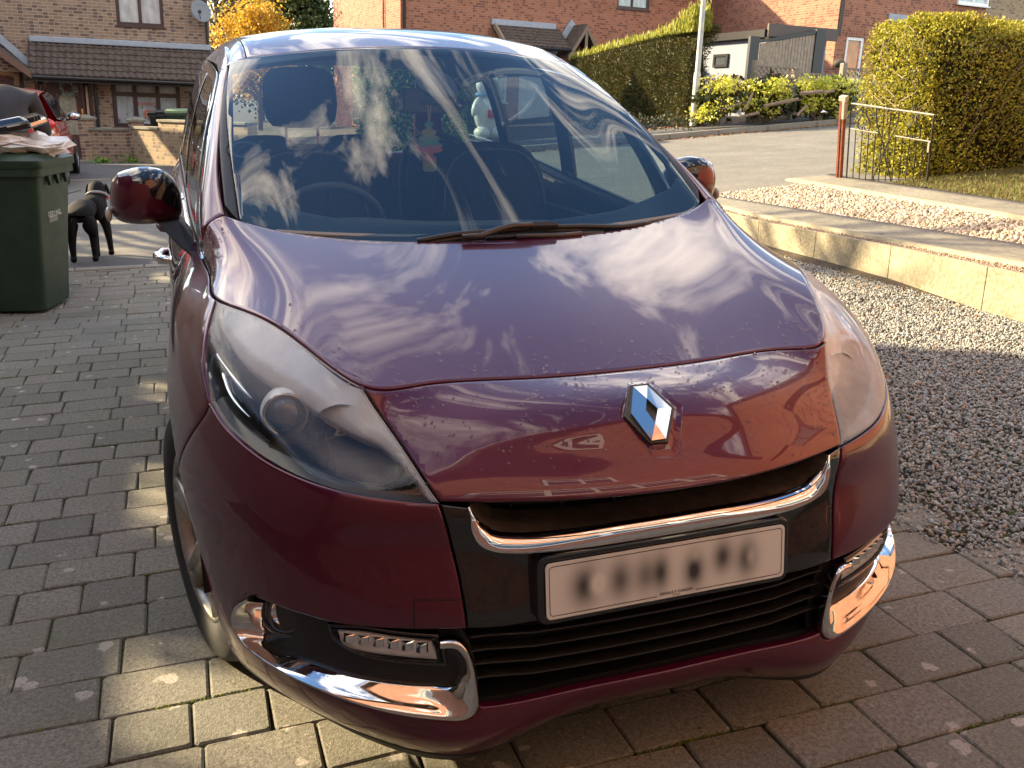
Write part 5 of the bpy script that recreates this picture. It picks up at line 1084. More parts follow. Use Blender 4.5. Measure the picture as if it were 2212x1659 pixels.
def moss():
    r = np.random.default_rng(17); P = []; pitch = .1712
    for _ in range(760):
        row = r.integers(0, 60); y = .611-pitch*18+row*pitch; x = r.uniform(-2.6, 1.3); L = r.uniform(.02, .12); ver = r.random() < .35
        if r.random() > .25+.75*(math.sin(x*3.1+y*1.7) > .2): continue
        m_ = int(L*700); t = r.uniform(-L, L, m_); q = r.normal(0, .0035, m_); P.append(np.column_stack([x+(q if ver else t), y+(np.abs(t)*.6 if ver else q), np.full(m_, -.002)+r.uniform(-.002, .002, m_)]))
    P = np.vstack(P); scatter_mesh('moss', P, (.0016, .0042), m_stones('moss_green', [(0, (.07, .10, .008)), (.5, (.14, .17, .012)), (1, (.24, .26, .03))], .95), label='small clumps of yellow green moss growing in the paving joints', cat='moss', seed=9)
moss()
# ------------------------------------------------------------------ brown brick house (picture's left)
FL = Face(PT(62, 343, 23.5), rd(-1.0)); HL_ = FL.root('brick_house', 'brown brick house with tiled porch canopy, mahogany door and three-light window', 'house')
lx = lambda px, py=200: FL.p(px, py)[0]
lz = lambda px, py: FL.p(px, py)[1]
xr = lx(453, 100); xl = lx(-70, 100)
w1 = (lx(250, 20), lx(352, 20), lz(300, 56), lz(300, 56)+1.25); bay = (lx(243, 225), lx(390, 225), lz(316, 276), lz(316, 177)); dr = (lx(82, 250), lx(203, 250), 0.02, lz(140, 168))
pd = (lx(-20, 250), lx(38, 250), .02, lz(20, 166))
g = MB(); wall_open(g, xl, xr, -.3, 5.4, 0, .25, [w1, bay, dr, pd]); g.bb((xr-.25, .25, -.3), (xr, 8, 5.4)); g.bb((xl, .25, -.3), (xl+.25, 8, 5.4)); g.bb((xl, 7.75, -.3), (xr, 8, 5.4)); g.obj('wall', BRICK_BROWN, HL_)
g = MB(); roof_tiles(g, xl-.2, xr+.2, -.4, 5.25, 4.0, 8.0, 34, 18); g.add([(xl-.2, 4, 8), (xr+.2, 4, 8), (xr+.2, 8.4, 5.25), (xl-.2, 8.4, 5.25)], [(0, 1, 2, 3)]); g.obj('roof', TILE, HL_)
g = MB(); g.add([(xr, -.0, 5.2), (xr, 8, 5.2), (xr, 4, 7.95)], [(0, 1, 2)]); g.add([(xl, -.0, 5.2), (xl, 8, 5.2), (xl, 4, 7.95)], [(0, 2, 1)]); g.obj('gable', BRICK_BROWN, HL_)
window(HL_, *w1, .05, UPVCB, PANE, mull=(.5,), fw=.08)
# canopy
cx0, cx1 = lx(62, 100), lx(456, 115); zt = lz(255, 96); ze = lz(255, 168)
yo = -.75
Lc = FL.p(255, 168, off=yo); ze = Lc[1]; cxl = FL.p(62, 160, off=yo)[0]
g = MB(); roof_tiles(g, cxl, cx1+.1, yo, ze, -.0, zt, 27, 6, amp=.03); g.obj('porch_roof', TILE, HL_)
g = MB(); g.bb((cxl, -.14, zt-.04), (cx1, .0, zt+.10)); g.obj('flashing', LEAD, HL_, bev=.02)
g = MB(); g.tube([(cxl, yo-.03, ze-.06), (cx1, yo-.03, ze-.075)], .055, 10); g.bb((cxl, yo+.02, ze-.16), (cx1, yo+.05, ze-.02)); g.obj('gutter', GUT, HL_)
g = MB(); g.prism([(cxl-.03, yo, ze-.1), (cxl-.03, 0, ze-.1), (cxl-.03, 0, zt), ], (.06, 0, 0)); g.obj('barge_board', UPVCB, HL_)
g = MB(); q = FL.p(206, 200, off=-.08); g.tube([(q[0], -.08, 0), (q[0], -.08, ze-.1)], .04, 8); g.obj('downpipe', GUT, HL_)
g = MB(); g.tube([(xr-.04, -.06, zt+.1), (xr-.04, -.06, 5.2)], .04, 8); g.obj('downpipe', GUT, HL_)
# door set
D0, D1, DZ = dr[0], dr[1], dr[3]; de = empty('front_door', ((D0+D1)/2, .06, 0)); de.parent = HL_; dx = lambda px, py=250: lx(px, py)-(D0+D1)/2; X = (D1-D0)/2
g = MB(); g.bb((-X, -.03, DZ-.09), (X, .08, DZ)); g.bb((-X, -.03, 0), (-X+.08, .08, DZ-.09)); g.bb((X-.08, -.03, 0), (X, .08, DZ-.09)); g.bb((dx(99)-.03, -.03, 0), (dx(99)+.05, .08, DZ-.09)); g.bb((dx(183)-.05, -.03, 0), (dx(183)+.03, .08, DZ-.09)); g.obj('frame', MAHOG, de, bev=.008)
a, b = dx(99)+.05, dx(183)-.05; gl0, gl1 = dx(129), dx(168); g = MB(); zt_ = DZ-.09
arch = [(gl0, .62), (gl1, .62)]+[((gl0+gl1)/2+(gl1-gl0)/2*math.cos(t), 1.42+(gl1-gl0)/2*1.1*math.sin(t)) for t in np.linspace(0, math.pi, 10)]
g.bb((a, .01, .05), (gl0, .05, zt_)); g.bb((gl1, .01, .05), (b, .05, zt_)); g.bb((gl0, .01, .05), (gl1, .05, .62)); g.bb((gl0, .01, 1.80), (gl1, .05, zt_))
for t0, t1 in zip(arch[2:-1], arch[3:]): g.prism([(t0[0], .01, t0[1]), (t1[0], .01, t1[1]), (t1[0], .01, 1.81), (t0[0], .01, 1.81)], (0, .04, 0))
for q0, q1 in ((a+.10, gl0-.07), (gl1+.07, b-.10)): g.bb((q0, -.004, .95), (q0+.02, .01, zt_-.12)); g.bb((q1-.02, -.004, .95), (q1, .01, zt_-.12))
g.obj('leaf', MAHOG, de, bev=.004)
g = MB(); g.bb((gl0, .03, .62), (gl1, .04, 1.9)); g.obj('glass', m_pane('leaded_glass', (.42, .40, .30)), de)
g = MB()
for k in range(4): z_ = .80+.27*k; g.tube([((gl0+gl1)/2+.12*math.sin(t*2*math.pi), .022, z_+.26*(t-.5)) for t in np.linspace(0, 1, 10)], .006, 5); g.tube([((gl0+gl1)/2-.12*math.sin(t*2*math.pi), .022, z_+.26*(t-.5)) for t in np.linspace(0, 1, 10)], .006, 5)
g.obj('leading', simple('lead_came', (.25, .25, .24), .4), de)
for s0, s1 in ((-X+.10, dx(99)-.05), (dx(183)+.06, X-.10)): g = MB(); g.bb((s0, .02, .75), (s1, .04, zt_-.08)); g.obj('side_light', PANE_Y, de)
g = MB(); hx = dx(178.5); g.bb((hx-.02, -.045, 1.02), (hx+.02, .01, 1.26)); g.tube([(hx, -.05, 1.15), (hx-.14, -.055, 1.15)], .014, 6); g.obj('handle', simple('brass', (.75, .5, .16), .25, metal=1), de)
g = MB(); g.bb((dx(102.5), -.02, 1.86+.02), (dx(112), .01, 1.90+.04)); g.bb((dx(102.5), -.02, 1.74), (dx(104.5), .01, 1.90)); g.obj('hinge_bracket', UPVCW, de)
# wreath
wr = empty('door_wreath', tuple(FL.O+FL.M @ Vector((lx(147, 190), -.03, lz(147, 190)))), 'silvery green Christmas wreath hanging on the mahogany front door', 'wreath', rot=FL.M.to_euler())
r_ = np.random.default_rng(4); t = r_.uniform(0, 2*math.pi, 700); R_ = r_.normal(.17, .035, 700); P = np.stack([R_*np.cos(t), r_.normal(-.02, .025, 700), R_*np.sin(t)*.95], 1)
o = scatter_mesh('foliage', P, (.014, .032), m_stones('wreath_green', [(0, (.10, .20, .17)), (.5, (.30, .42, .40)), (.85, (.62, .68, .68)), (1, (.5, .1, .1))], .5), kind=None, shape='leaf', seed=3, yaw=1); o.parent = wr
g = MB(); g.tube([(0, 0, .16), (0, 0, .36)], .008, 5); g.obj('ribbon', simple('ribbon', (.5, .45, .42), .5), wr)
# bay window
be = window(HL_, *bay, .06, UPVCB, PANE, mull=(.333, .667), trans=.72, fw=.10)
g = MB()
r_ = np.random.default_rng(8)
for k in range(10):
    x_ = r_.uniform(-.8, .9); z_ = r_.uniform(-.55, .25); g.box((x_*.9, -.0-.002, z_), (.022, .01, .055), RY(r_.uniform(-.6, .6)))
g.obj('window_sticker', simple('sticker_dark', (.06, .05, .06), .6), be)
text('window_sign', 'FAMILY', .14, simple('sign_red', (.55, .10, .05), .6), be, (.0, -.004, .02), (math.pi/2, 0, 0))
g = MB(); g.lathe([(.0, -.01), (.11, -.005), (.11, .005), (.0, .01)], (0.02, -.004, -.22), (0, -1, 0), 20); g.obj('red_sticker', simple('sticker_red', (.60, .13, .08), .6), be)
# lantern
la = empty('wall_lantern', tuple(FL.O+FL.M @ Vector((lx(416, 212), -.16, lz(416, 212)))), 'black coach lantern on the brown brick wall right of the window', 'lantern', rot=FL.M.to_euler())
g = MB(); g.lathe([(.0, .17), (.03, .14), (.085, .10), (.085, .085)], (0, 0, 0), n=6); g.lathe([(.05, -.13), (.03, -.16), (.0, -.17)], (0, 0, 0), n=6)
for k in range(6): a = k*math.pi/3; g.tube([(.08*math.cos(a), .08*math.sin(a), .09), (.05*math.cos(a), .05*math.sin(a), -.13)], .006, 4)
g.tube([(0, .16, -.05), (0, .05, -.2), (0, 0, -.17)], .012, 6); g.obj('cage', GUT, la)
g = MB(); g.lathe([(.075, .085), (.047, -.125)], (0, 0, 0), n=6); g.obj('glass', PANE_D, la)
# satellite dish
sd = empty('satellite_dish', tuple(FL.O+FL.M @ Vector((lx(432, 28), -.35, lz(432, 28)))), 'grey satellite dish bolted high on the corner of the brown brick house', 'satellite dish', rot=FL.M.to_euler())
g = MB(); g.lathe([(.27, .06), (.20, .025), (.10, .005), (.0, 0)], (0, 0, 0), (.45, -.85, .25), 28); o = g.obj('dish', simple('dish_grey', (.20, .215, .235), .5), sd, smooth=True); sm = o.modifiers.new('t', 'SOLIDIFY'); sm.thickness = .01
g = MB(); g.tube([(0, .02, 0), (.03, .33, .05)], .02, 6); g.tube([(0, 0, -.2), (-.02, -.3, -.05)], .012, 6); g.box((-.02, -.32, -.03), (.08, .12, .06)); g.obj('arm', GUT, sd)
# neighbouring porch at the picture's left edge
g = MB(); pe_ = [FL.p(-60, 20, off=-.8), FL.p(57, 158, off=-.8)]
a0 = (lx(-70, 90), FL.p(0, 92, off=-.8)[1]+.55)
pz1 = FL.p(56, 156, off=-.8); ap = (pz1[0]-1.7, pz1[1]+1.25)
PR = empty('gabled_porch', tuple(FL.O), 'tiled gabled porch with brown barge boards beside the next front door', 'porch', rot=FL.M.to_euler())
g.prism([(ap[0], -.85, ap[1]), (pz1[0]+.1, -.85, pz1[1]-.06), (pz1[0]+.1, -.85, pz1[1]+.06), (ap[0], -.85, ap[1]+.14)], (0, .85, 0)); g.prism([(ap[0], -.85, ap[1]), (2*ap[0]-pz1[0]-.1, -.85, pz1[1]-.06), (2*ap[0]-pz1[0]-.1, -.85, pz1[1]+.06), (ap[0], -.85, ap[1]+.14)], (0, .85, 0)); g.obj('roof', TILE, PR)
g = MB(); g.prism([(ap[0], -.89, ap[1]-.02), (pz1[0]+.12, -.89, pz1[1]-.14), (pz1[0]+.12, -.89, pz1[1]+.03), (ap[0], -.89, ap[1]+.12)], (0, .035, 0)); g.obj('barge_board', simple('porch_brown', (.16, .085, .06), .5), PR)
g = MB(); g.prism([(pz1[0]-.1, -.5, pz1[1]), (ap[0], -.5, ap[1]), (2*ap[0]-pz1[0]+.1, -.5, pz1[1])], (0, .06, 0)); g.obj('gable', BRICK_BROWN, PR)
g = MB(); g.prism([(pz1[0]+.16, -.1, pz1[1]-.05), (ap[0]+.3, -.1, ap[1]+.18), (ap[0]+.3, -.1, ap[1]+.42), (pz1[0]+.16, -.1, pz1[1]+.16)], (0, .08, 0)); g.obj('flashing', LEAD, PR)
g = MB(); g.bb((pd[0], .06, 0), (pd[1], .10, pd[3])); g.bb((pd[1]-.12, .02, 0), (pd[1], .08, pd[3])); g.bb((pd[0], .02, pd[3]-.1), (pd[1], .08, pd[3])); g.obj('door', MAHOG, PR, bev=.01)
g = MB(); q = lx(50); g.tube([(q, -.08, 0), (q, -.08, 2.3)], .045, 8); g.obj('downpipe', GUT, PR)
# ---- garden wall and piers
def brick_pier(px, pyb, pyt, D, wpx, label):
    b = PT(px, pyb, D); h = D*(pyb-pyt)/FOC*.99; w = D*wpx/FOC; e = empty('brick_pier', tuple(b), label, 'brick pier', 'piers of the low garden wall', rot=(0, 0, rd(-4)))
    g = MB(); g.bb((-w/2, -w/2, -.2), (w/2, w/2, h-.09)); g.obj('shaft', BRICK_BROWN, e)
    g = MB(); k = w/2+.04; z = h-.09; g.add([(-k, -k, z), (k, -k, z), (k, k, z), (-k, k, z), (-k, -k, z+.05), (k, -k, z+.05), (k, k, z+.05), (-k, k, z+.05), (0, 0, z+.12)], [(3, 2, 1, 0), (0, 1, 5, 4), (1, 2, 6, 5), (2, 3, 7, 6), (3, 0, 4, 7), (4, 5, 8), (5, 6, 8), (6, 7, 8), (7, 4, 8)]); g.obj('cap', CONC, e, bev=.006)
brick_pier(198, 354, 253, 21.0, 30, 'brick pier with pointed stone cap beside the mahogany front door'); brick_pier(304, 353, 257, 20.7, 29, 'brick pier with stone cap in front of the three-light window')
b = PT(209, 353, 20.95); c = PT(294, 353, 20.72); gw_ = empty('garden_wall', tuple(b), 'shaded stretch of low brown garden wall between two capped piers', 'garden wall', rot=(0, 0, math.atan2(c[1]-b[1], c[0]-b[0]))); L = np.linalg.norm(c-b); h = 20.8*75/FOC
g = MB(); g.bb((0, -.11, -.2), (L, .11, h-.06)); g.obj('brickwork', BRICK_BROWN, gw_); g = MB(); g.bb((0, -.14, h-.06), (L, .14, h)); g.obj('coping', CONC, gw_, bev=.008)
b = PT(303, 354, 20.6); gw2 = empty('garden_wall', tuple(b), 'low buff brick garden wall at the corner with sun on its face', 'garden wall', rot=(0, 0, rd(-62)))
h = 20.6*80/FOC; L = 4.6; g = MB(); g.bb((0, -.11, -.2), (L, .11, h-.07)); g.bb((1.2, -.10, h-.07), (L, .11, h+.10)); g.obj('brickwork', BRICK_BUFF, gw2)
g = MB(); g.bb((0, -.14, h-.07), (1.2, .14, h-.01)); g.bb((1.2, -.14, h+.10), (L, .14, h+.15)); g.obj('coping', CONC, gw2, bev=.008)
scatter_mesh('weeds', np.vstack([np.array(PT(px, 350, 20.4))+rng.normal(0, .10, (160, 3))*[1, .4, .5]+[0, 0, .02] for px in (218, 285)]), (.02, .06), m_stones('weed_green', [(0, (.08, .20, .02)), (1, (.20, .35, .05))]), shape='leaf', label='green weeds growing at the foot of the brown garden wall', cat='weeds', yaw=1)
# bins behind the wall
def wheelie(root_loc, rotz, label, body, lidc, s=1., name='wheelie_bin', group=None, openlid=0.):
    e = empty(name, tuple(root_loc), label, 'wheelie bin', group, rot=(0, 0, rotz)); e.scale = (s, s, s)
    # x: front(+) back(-); y: sides
    lev = [(0.02, .23, .235, .05), (.06, .235, .24, .05), (.5, .275, .26, .05), (.93, .325, .285, .05)]; n = 6; V = []; F = []
    def ring(hx, hy, r, z, xo=0): return [(xo+sx*(hx-r)+r*math.cos(a), sy*(hy-r)+r*math.sin(a), z) for sx, sy, a0 in ((1, 1, 0), (-1, 1, 90), (-1, -1, 180), (1, -1, 270)) for a in [math.radians(a0+90*k/n) for k in range(n+1)]]
    rs = [ring(hx, hy, r, z) for z, hx, hy, r in lev]; m_ = len(rs[0])
    for r in rs: V += r
    F = [(i*m_+k, i*m_+(k+1) % m_, (i+1)*m_+(k+1) % m_, (i+1)*m_+k) for i in range(len(rs)-1) for k in range(m_)]+[tuple(range(m_))[::-1]]
    g = MB(); g.add(V, F); g.obj('body', body, e, smooth=True, auto=.6)
    g = MB(); V = ring(.345, .300, .05, .925)+ring(.350, .305, .05, .93)+ring(.350, .305, .05, .985)+ring(.335, .292, .05, .99); g.add(V, [(i*m_+k, i*m_+(k+1) % m_, (i+1)*m_+(k+1) % m_, (i+1)*m_+k) for i in range(3) for k in range(m_)])
    for y in (-.16, -.02, .12): g.prism([(.325, y, .93), (.325, y+.05, .93), (.325, y+.025, .86)], (.02, 0, 0))
    for x in (-.2, .05): g.box((x, -.300, .90), (.012, .02, .10)); g.box((x, .300, .90), (.012, .02, .10))
    g.obj('rim', body, e)
    le = empty('lid', (-.33, 0, 1.0)); le.parent = e; le.rotation_euler = (0, -openlid, 0)
    rr = [ring(.35, .31, .05, -.02, .34), ring(.355, .315, .05, -.005, .34), ring(.355, .315, .06, .03, .34), ring(.31, .27, .06, .065, .34), ring(.24, .20, .05, .078, .34)]; V = [p for r in rr for p in r]
    g = MB(); g.add(V, [(i*m_+k, i*m_+(k+1) % m_, (i+1)*m_+(k+1) % m_, (i+1)*m_+k) for i in range(4) for k in range(m_)]+[tuple(range(4*m_, 5*m_)), tuple(range(m_))[::-1]]); g.obj('lid_panel', lidc, le, smooth=True, auto=.7)
    g = MB(); g.tube([(-.02, -.22, .02), (-.07, -.22, .0), (-.07, .22, .0), (-.02, .22, .02)], .016, 8); g.obj('handle', lidc, le)
    for y in (-.27, .27): g = MB(); g.lathe([(.0, -.025), (.06, -.028), (.095, -.025), (.10, -.015), (.10, .015), (.095, .025), (.06, .028), (.0, .025)], (-.265, y, .10), (0, 1, 0), 28); g.obj('wheel', RUBBER, e, smooth=True, auto=.6)
    return e
def m_binplastic(name, c): 
    M = Mt(name); p = M.P(Base_Color=c, Roughness=.42); co = M.co(); n = M.noise(co, 5, 7, .7); M.L(M.ramp(n, [(.35, tuple(x*.8 for x in c)), (.6, c), (.82, tuple(x*1.6+.008 for x in c))]), p.inputs['Base Color']); M.L(M.ramp(n, [(.3, .32), (.8, .6)]), p.inputs['Roughness']); M.bump(M.noise(co, 300, 3), .12, .003); return M.m
GREENB = m_binplastic('green_bin_plastic', (.018, .046, .026)); BLACKB = m_binplastic('black_bin_plastic', (.014, .015, .018))
for k, (px, col, lb) in enumerate(((366, BLACKB, 'black-lidded wheelie bin behind the buff garden wall, leftmost of three'), (384, BLACKB, 'black-lidded wheelie bin in the middle of the three behind the buff wall'), (404, GREENB, 'pale green-lidded wheelie bin behind the buff garden wall beside the car mirror'))):
    b = PT(px, 320, 21.6-.05*k); wheelie((b[0], b[1], -.02+.02*k), rd(-110), lb, col, col if k < 2 else simple('pale_green_lid', (.20, .30, .16), .5), 1.02, group='bins behind the garden wall')
# near bin
nb_ = wheelie((-1.895, 5.52, 0), rd(-15), 'large dark green wheelie bin standing on the paving at the left edge of the picture', GREENB, GREENB, 1.0)
nb_.scale = (.98, .98, .955)
t_ = text('council_lettering', 'GEDLING', .052, simple('white_print', (.62, .64, .62), .6), nb_, (.302, -.03, .66), (math.pi/2-.10, 0, math.pi/2), sc=(1, 1, 1))
g = MB(); g.prism([(.285, -.10, .605), (.285, .04, .605), (.289, .04, .64), (.289, -.10, .64)], (.004, 0, 0)); g.obj('label_strip', simple('grey_print', (.22, .24, .22), .6), nb_)
# second bin behind it with its black lid up on rubbish
b2 = wheelie((-2.02, 6.18, 0), rd(-4), 'dark wheelie bin just behind the big green one with its black lid propped up', GREENB, BLACKB, 1.0, openlid=rd(-2))
o = b2.children
bb_ = empty('bin_lid_held', (-1.98, 5.50, 1.045)); bpy.data.objects.remove(bb_)
def lid_piece():
    e = empty('bin_lid', (-2.0, 5.62, 1.115), 'glossy black bin lid tilted over the bag of rubbish on the green bin', 'bin lid', rot=(rd(2), rd(-11), rd(-4)))
    g = MB(); P = [(-.36, -.29), (.36, -.29), (.36, .29), (-.36, .29)]
    g.add([(x, y, 0) for x, y in P]+[(x*.99, y*.99, .045) for x, y in P]+[(x*.86, y*.84, .085) for x, y in P], [(3, 2, 1, 0)]+[(r*4+k, r*4+(k+1) % 4, r*4+4+(k+1) % 4, r*4+4+k) for r in (0, 1) for k in range(4)]+[(8, 9, 10, 11)]); g.obj('shell', BLACKG, e, bev=.012)
    g = MB(); g.bb((-.05, -.300, .012), (.22, -.285, .042)); g.obj('grip_slot', DARK, e)
    for k in range(3): g = MB(); g.box((.35, -.2+.1*k, .05), (.05, .02, .03)); g.obj('hinge', BLACKP, e)
lid_piece()
g = MB(); r_ = np.random.default_rng(3); V = []; n = 26
for j in range(14):
    th = math.pi*j/13
    for k in range(n):
        a = 2*math.pi*k/n; w = 1+.10*math.sin(5*a+j)+.08*math.sin(9*a-2*j)+r_.normal(0, .045); V.append((.33*w*max(0., math.sin(th))**.7*math.cos(a), .25*w*max(0., math.sin(th))**.7*math.sin(a), .065*math.cos(th)*w+.02*math.sin(3*a)+r_.normal(0, .008)))
g.add(V, [(j*n+k, (j+1)*n+k, (j+1)*n+(k+1) % n, j*n+(k+1) % n) for j in range(13) for k in range(n)]); o = g.obj('rubbish_bag', simple('pale_bag', (.70, .68, .64), .35, var=.15, scale=12), None, smooth=False, loc=(-1.83, 5.50, 1.06)); tag(o, 'crumpled pale plastic rubbish bag bulging from the green wheelie bin', 'bag')
# ------------------------------------------------------------------ red car
def red_car():
    e = empty('parked_car', (-3.42, 16.9, .0), 'small bright red hatchback seen from behind by the mahogany door', 'car', rot=(0, 0, rd(1)))
    RED = simple('red_paint', (.62, .012, .016), .25, coat=1.0)
    st = [  # y, half width low, half width belt, z sill, z belt, roof half w, roof z   (y negative = rear towards us)
        (-1.98, .70, .70, .42, .92, .50, .96), (-1.90, .80, .78, .30, .98, .56, 1.22), (-1.55, .86, .82, .24, 1.0, .60, 1.46), (-.9, .87, .84, .22, .98, .62, 1.52), (0, .87, .84, .22, .95, .62, 1.51), (.55, .87, .83, .22, .93, .60, 1.38), (1.0, .87, .80, .22, .92, .62, 1.05), (1.3, .87, .76, .22, .90, .58, .93), (1.85, .80, .66, .28, .78, .45, .80), (1.98, .66, .55, .36, .66, .40, .66)]
    V = []; F = []; n = 12
    for y, wl, wb, zs_, zb_, wr_, zr_ in st:
        sec = [(wl*.93, zs_), (wl, zs_+.12), (wl*1.0, (zs_+zb_)/2), (wb, zb_), (wr_+.02, zr_-.07), (wr_*.8, zr_)]
        V += [(x, y, z) for x, z in sec]+[(-x, y, z) for x, z in sec[::-1]]
    m_ = 12
    body, glass = [], []
    for i in range(len(st)-1):
        for k in range(m_):
            f = (i*m_+k, i*m_+(k+1) % m_, (i+1)*m_+(k+1) % m_, (i+1)*m_+k); (glass if k in (3, 7) and 1 <= i <= 5 else body).append(f)
    body += [tuple(range(m_)), tuple(range((len(st)-1)*m_, len(st)*m_))]
    o = meshobj('body', V, body, RED, e, smooth=True); recalc(o); b_ = o.modifiers.new('s', 'SUBSURF'); b_.levels = b_.render_levels = 2
    GLS = simple('car_window', (.012, .018, .03), .06, coat=1)
    for s in (1, -1):
        g = MB(); P = [(s*.84, -1.35, 1.02), (s*.845, .5, .97), (s*.70, .30, 1.34), (s*.655, -.4, 1.44), (s*.655, -1.2, 1.40)]; g.prism(P, (s*.012, 0, 0)); o = g.obj('side_window', GLS, e); recalc(o)
        g = MB(); g.bb((s*.80, -.50, 1.0), (s*.83, -.44, 1.42)); o = g.obj('door_pillar', BLACKP, e)
        le = empty('rear_light', (s*.72, -1.90, .90)); le.parent = e
        g = MB(); g.ell((0, 0, .06), (.13, .07, .09), 14); g.obj('red_lens', simple('red_lens', (.7, .01, .015), .12, coat=1), le, smooth=True); g = MB(); g.ell((0, -.01, -.07), (.11, .07, .06), 14); g.obj('clear_section', simple('clear_section', (.8, .6, .55), .12, coat=1), le, smooth=True)
        g = MB(); g.ell((s*.98, .32, 1.04), (.11, .05, .075), 14); g.tube([(s*.83, .34, .98), (s*.92, .33, 1.0)], .025, 6); g.obj('door_mirror', BLACKG, e, smooth=True); g = MB(); g.ell((s*.985, .285, 1.04), (.085, .02, .055), 14); g.obj('mirror_glass', MIRR, e, smooth=True)
        for y in (-1.25, 1.25):
            w = empty('wheel', (s*.79, y, .31)); w.parent = e
            g = MB(); g.lathe([(.20, -.10), (.29, -.10), (.31, -.07), (.31, .07), (.29, .10), (.20, .09)], (0, 0, 0), (s, 0, 0), 36); g.obj('tyre', RUBBER, w, smooth=True, auto=.7); g = MB(); g.lathe([(.205, .09), (.19, .06), (.05, .085), (.0, .085)], (0, 0, 0), (s, 0, 0), 30); g.obj('rim', simple('rim_silver', (.55, .56, .58), .3, metal=.8), w, smooth=True)
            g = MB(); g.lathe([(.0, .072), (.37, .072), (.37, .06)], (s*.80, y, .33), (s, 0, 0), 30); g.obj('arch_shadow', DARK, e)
    g = MB(); P = [(-.58, -1.90, 1.03), (.58, -1.90, 1.03), (.50, -1.66, 1.38), (-.50, -1.66, 1.38)]; g.prism(P, (0, -.03, .02)); o = g.obj('rear_window', GLS, e); recalc(o)
    g = MB(); g.bb((-.5, -1.98, 1.385), (.5, -1.6, 1.42)); g.obj('spoiler', RED, e, bev=.015)
red_car()
# ------------------------------------------------------------------ person bending behind the bins
def skin_mesh(name, verts, edges, radii, mat, parent, sub=2, loc=(0, 0, 0)):
    me = bpy.data.meshes.new(name); me.from_pydata(verts, edges, []); me.materials.append(mat); o = bpy.data.objects.new(name, me); SC.collection.objects.link(o); o.location = loc
    if parent: o.parent = parent
    s = o.modifiers.new('skin', 'SKIN'); s.use_smooth_shade = True
    for i, r in enumerate(radii): me.skin_vertices[0].data[i].radius = r if isinstance(r, tuple) else (r, r)
    me.skin_vertices[0].data[0].use_root = True
    b = o.modifiers.new('sub', 'SUBSURF'); b.levels = b.render_levels = sub; return o
pr = empty('person', (-2.05, 6.75, 0), 'person in a dark grey polo shirt bending forward behind the bins', 'person')
pr.scale = (1, 1, .985); SK = simple('skin', (.45, .27, .19), .5); SHIRT = simple('grey_polo', (.040, .042, .047), .9, var=.25, scale=9, bump=.25); TR = simple('dark_trousers', (.02, .022, .03), .9)
# body: legs on the ground, hips back, torso leaning away from the viewer
v = [(0, 0, .95), (-.11, -.02, .90), (-.13, .04, .50), (-.13, 0, .08), (-.13, .14, .04), (.11, -.02, .90), (.13, .04, .50), (.13, 0, .08), (.13, .14, .04)]
skin_mesh('trousers', v, [(0, 1), (1, 2), (2, 3), (3, 4), (0, 5), (5, 6), (6, 7), (7, 8)], [(.16, .13), .10, .07, .05, .045, .10, .07, .05, .045], TR, pr)
v = [(0, -.02, .93), (0, .04, 1.10), (0, .13, 1.26), (0, .24, 1.385), (0, .31, 1.43), (-.19, .27, 1.37), (-.25, .35, 1.06), (.19, .27, 1.37), (.25, .35, 1.06)]
skin_mesh('shirt', v, [(0, 1), (1, 2), (2, 3), (3, 4), (3, 5), (5, 6), (3, 7), (7, 8)], [(.185, .13), (.185, .13), (.20, .135), (.18, .11), (.075, .07), (.085, .085), .07, (.085, .085), .07], SHIRT, pr)
v = [(0, .28, 1.38), (0, .37, 1.37), (0, .44, 1.33), (0, .47, 1.26)]
skin_mesh('head', v, [(0, 1), (1, 2), (2, 3)], [.06, .075, .095, .07], SK, pr)
g = MB(); g.ell((0, .43, 1.355), (.088, .10, .08), 16); g.obj('hair', simple('hair', (.03, .022, .016), .8), pr, smooth=True)
g = MB(); g.ell((0, .50, 1.28), (.014, .016, .02), 8); g.obj('nose', SK, pr, smooth=True)
for s in (-1, 1):
    a = (s*.245, .37, 1.04); h = (s*.20, .44, .88); skin_mesh('arm', [a, (s*.23, .40, .97), h], [(0, 1), (1, 2)], [.045, .04, .028], SK, pr)
    fv = [(s*.20, .44, .88), (s*.20, .46, .83)]; fe_ = [(0, 1)]; rr_ = [.026, .03]
    skin_mesh('palm', fv, fe_, rr_, SK, pr, 1)
    for k in range(4): x_ = s*.20+(k-1.5)*.018; skin_mesh('finger', [(x_, .47, .82), (x_, .485, .785), (x_, .480, .755-.004*abs(k-1.5))], [(0, 1), (1, 2)], [.009, .008, .006], SK, pr, 1)
    skin_mesh('thumb', [(s*.20-s*.03, .455, .86), (s*.20-s*.05, .47, .835), (s*.20-s*.055, .48, .81)], [(0, 1), (1, 2)], [.010, .009, .007], SK, pr, 1)
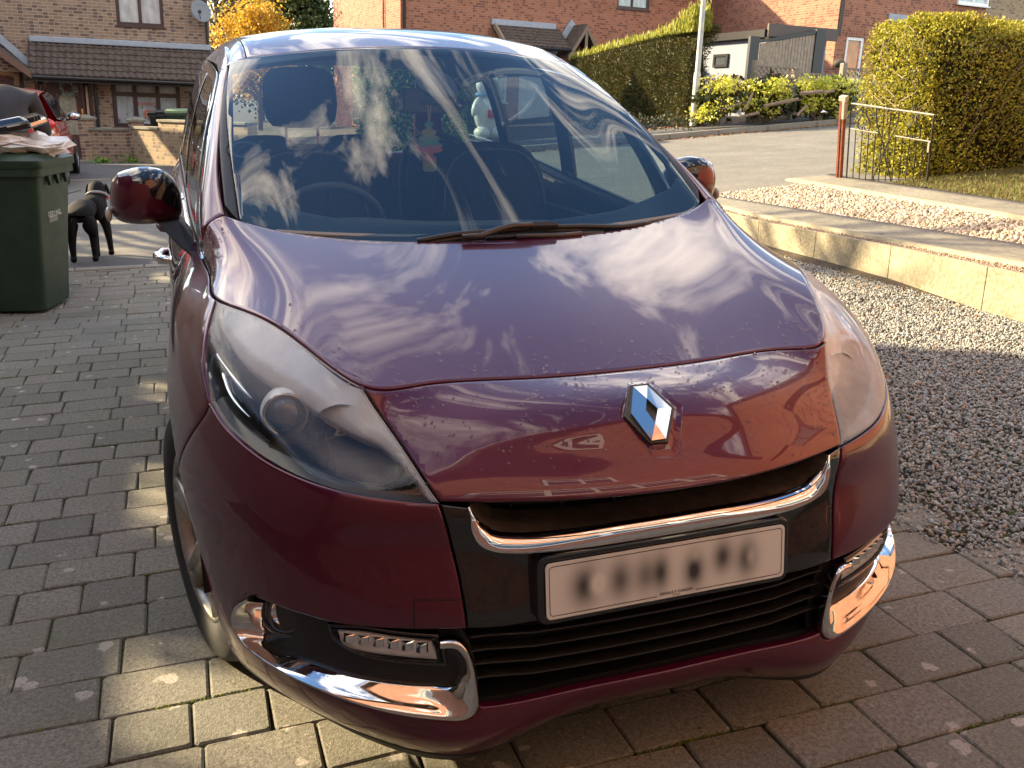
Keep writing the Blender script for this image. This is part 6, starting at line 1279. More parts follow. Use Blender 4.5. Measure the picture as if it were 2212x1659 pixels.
# ------------------------------------------------------------------ dog
dg_ = empty('dog', (-1.63, 7.28, 0), 'black dog with a patterned collar standing with its back to the camera by the kerb', 'dog')
FUR = simple('black_fur', (.004, .0042, .005), .8, var=.4, scale=60, bump=.5, Specular_IOR_Level=.25)
q = lambda x, y, z: (x, y, z)
v = [(-.10, .06, .50), (-.085, .20, .50), (-.035, .34, .49), (.02, .46, .495), (.045, .54, .55), (.05, .585, .635), (.052, .635, .675), (.055, .705, .660), (.058, .76, .645),      # spine, neck, head, muzzle 0-8
     (-.03, .05, .42), (0, .03, .33), (.01, .10, .27), (.005, .075, .16), (.005, .065, .04), (.005, .015, .018),       # right hind 9-14
     (-.17, .05, .42), (-.19, .03, .33), (-.19, .10, .27), (-.195, .07, .16), (-.195, .06, .04), (-.195, .01, .018),  # left hind 15-20
     (.09, .46, .40), (.115, .44, .28), (.125, .45, .15), (.13, .45, .03), (.13, .41, .015),                          # right fore 21-25
     (-.03, .42, .40), (-.01, .40, .28), (0, .37, .15), (.0, .36, .03), (.0, .32, .015),                              # left fore 26-30
     (-.115, -.01, .48), (-.15, -.05, .40), (-.165, -.06, .30), (-.17, -.05, .22)]                                    # tail 31-34
ed = [(0, 1), (1, 2), (2, 3), (3, 4), (4, 5), (5, 6), (6, 7), (7, 8), (0, 9), (9, 10), (10, 11), (11, 12), (12, 13), (13, 14), (0, 15), (15, 16), (16, 17), (17, 18), (18, 19), (19, 20), (3, 21), (21, 22), (22, 23), (23, 24), (24, 25), (3, 26), (26, 27), (27, 28), (28, 29), (29, 30), (0, 31), (31, 32), (32, 33), (33, 34)]
dg_.scale = (.86, .90, .87); dg_.location.x = -1.57
rd_ = [(.085, .085), (.098, .092), (.105, .10), (.105, .115), .080, .072, .078, .052, .036, .068, .060, .040, .027, .021, .032, .068, .060, .040, .027, .021, .032, .052, .038, .025, .021, .032, .052, .038, .025, .021, .032, .026, .020, .015, .010]
skin_mesh('body', v, ed, [tuple(a*1.22 for a in r) if isinstance(r, tuple) else r*(1.25 if r > .03 else 1.35) for r in rd_], FUR, dg_)
for s in (-1, 1): g = MB(); g.ell((.052+s*.098, .640, .655), (.018, .036, .060), 12, RY(s*-.2)); g.obj('ear', FUR, dg_, smooth=True)
for s in (-1, 1): g = MB(); g.ell((.055+s*.030, .705, .69), (.009, .009, .009), 10); g.obj('eye', BLACKG, dg_, smooth=True)
g = MB(); g.tube([(.047+.095*math.cos(a), .562+.082*math.sin(a), .598-.045*math.sin(a)) for a in np.linspace(0, 2*math.pi, 25)], .015, 8); g.obj('collar', simple('collar_grey', (.30, .31, .36), .6, var=.5, scale=60), dg_, smooth=True)
g = MB(); g.box((.150, .56, .575), (.02, .015, .035)); g.obj('collar_tag', simple('tag_red', (.7, .02, .02), .5), dg_, bev=.004)
g = MB(); g.tube(cr([(-1.66, 7.86, .565), (-1.8, 7.7, .545), (-1.98, 7.5, .55), (-2.2, 7.2, .75)], 8), .004, 6); tag(g.obj('dog_lead', simple('lead_dark', (.03, .03, .03), .6)), 'thin dark lead running from the dog collar towards the bending person', 'dog lead')
# ------------------------------------------------------------------ foliage helpers
def m_leaf(name, stops, tr=.35, rough=.55):
    M = Mt(name); g = M.N('ShaderNodeNewGeometry'); c = M.ramp(g.outputs['Random Per Island'], stops)
    p = M.N('ShaderNodeBsdfPrincipled'); p.inputs['Roughness'].default_value = rough; M.L(c, p.inputs['Base Color']); t = M.N('ShaderNodeBsdfTranslucent'); M.L(c, t.inputs[0])
    mx = M.N('ShaderNodeMixShader'); mx.inputs[0].default_value = tr; M.L(p.outputs[0], mx.inputs[1]); M.L(t.outputs[0], mx.inputs[2]); M.L(mx.outputs[0], M.out.inputs[0]); return M.m
def foliage(P, N, size, asp=.55, out=.5, seed=0, up=.0):
    """leaf quads (diamonds) at points P, leaning along N; returns V, F"""
    r = np.random.default_rng(seed); n = len(P); d = r.normal(size=(n, 3)); d /= np.linalg.norm(d, axis=1)[:, None]
    a = N*out+d*(1-out)+np.array([0, 0, up]); a /= np.linalg.norm(a, axis=1)[:, None]+1e-9; b = np.cross(a, r.normal(size=(n, 3))); b /= np.linalg.norm(b, axis=1)[:, None]+1e-9; s = (size*r.uniform(.6, 1.3, n))[:, None]
    c = np.cross(a, b); V = np.stack([P, P+a*s*.5+b*s*asp*.5+c*s*.08, P+a*s, P+a*s*.5-b*s*asp*.5+c*s*.08], 1); return V.reshape(-1, 3), np.arange(4*n).reshape(n, 4)
def box_surface(n, x0, x1, y0, y1, z0, z1, seed, bump=.06, depth=.10, faces='xXyYZ', zf=None):
    """points just inside the faces of a clipped hedge; returns P, N"""
    r = np.random.default_rng(seed); ar = {'x': (y1-y0)*(z1-z0), 'X': (y1-y0)*(z1-z0), 'y': (x1-x0)*(z1-z0), 'Y': (x1-x0)*(z1-z0), 'Z': (x1-x0)*(y1-y0)}; tot = sum(ar[f] for f in faces); P = []; Nn = []
    for f in faces:
        k = int(n*ar[f]/tot); u = r.random(k); v = r.random(k); d = np.abs(r.normal(0, depth, k))
        if f in 'xX': s = -1 if f == 'x' else 1; y = y0+(y1-y0)*u; z = z0+(z1-z0)*v; x = (x0 if f == 'x' else x1)-s*d+bump*np.sin(y*3.1+z*2.3)*np.cos(z*3.7+y); N_ = np.stack([s+0*x, 0*x, 0*x], 1)
        elif f in 'yY': s = -1 if f == 'y' else 1; x = x0+(x1-x0)*u; z = z0+(z1-z0)*v; y = (y0 if f == 'y' else y1)-s*d+bump*np.sin(x*3.1+z*2.3)*np.cos(z*3.7+x); N_ = np.stack([0*x, s+0*x, 0*x], 1)
        else: x = x0+(x1-x0)*u; y = y0+(y1-y0)*v; z = z1-d+bump*np.sin(x*2.9+y*3.3); N_ = np.stack([0*x, 0*x, 1+0*x], 1)
        P.append(np.stack([x, y, z], 1)); Nn.append(N_)
    return np.vstack(P), np.vstack(Nn)
def place(V, org, yaw): c, s = math.cos(yaw), math.sin(yaw); return V @ np.array([[c, s, 0], [-s, c, 0], [0, 0, 1]])+np.array(org)
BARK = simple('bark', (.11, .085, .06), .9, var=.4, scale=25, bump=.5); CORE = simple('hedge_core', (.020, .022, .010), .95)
# ------------------------------------------------------------------ clipped privet hedge (picture's right)
hd = empty('privet_hedge', (7.36, 7.50, .3), 'tall box-clipped yellow green privet hedge behind the wrought iron gate', 'hedge', rot=(0, rd(1.5), rd(-2)))
HW, HD_, HH = 7.0, 1.35, 2.0
def rounded(P, N):                       # round the top edges and bow the corner
    k = np.clip((P[:, 2]-(HH-.35))/.35, 0, 1)**2*.16; cx = np.clip((.5-P[:, 0])/.5, 0, 1)*np.clip((.4-P[:, 1])/.4, 0, 1)
    P = P.copy(); P[:, 0] += k*(P[:, 0] < .6)+.18*cx+.10*(1-P[:, 2]/HH)*(P[:, 0] < .8)*np.sin(P[:, 1]*1.3); P[:, 1] += k*(P[:, 1] < .6)+.16*cx-k*(P[:, 1] > .7)
    P[:, 2] -= .12*np.clip((P[:, 0]-1.0)/5, 0, 1)*(P[:, 2] > 1.2); return P
P, N = box_surface(84000, 0, HW, 0, HD_, .04, HH, 41, .05, .09, 'xyZ'); P = rounded(P, N)
thin = (N[:, 1] < -.5) & (np.random.default_rng(1).random(len(P)) > np.clip(.80-.35*np.clip((P[:, 2]-1.2)/.6, 0, 1)+.25*np.sin(P[:, 0]*2.7+P[:, 2]*3.1), .22, 1)); P, N = P[~thin], N[~thin]
V, F = foliage(P, N, .036, .62, .45, 5, .25)
meshobj('leaves', V, F, m_leaf('privet_leaf', [(0, (.22, .24, .02)), (.4, (.40, .38, .035)), (.75, (.56, .50, .06)), (1, (.32, .24, .06))], .3), hd)
r_ = np.random.default_rng(6); g = MB()
for k in range(210):
    x = r_.uniform(.5, 5.5); z = HH*r_.uniform(.45, 1.0)-.1; y = r_.uniform(.02, .10)+.12*max(0, (z-1.75)/.3); L = r_.uniform(.15, .5); a = r_.normal(.5, .5)
    g.tube([(x, y+.03, z-L), (x+.3*L*math.sin(a)+r_.normal(0, .02), y-.02, z-L*.5), (x+L*math.sin(a)*.8, y-.01+r_.uniform(-.03, .02), z)], [.0045, .0035, .002], 4, cap=False)
for k in range(16):
    y = r_.uniform(.1, 1.0); z = HH*r_.uniform(.3, .98); L = r_.uniform(.15, .4); g.tube([(.03, y, z-L), (-.03, y+r_.normal(0, .08), z-L*.5), (.0, y+r_.normal(0, .15), z)], [.006, .005, .003], 4, cap=False)
tag(g.obj('twigs', simple('pale_twig', (.30, .23, .15), .85), hd), kind='stuff')
# dark interior broken into clumps so that bright gaps show low on the right
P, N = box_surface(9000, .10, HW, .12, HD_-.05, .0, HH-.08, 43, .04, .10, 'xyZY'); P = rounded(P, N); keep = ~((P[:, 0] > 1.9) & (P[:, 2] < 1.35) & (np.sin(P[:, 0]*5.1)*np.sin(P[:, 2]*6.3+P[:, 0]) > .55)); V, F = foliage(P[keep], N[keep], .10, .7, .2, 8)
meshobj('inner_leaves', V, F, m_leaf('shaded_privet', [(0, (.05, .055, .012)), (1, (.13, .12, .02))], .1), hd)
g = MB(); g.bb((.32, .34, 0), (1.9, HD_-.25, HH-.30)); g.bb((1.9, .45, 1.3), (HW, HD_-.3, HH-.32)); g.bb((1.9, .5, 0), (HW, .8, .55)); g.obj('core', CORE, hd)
# ------------------------------------------------------------------ wrought iron gate and its post
A = Vector(PT(1828, 391, 11.45)); B = Vector(PT(1998, 426, 10.75)); gl_ = (B-A).length; u3 = (B-A).normalized(); up3 = Vector(PT(1862, 216, 11.38))-A; h3 = up3.length; up3.normalize(); up3 = (up3-u3*up3.dot(u3)).normalized(); n3 = u3.cross(up3)
gt = empty('garden_gate', tuple(A), 'black wrought iron scroll gate standing open against the privet hedge', 'gate', rot=Matrix(((u3.x, n3.x, up3.x), (u3.y, n3.y, up3.y), (u3.z, n3.z, up3.z))).to_euler())
IRON = simple('weathered_iron', (.03, .028, .026), .5, var=.6, scale=40); IRONP = simple('peeled_white_iron', (.45, .40, .34), .6, var=.35, scale=50)
L, H = gl_, h3*.965; g = MB()
for a, b, r in (((0, 0, 0), (0, 0, H), .010), ((L, 0, 0), (L, 0, H), .012), ((0, 0, 0), (L, 0, 0), .010)): g.tube([a, b], r, 4)
g.obj('frame', IRON, gt); g = MB(); g.tube([(0, 0, H), (L, 0, H)], .011, 4); g.tube([(0, 0, H*.685), (L*.36, 0, H*.685)], .008, 4); g.tube([(L*.58, 0, H*.685), (L, 0, H*.685)], .008, 4); g.obj('rail', IRONP, gt)
g = MB()
for k in range(1, 12):
    x = L*k/12; t_ = H*.685 if (k < 5 or k > 6) else H; g.tube([(x, 0, 0), (x, 0, t_)], .0065, 5)
def scroll(cx, cz, r, a0, turns, s=1, n=20): return [(cx+s*r*(1-t*.8)*math.cos(a0+turns*2*math.pi*t), 0, cz+r*(1-t*.8)*math.sin(a0+turns*2*math.pi*t)) for t in np.linspace(0, 1, n)]
for cx in (L*.18, L*.79):
    for s in (1, -1): g.tube(cr([(cx+s*.015, 0, H*.97), (cx+s*.02, 0, H*.90), (cx+s*.075, 0, H*.80), (cx+s*.07, 0, H*.72), (cx+s*.02, 0, H*.70), (cx+s*.015, 0, H*.735)], 5), .008, 5, cap=False); g.tube(scroll(cx+s*.03, H*.945, .03, 0, 1.1, s), .0065, 5, cap=False)
for s in (1, -1):
    cx = L*.46; g.tube(cr([(cx+s*.14, 0, H*.98), (cx+s*.12, 0, H*.80), (cx+s*.02, 0, H*.55), (cx+s*.012, 0, H*.42), (cx+s*.09, 0, H*.2), (cx+s*.11, 0, H*.1), (cx+s*.05, 0, H*.03), (cx+s*.03, 0, H*.07)], 6), .0085, 5, cap=False)
    g.tube(scroll(cx+s*.05, H*.50, .028, 0, 1.1, s), .0065, 5, cap=False); g.tube(scroll(cx+s*.05, H*.36, .028, 0, 1.1, s), .0065, 5, cap=False); g.tube(scroll(cx+s*.035, H*1.0, .035, .4, 1.1, s), .0065, 5, cap=False); g.tube(scroll(L*.79+s*.03, H*1.04, .030, .2, 1.1, s), .0065, 5, cap=False)
g.obj('scrollwork', IRON, gt)
g = MB(); g.box((L*.985, -.01, H*.62), (.02, .03, .11)); g.obj('latch', IRONP, gt)
gp = empty('gate_post', tuple(A-u3*.10), 'rust red and white peeling metal gate post in front of the privet hedge', 'gate post', rot=gt.rotation_euler)
RUST = simple('rusty_red', (.25, .075, .045), .6, var=.45, scale=18)
g = MB(); g.bb((-.035, -.03, 0), (-.008, .03, H*1.02)); g.bb((.008, -.03, 0), (.03, .03, H*.92)); g.obj('angle_iron', RUST, gp, bev=.003); g = MB(); g.bb((-.045, -.035, H*1.02), (.045, .035, H*1.08)); g.bb((.0, -.034, H*.80), (.034, .034, H*1.02)); g.obj('top_plate', IRONP, gp, bev=.003)
g = MB(); g.bb((-.008, -.02, 0), (.008, .02, H)); g.obj('web', IRON, gp)
# ------------------------------------------------------------------ conifer hedge and lamp column
c0_ = Vector(PT(1480, 270, 21.3)); c1_ = Vector(PT(1225, 262, 29.0)); c1_.z = c0_.z+.25; yw = math.atan2(c0_.y-c1_.y, c0_.x-c1_.x); Lh = (c0_-c1_).length
ch = empty('conifer_hedge', (c1_.x, c1_.y, c0_.z-.05), 'tall brown green conifer hedge along the road with a sprouting top end coloured as sunlit', 'hedge', rot=(0, 0, yw))
P, N = box_surface(80000, 0, Lh, 0, .5, 0, 2.18, 51, .07, .12, 'yXZ')
k = P[:, 0]/Lh; P[:, 2] *= (.80+.20*k); P[:, 1] += .25*np.clip((P[:, 2]-1.5)/.6, 0, 1)*(P[:, 1] < .8)
V, F = foliage(P, N, .085, .26, .45, 6, .35); meshobj('leaves', V, F, m_leaf('conifer_spray', [(0, (.035, .042, .010)), (.35, (.062, .068, .014)), (.62, (.09, .09, .016)), (.8, (.11, .062, .022)), (1, (.14, .14, .03))], .15), ch)
r_ = np.random.default_rng(9); n = 5200; x = Lh-np.abs(r_.normal(0, .55, n))+.05; P = np.stack([x, r_.uniform(.0, .5, n), 2.05+np.abs(r_.normal(0, .16, n))*np.clip(1.35-(Lh-x)*.7, .1, 1.4)], 1); P2 = np.stack([r_.uniform(0, Lh, 2600), r_.uniform(.0, .5, 2600), 0*P[:2600, 0]], 1); P2[:, 2] = 2.16*(.80+.20*P2[:, 0]/Lh)+np.abs(r_.normal(0, .06, 2600)); P = np.vstack([P, P2])
V, F = foliage(P, np.tile([0., 0, 1], (len(P), 1)), .13, .2, .75, 12, .5); meshobj('sunlit_shoots', V, F, m_leaf('sunlit_spray', [(0, (.16, .20, .02)), (.5, (.34, .36, .04)), (1, (.50, .42, .08))], .3), ch)  # shoots on top, their paler leaf colour paints in the sunlight
g = MB(); g.bb((0, .2, 0), (Lh-.12, .42, 1.6)); g.bb((Lh*.5, .22, 1.5), (Lh-.15, .40, 1.95)); g.obj('core', CORE, ch)
lpb = Vector(PT(1498, 262, 20.6)); lp = empty('lamp_column', tuple(lpb), 'slim pale grey street lamp column in front of the conifer hedge', 'lamp post', rot=(0, rd(1.7), 0))
g = MB(); g.tube([(0, 0, -.1), (0, 0, 1.0), (0, 0, 1.05), (0, 0, 5.2)], [.075, .075, .058, .045], 14); g.obj('column', simple('galvanised', (.42, .42, .38), .5, var=.3, scale=6), lp, smooth=True, auto=.5); g = MB(); g.tube([(0, 0, 5.2), (0, -.3, 5.35), (0, -.8, 5.4)], .03, 8); g.ell((0, -1.0, 5.4), (.12, .3, .07), 12); g.obj('lantern', simple('lantern_grey', (.4, .4, .4), .5), lp)
# ------------------------------------------------------------------ orange brick houses
def house(name, label, px_corner, D, px_right, yaw, brick, zbase_py=215, depth=8, eave=5.3, side_holes=(), front_holes=()):
    F_ = Face(PT(px_corner, zbase_py, D), yaw); F_.O.z = float(gz(F_.O.x, F_.O.y))+.1 if F_.O.x < 25 else 1.5; r = F_.root(name, label, 'house'); L_ = F_.p(px_right, 100)[0]; fh = [h(F_) for h in front_holes]
    g = MB(); wall_open(g, 0, L_, -.5, eave, 0, .25, fh); g.bb((0, .25, -.5), (.25, depth, eave)); g.bb((L_-.25, .25, -.5), (L_, depth, eave)); g.bb((.25, depth-.25, -.5), (L_-.25, depth, eave)); g.obj('wall', brick, r)
    g = MB(); g.add([(-.3, -.4, eave), (L_+.3, -.4, eave), (L_+.3, depth/2, eave+2.7), (-.3, depth/2, eave+2.7)], [(0, 1, 2, 3)]); g.add([(-.3, depth+.4, eave), (L_+.3, depth+.4, eave), (L_+.3, depth/2, eave+2.7), (-.3, depth/2, eave+2.7)], [(3, 2, 1, 0)]); o = g.obj('roof', TILE, r); sd_ = o.modifiers.new('t', 'SOLIDIFY'); sd_.thickness = .12
    for x in (.02, L_-.02): g = MB(); g.prism([(x, 0, eave), (x, depth, eave), (x, depth/2, eave+2.6)], (.02 if x > 1 else -.02, 0, 0)); g.obj('gable', brick, r)
    g = MB(); g.tube([(-.1, -.42, eave-.02), (L_+.1, -.42, eave-.02)], .06, 8); g.obj('gutter', GUT, r); return F_, r, L_, fh
px_box = lambda x0, x1, y0, y1: (lambda F_: (F_.p(x0, (y0+y1)/2)[0], F_.p(x1, (y0+y1)/2)[0], F_.p((x0+x1)/2, y1)[1], F_.p((x0+x1)/2, y0)[1]))
FC, rc, LC, fh = house('brick_house', 'orange brick house in the middle distance with a small tiled porch roof', 863, 30, 1500, rd(6), BRICK_RED, front_holes=[px_box(1335, 1405, -62, 20), px_box(1120, 1190, 158, 262), px_box(1046, 1095, 152, 220)])
window(rc, *fh[0], .04, UPVCB, PANE, mull=(.48,), fw=.08); window(rc, *fh[2], .04, UPVCW, PANE, fw=.07)
g = MB(); g.bb((fh[1][0], .05, fh[1][2]), (fh[1][1], .10, fh[1][3])); 
for q_ in (.25, .5, .75): x = fh[1][0]*(1-q_)+fh[1][1]*q_; g.bb((x-.01, .035, fh[1][2]), (x+.01, .05, fh[1][3]))
g.obj('door', UPVCW, rc)
g = MB(); g.tube([(.12, -.06, 0), (.12, -.06, 5.2)], .045, 8); g.obj('downpipe', GUT, rc); g = MB(); q_ = FC.p(1063, 50)[0]; g.tube([(-.05, 1.6, 0), (-.05, 1.6, 5.2)], .03, 6); g.obj('downpipe', BRICK_RED, rc)
p0 = FC.p(1066, 50); p1 = FC.p(1175, 58); pe0 = FC.p(1095, 98, off=-.9); pe1 = FC.p(1232, 104, off=-.9)
g = MB(); roof_tiles(g, pe0[0]-.1, pe1[0], -.95, pe1[1]-.02, 0, p0[1]-.02, 13, 7, amp=.03); g.obj('porch_roof', TILE, rc); g = MB(); g.bb((p0[0]-.1, -.12, p0[1]-.05), (p1[0]+.4, 0, p0[1]+.13)); g.obj('flashing', LEAD, rc); g = MB(); g.tube([(pe0[0]-.1, -1.0, pe1[1]-.08), (pe1[0], -1.0, pe1[1]-.08)], .06, 8); g.obj('gutter', GUT, rc)
g = MB(); g.prism([(pe0[0]-.12, -.95, pe1[1]-.08), (pe0[0]-.12, 0, p0[1]-.1), (pe0[0]-.12, 0, p0[1]+.08), (pe0[0]-.12, -.95, pe1[1]+.08)], (.08, 0, 0)); g.obj('barge_board', simple('timber_grey', (.28, .22, .16), .8), rc)
ga = FC.p(1268, 55, off=-1.0); gb_ = FC.p(1290, 92, off=-1.0); gc_ = FC.p(1243, 104, off=-1.0); wg = (gb_[0]-gc_[0])/2+.15; TG = simple('timber_brown', (.22, .17, .12), .8)
g = MB()
for s in (-1, 1): g.prism([(ga[0], -1.05, ga[1]-.16), (ga[0], -1.05, ga[1]), (ga[0]+s*wg*1.15, -1.05, ga[1]-.98), (ga[0]+s*wg*1.15, -1.05, ga[1]-1.16)], (0, .06, 0))
g.bb((ga[0]-.05, -1.03, ga[1]-.9), (ga[0]+.05, -.99, ga[1]-.15)); g.bb((ga[0]-wg, -1.03, ga[1]-.95), (ga[0]+wg, -.98, ga[1]-.85)); g.obj('gable_timber', TG, rc)
g = MB()
for s in (-1, 1): g.prism([(ga[0], -1.0, ga[1]-.02), (ga[0], -1.0, ga[1]+.06), (ga[0]+s*wg*1.2, -1.0, ga[1]-.98), (ga[0]+s*wg*1.2, -1.0, ga[1]-1.05)], (0, 1.0, 0))
g.obj('gable_roof', TILE, rc); g = MB(); g.prism([(ga[0]-.1, -.1, ga[1]+.25), (ga[0]-wg*1.5, -.1, ga[1]-.85), (ga[0]-wg*1.2, -.1, ga[1]-1.0), (ga[0]+.1, -.1, ga[1]+.05)], (0, .08, 0)); g.obj('flashing', LEAD, rc)
FR, rr, LR, fh = house('brick_house', 'orange brick house at the right with white windows behind the garage', 1789, 30.5, 2078, rd(5), BRICK_RED, front_holes=[px_box(2082-10, 2148-10, -70, 12), px_box(1824, 1862, 80, 175)])
window(rr, *fh[0], -.06, UPVCW, PANE, mull=(.5,), fw=.09, d=.1); window(rr, *fh[1], .04, UPVCW, m_pane('orange_blind', (.45, .15, .07)), fw=.10)
g = MB(); q_ = FR.p(1795, 100)[0]; g.tube([(.05, -.07, 1.9), (.10, -.07, 5.2)], .05, 8); g.obj('downpipe', GUT, rr)
a_, b_ = FR.p(1918, 36), FR.p(2068, 46); g = MB(); g.bb((a_[0], -.06, a_[1]-.14), (b_[0], 0, a_[1]+.10)); g.obj('flashing', LEAD, rr)
g = MB(); x0, x1, z1_ = fh[1][0], fh[1][1], fh[1][3]
for k in range(8): t0 = x0-.05+(x1-x0+.1)*k/8; g.bb((t0+.01, -.012, z1_+.01), (t0+(x1-x0+.1)/8-.01, .0-.001, z1_+.23))
g.obj('brick_arch', BRICK_RED, rr)
hb = FR.p(1790-12, 135); g = MB(); g.ell((FR.p(1801, 138)[0], -.25, FR.p(1801, 138)[1]), (.22, .18, .13), 14); o = g.obj('hanging_basket', simple('basket_moss', (.08, .07, .05), .9, var=.5, scale=40), None, smooth=True, loc=tuple(FR.O), rot=FR.M.to_euler()); tag(o, 'mossy hanging basket on the orange brick wall left of the white window', 'hanging basket')
FB, rb, LB, _ = house('brick_house', 'buff brown brick house at the far right edge above the privet hedge', 2085, 34, 2450, rd(5), BRICK_BUFF)
# ------------------------------------------------------------------ garage
FG = Face(PT(1637, 235, 25.5), rd(4)); FG.O.z = 1.0; gr_ = FG.root('garage', 'pale grey rendered flat roofed garage with a small dark window', 'garage')
zt_ = FG.p(1640, 72)[1]; x1 = FG.p(1782, 120)[0]; dp = 5.2
REN = simple('grey_render', (.24, .255, .30), .9, var=.06, scale=3, bump=.2); BRN = simple('brown_fascia', (.075, .055, .05), .5)
g = MB(); g.bb((0, 0, -.4), (.2, dp, zt_-.02)); g.bb((.2, dp-.2, -.4), (x1, dp, zt_-.02)); g.bb((x1-.2, 0, -.4), (x1, dp-.2, zt_-.02)); g.obj('wall', REN, gr_)
g = MB(); g.bb((-.12, -.25, zt_-.02), (x1+.1, dp+.2, zt_+.05)); g.bb((-.14, -.28, zt_-.08), (x1+.12, -.22, zt_+.24)); g.obj('roof', BRN, gr_); g = MB(); g.bb((-.20, -.2, zt_-.10), (-.09, dp+.2, zt_+.10)); g.obj('gutter', GUT, gr_)
g = MB(); g.bb((-.012, -.02, -.4), (.10, -.006, zt_-.05)); g.obj('corner_board', UPVCW, gr_)
# shutters and boarded gate
SH = simple('shutter_grey', (.10, .115, .135), .45); g = MB()
for k in range(int(zt_/.10)): g.prism([(.12, .02, k*.10), (.12, -.03, k*.10+.01), (.12, .02, k*.10+.095)], (x1-.24, 0, 0))
g.obj('shutter', SH, gr_)
gg_ = empty('boarded_gate', tuple(FG.O), 'weathered grey board gate in a black frame in front of the garage', 'gate', rot=FG.M.to_euler()); of = -.45
q0 = FG.p(1642, 90, off=of); q1 = FG.p(1762, 70, off=of); q2 = FG.p(1755, 150, off=of); WOOD = simple('weathered_boards', (.30, .255, .20), .85, var=.3, scale=9)
n_ = 17; 
for k in range(n_):
    a = q0[0]+(q1[0]-q0[0])*k/n_; b = q0[0]+(q1[0]-q0[0])*(k+1)/n_-.012; h = q0[1]+(q1[1]-q0[1])*(k+.5)/n_-.05; g = MB(); g.bb((a, of-.01, .1), (b, of+.015, h)); g.obj('board', WOOD, gg_)
g = MB(); g.prism([(q0[0]-.05, of-.03, q0[1]-.04), (q1[0]+.1, of-.03, q1[1]-.02), (q1[0]+.1, of-.03, q1[1]+.06), (q0[0]-.05, of-.03, q0[1]+.03)], (0, .06, 0)); g.bb((q0[0]-.35, of-.05, 0), (q0[0]-.05, of+.05, q0[1]+.12)); g.bb((q1[0], of-.05, 0), (q1[0]+.32, of+.05, q1[1]+.08)); g.obj('frame', simple('black_steel', (.02, .024, .032), .4), gg_)
# small window on the side wall, seen on x = 0 plane
def side_pt(px, py):
    d = Vector(FW+RT*(px-1106)/FOC-UP*(py-829.5)/FOC); t = (FG.O-Vector(CAM)).dot(FG.U)/d.dot(FG.U); q = Vector(CAM)+d*t-FG.O; return q.dot(FG.N), q.dot(FG.Z)
s0, s1 = side_pt(1542, 146), side_pt(1576, 116); y0, y1 = sorted((s0[0], s1[0])); z0, z1 = sorted((s0[1], s1[1])); wn = empty('window'); wn.parent = gr_
g = MB(); g.bb((-.06, y0, z0), (-.005, y1, z0+.07)); g.bb((-.06, y0, z1-.07), (-.005, y1, z1)); g.bb((-.06, y0, z0+.07), (-.005, y0+.09, z1-.07)); g.bb((-.06, y1-.09, z0+.07), (-.005, y1, z1-.07)); g.obj('frame', GUT, wn); g = MB(); g.bb((-.03, y0+.08, z0+.06), (-.01, y1-.08, z1-.06)); g.obj('pane', PANE_D, wn)
# ------------------------------------------------------------------ trellis fence
FF = Face(PT(1625, 262, 21.6), rd(2)); FF.O.z = .86; fe = FF.root('trellis_fence', 'weathered timber fence with diamond trellis top behind the yellow shrubs', 'fence')
FW_ = simple('fence_timber', (.24, .205, .16), .9, var=.3, scale=12); xs_ = [FF.p(x, 200)[0] for x in (1625, 1713, 1815, 1910, 2000)]; tops = [FF.p(1670, 143)[1], FF.p(1760, 158)[1], FF.p(1825, 146)[1], FF.p(1900, 150)[1]]
for k, x in enumerate(xs_): g = MB(); g.bb((x-.06, -.07, -.2), (x+.06, .06, tops[min(k, 3)]+.10)); g.obj('post', FW_, fe, bev=.006)
for k in range(4):
    a, b, T = xs_[k]+.06, xs_[k+1]-.06, tops[k]; g = MB(); g.bb((a, -.03, T-.04), (b, .03, T)); g.bb((a, -.03, T-.36), (b, .03, T-.31)); n_ = int((b-a)/.13)+3
    for j in range(-3, n_):
        for s in (1, -1):
            x0 = a+j*.13; x1_ = x0+.27
            za, zb = (T-.31, T-.04) if s > 0 else (T-.04, T-.31); t0 = max(0, (a-x0)/.27); t1 = min(1, (b-x0)/.27)
            if t1 > t0: P0 = (x0+.27*t0, -.012*s, za+(zb-za)*t0); P1 = (x0+.27*t1, -.012*s, za+(zb-za)*t1); g.prism([(P0[0]-.014, P0[1], P0[2]), (P0[0]+.014, P0[1], P0[2]), (P1[0]+.014, P1[1], P1[2]), (P1[0]-.014, P1[1], P1[2])], (0, .01, 0))
    g.obj('trellis', FW_, fe); g = MB()
    z = T-.40
    while z > .02: g.prism([(a, .0, z-.15), (b, .0, z-.15), (b, .02, z), (a, .02, z)], (0, .012, 0)); z -= .15
    g.obj('panel', FW_, fe)
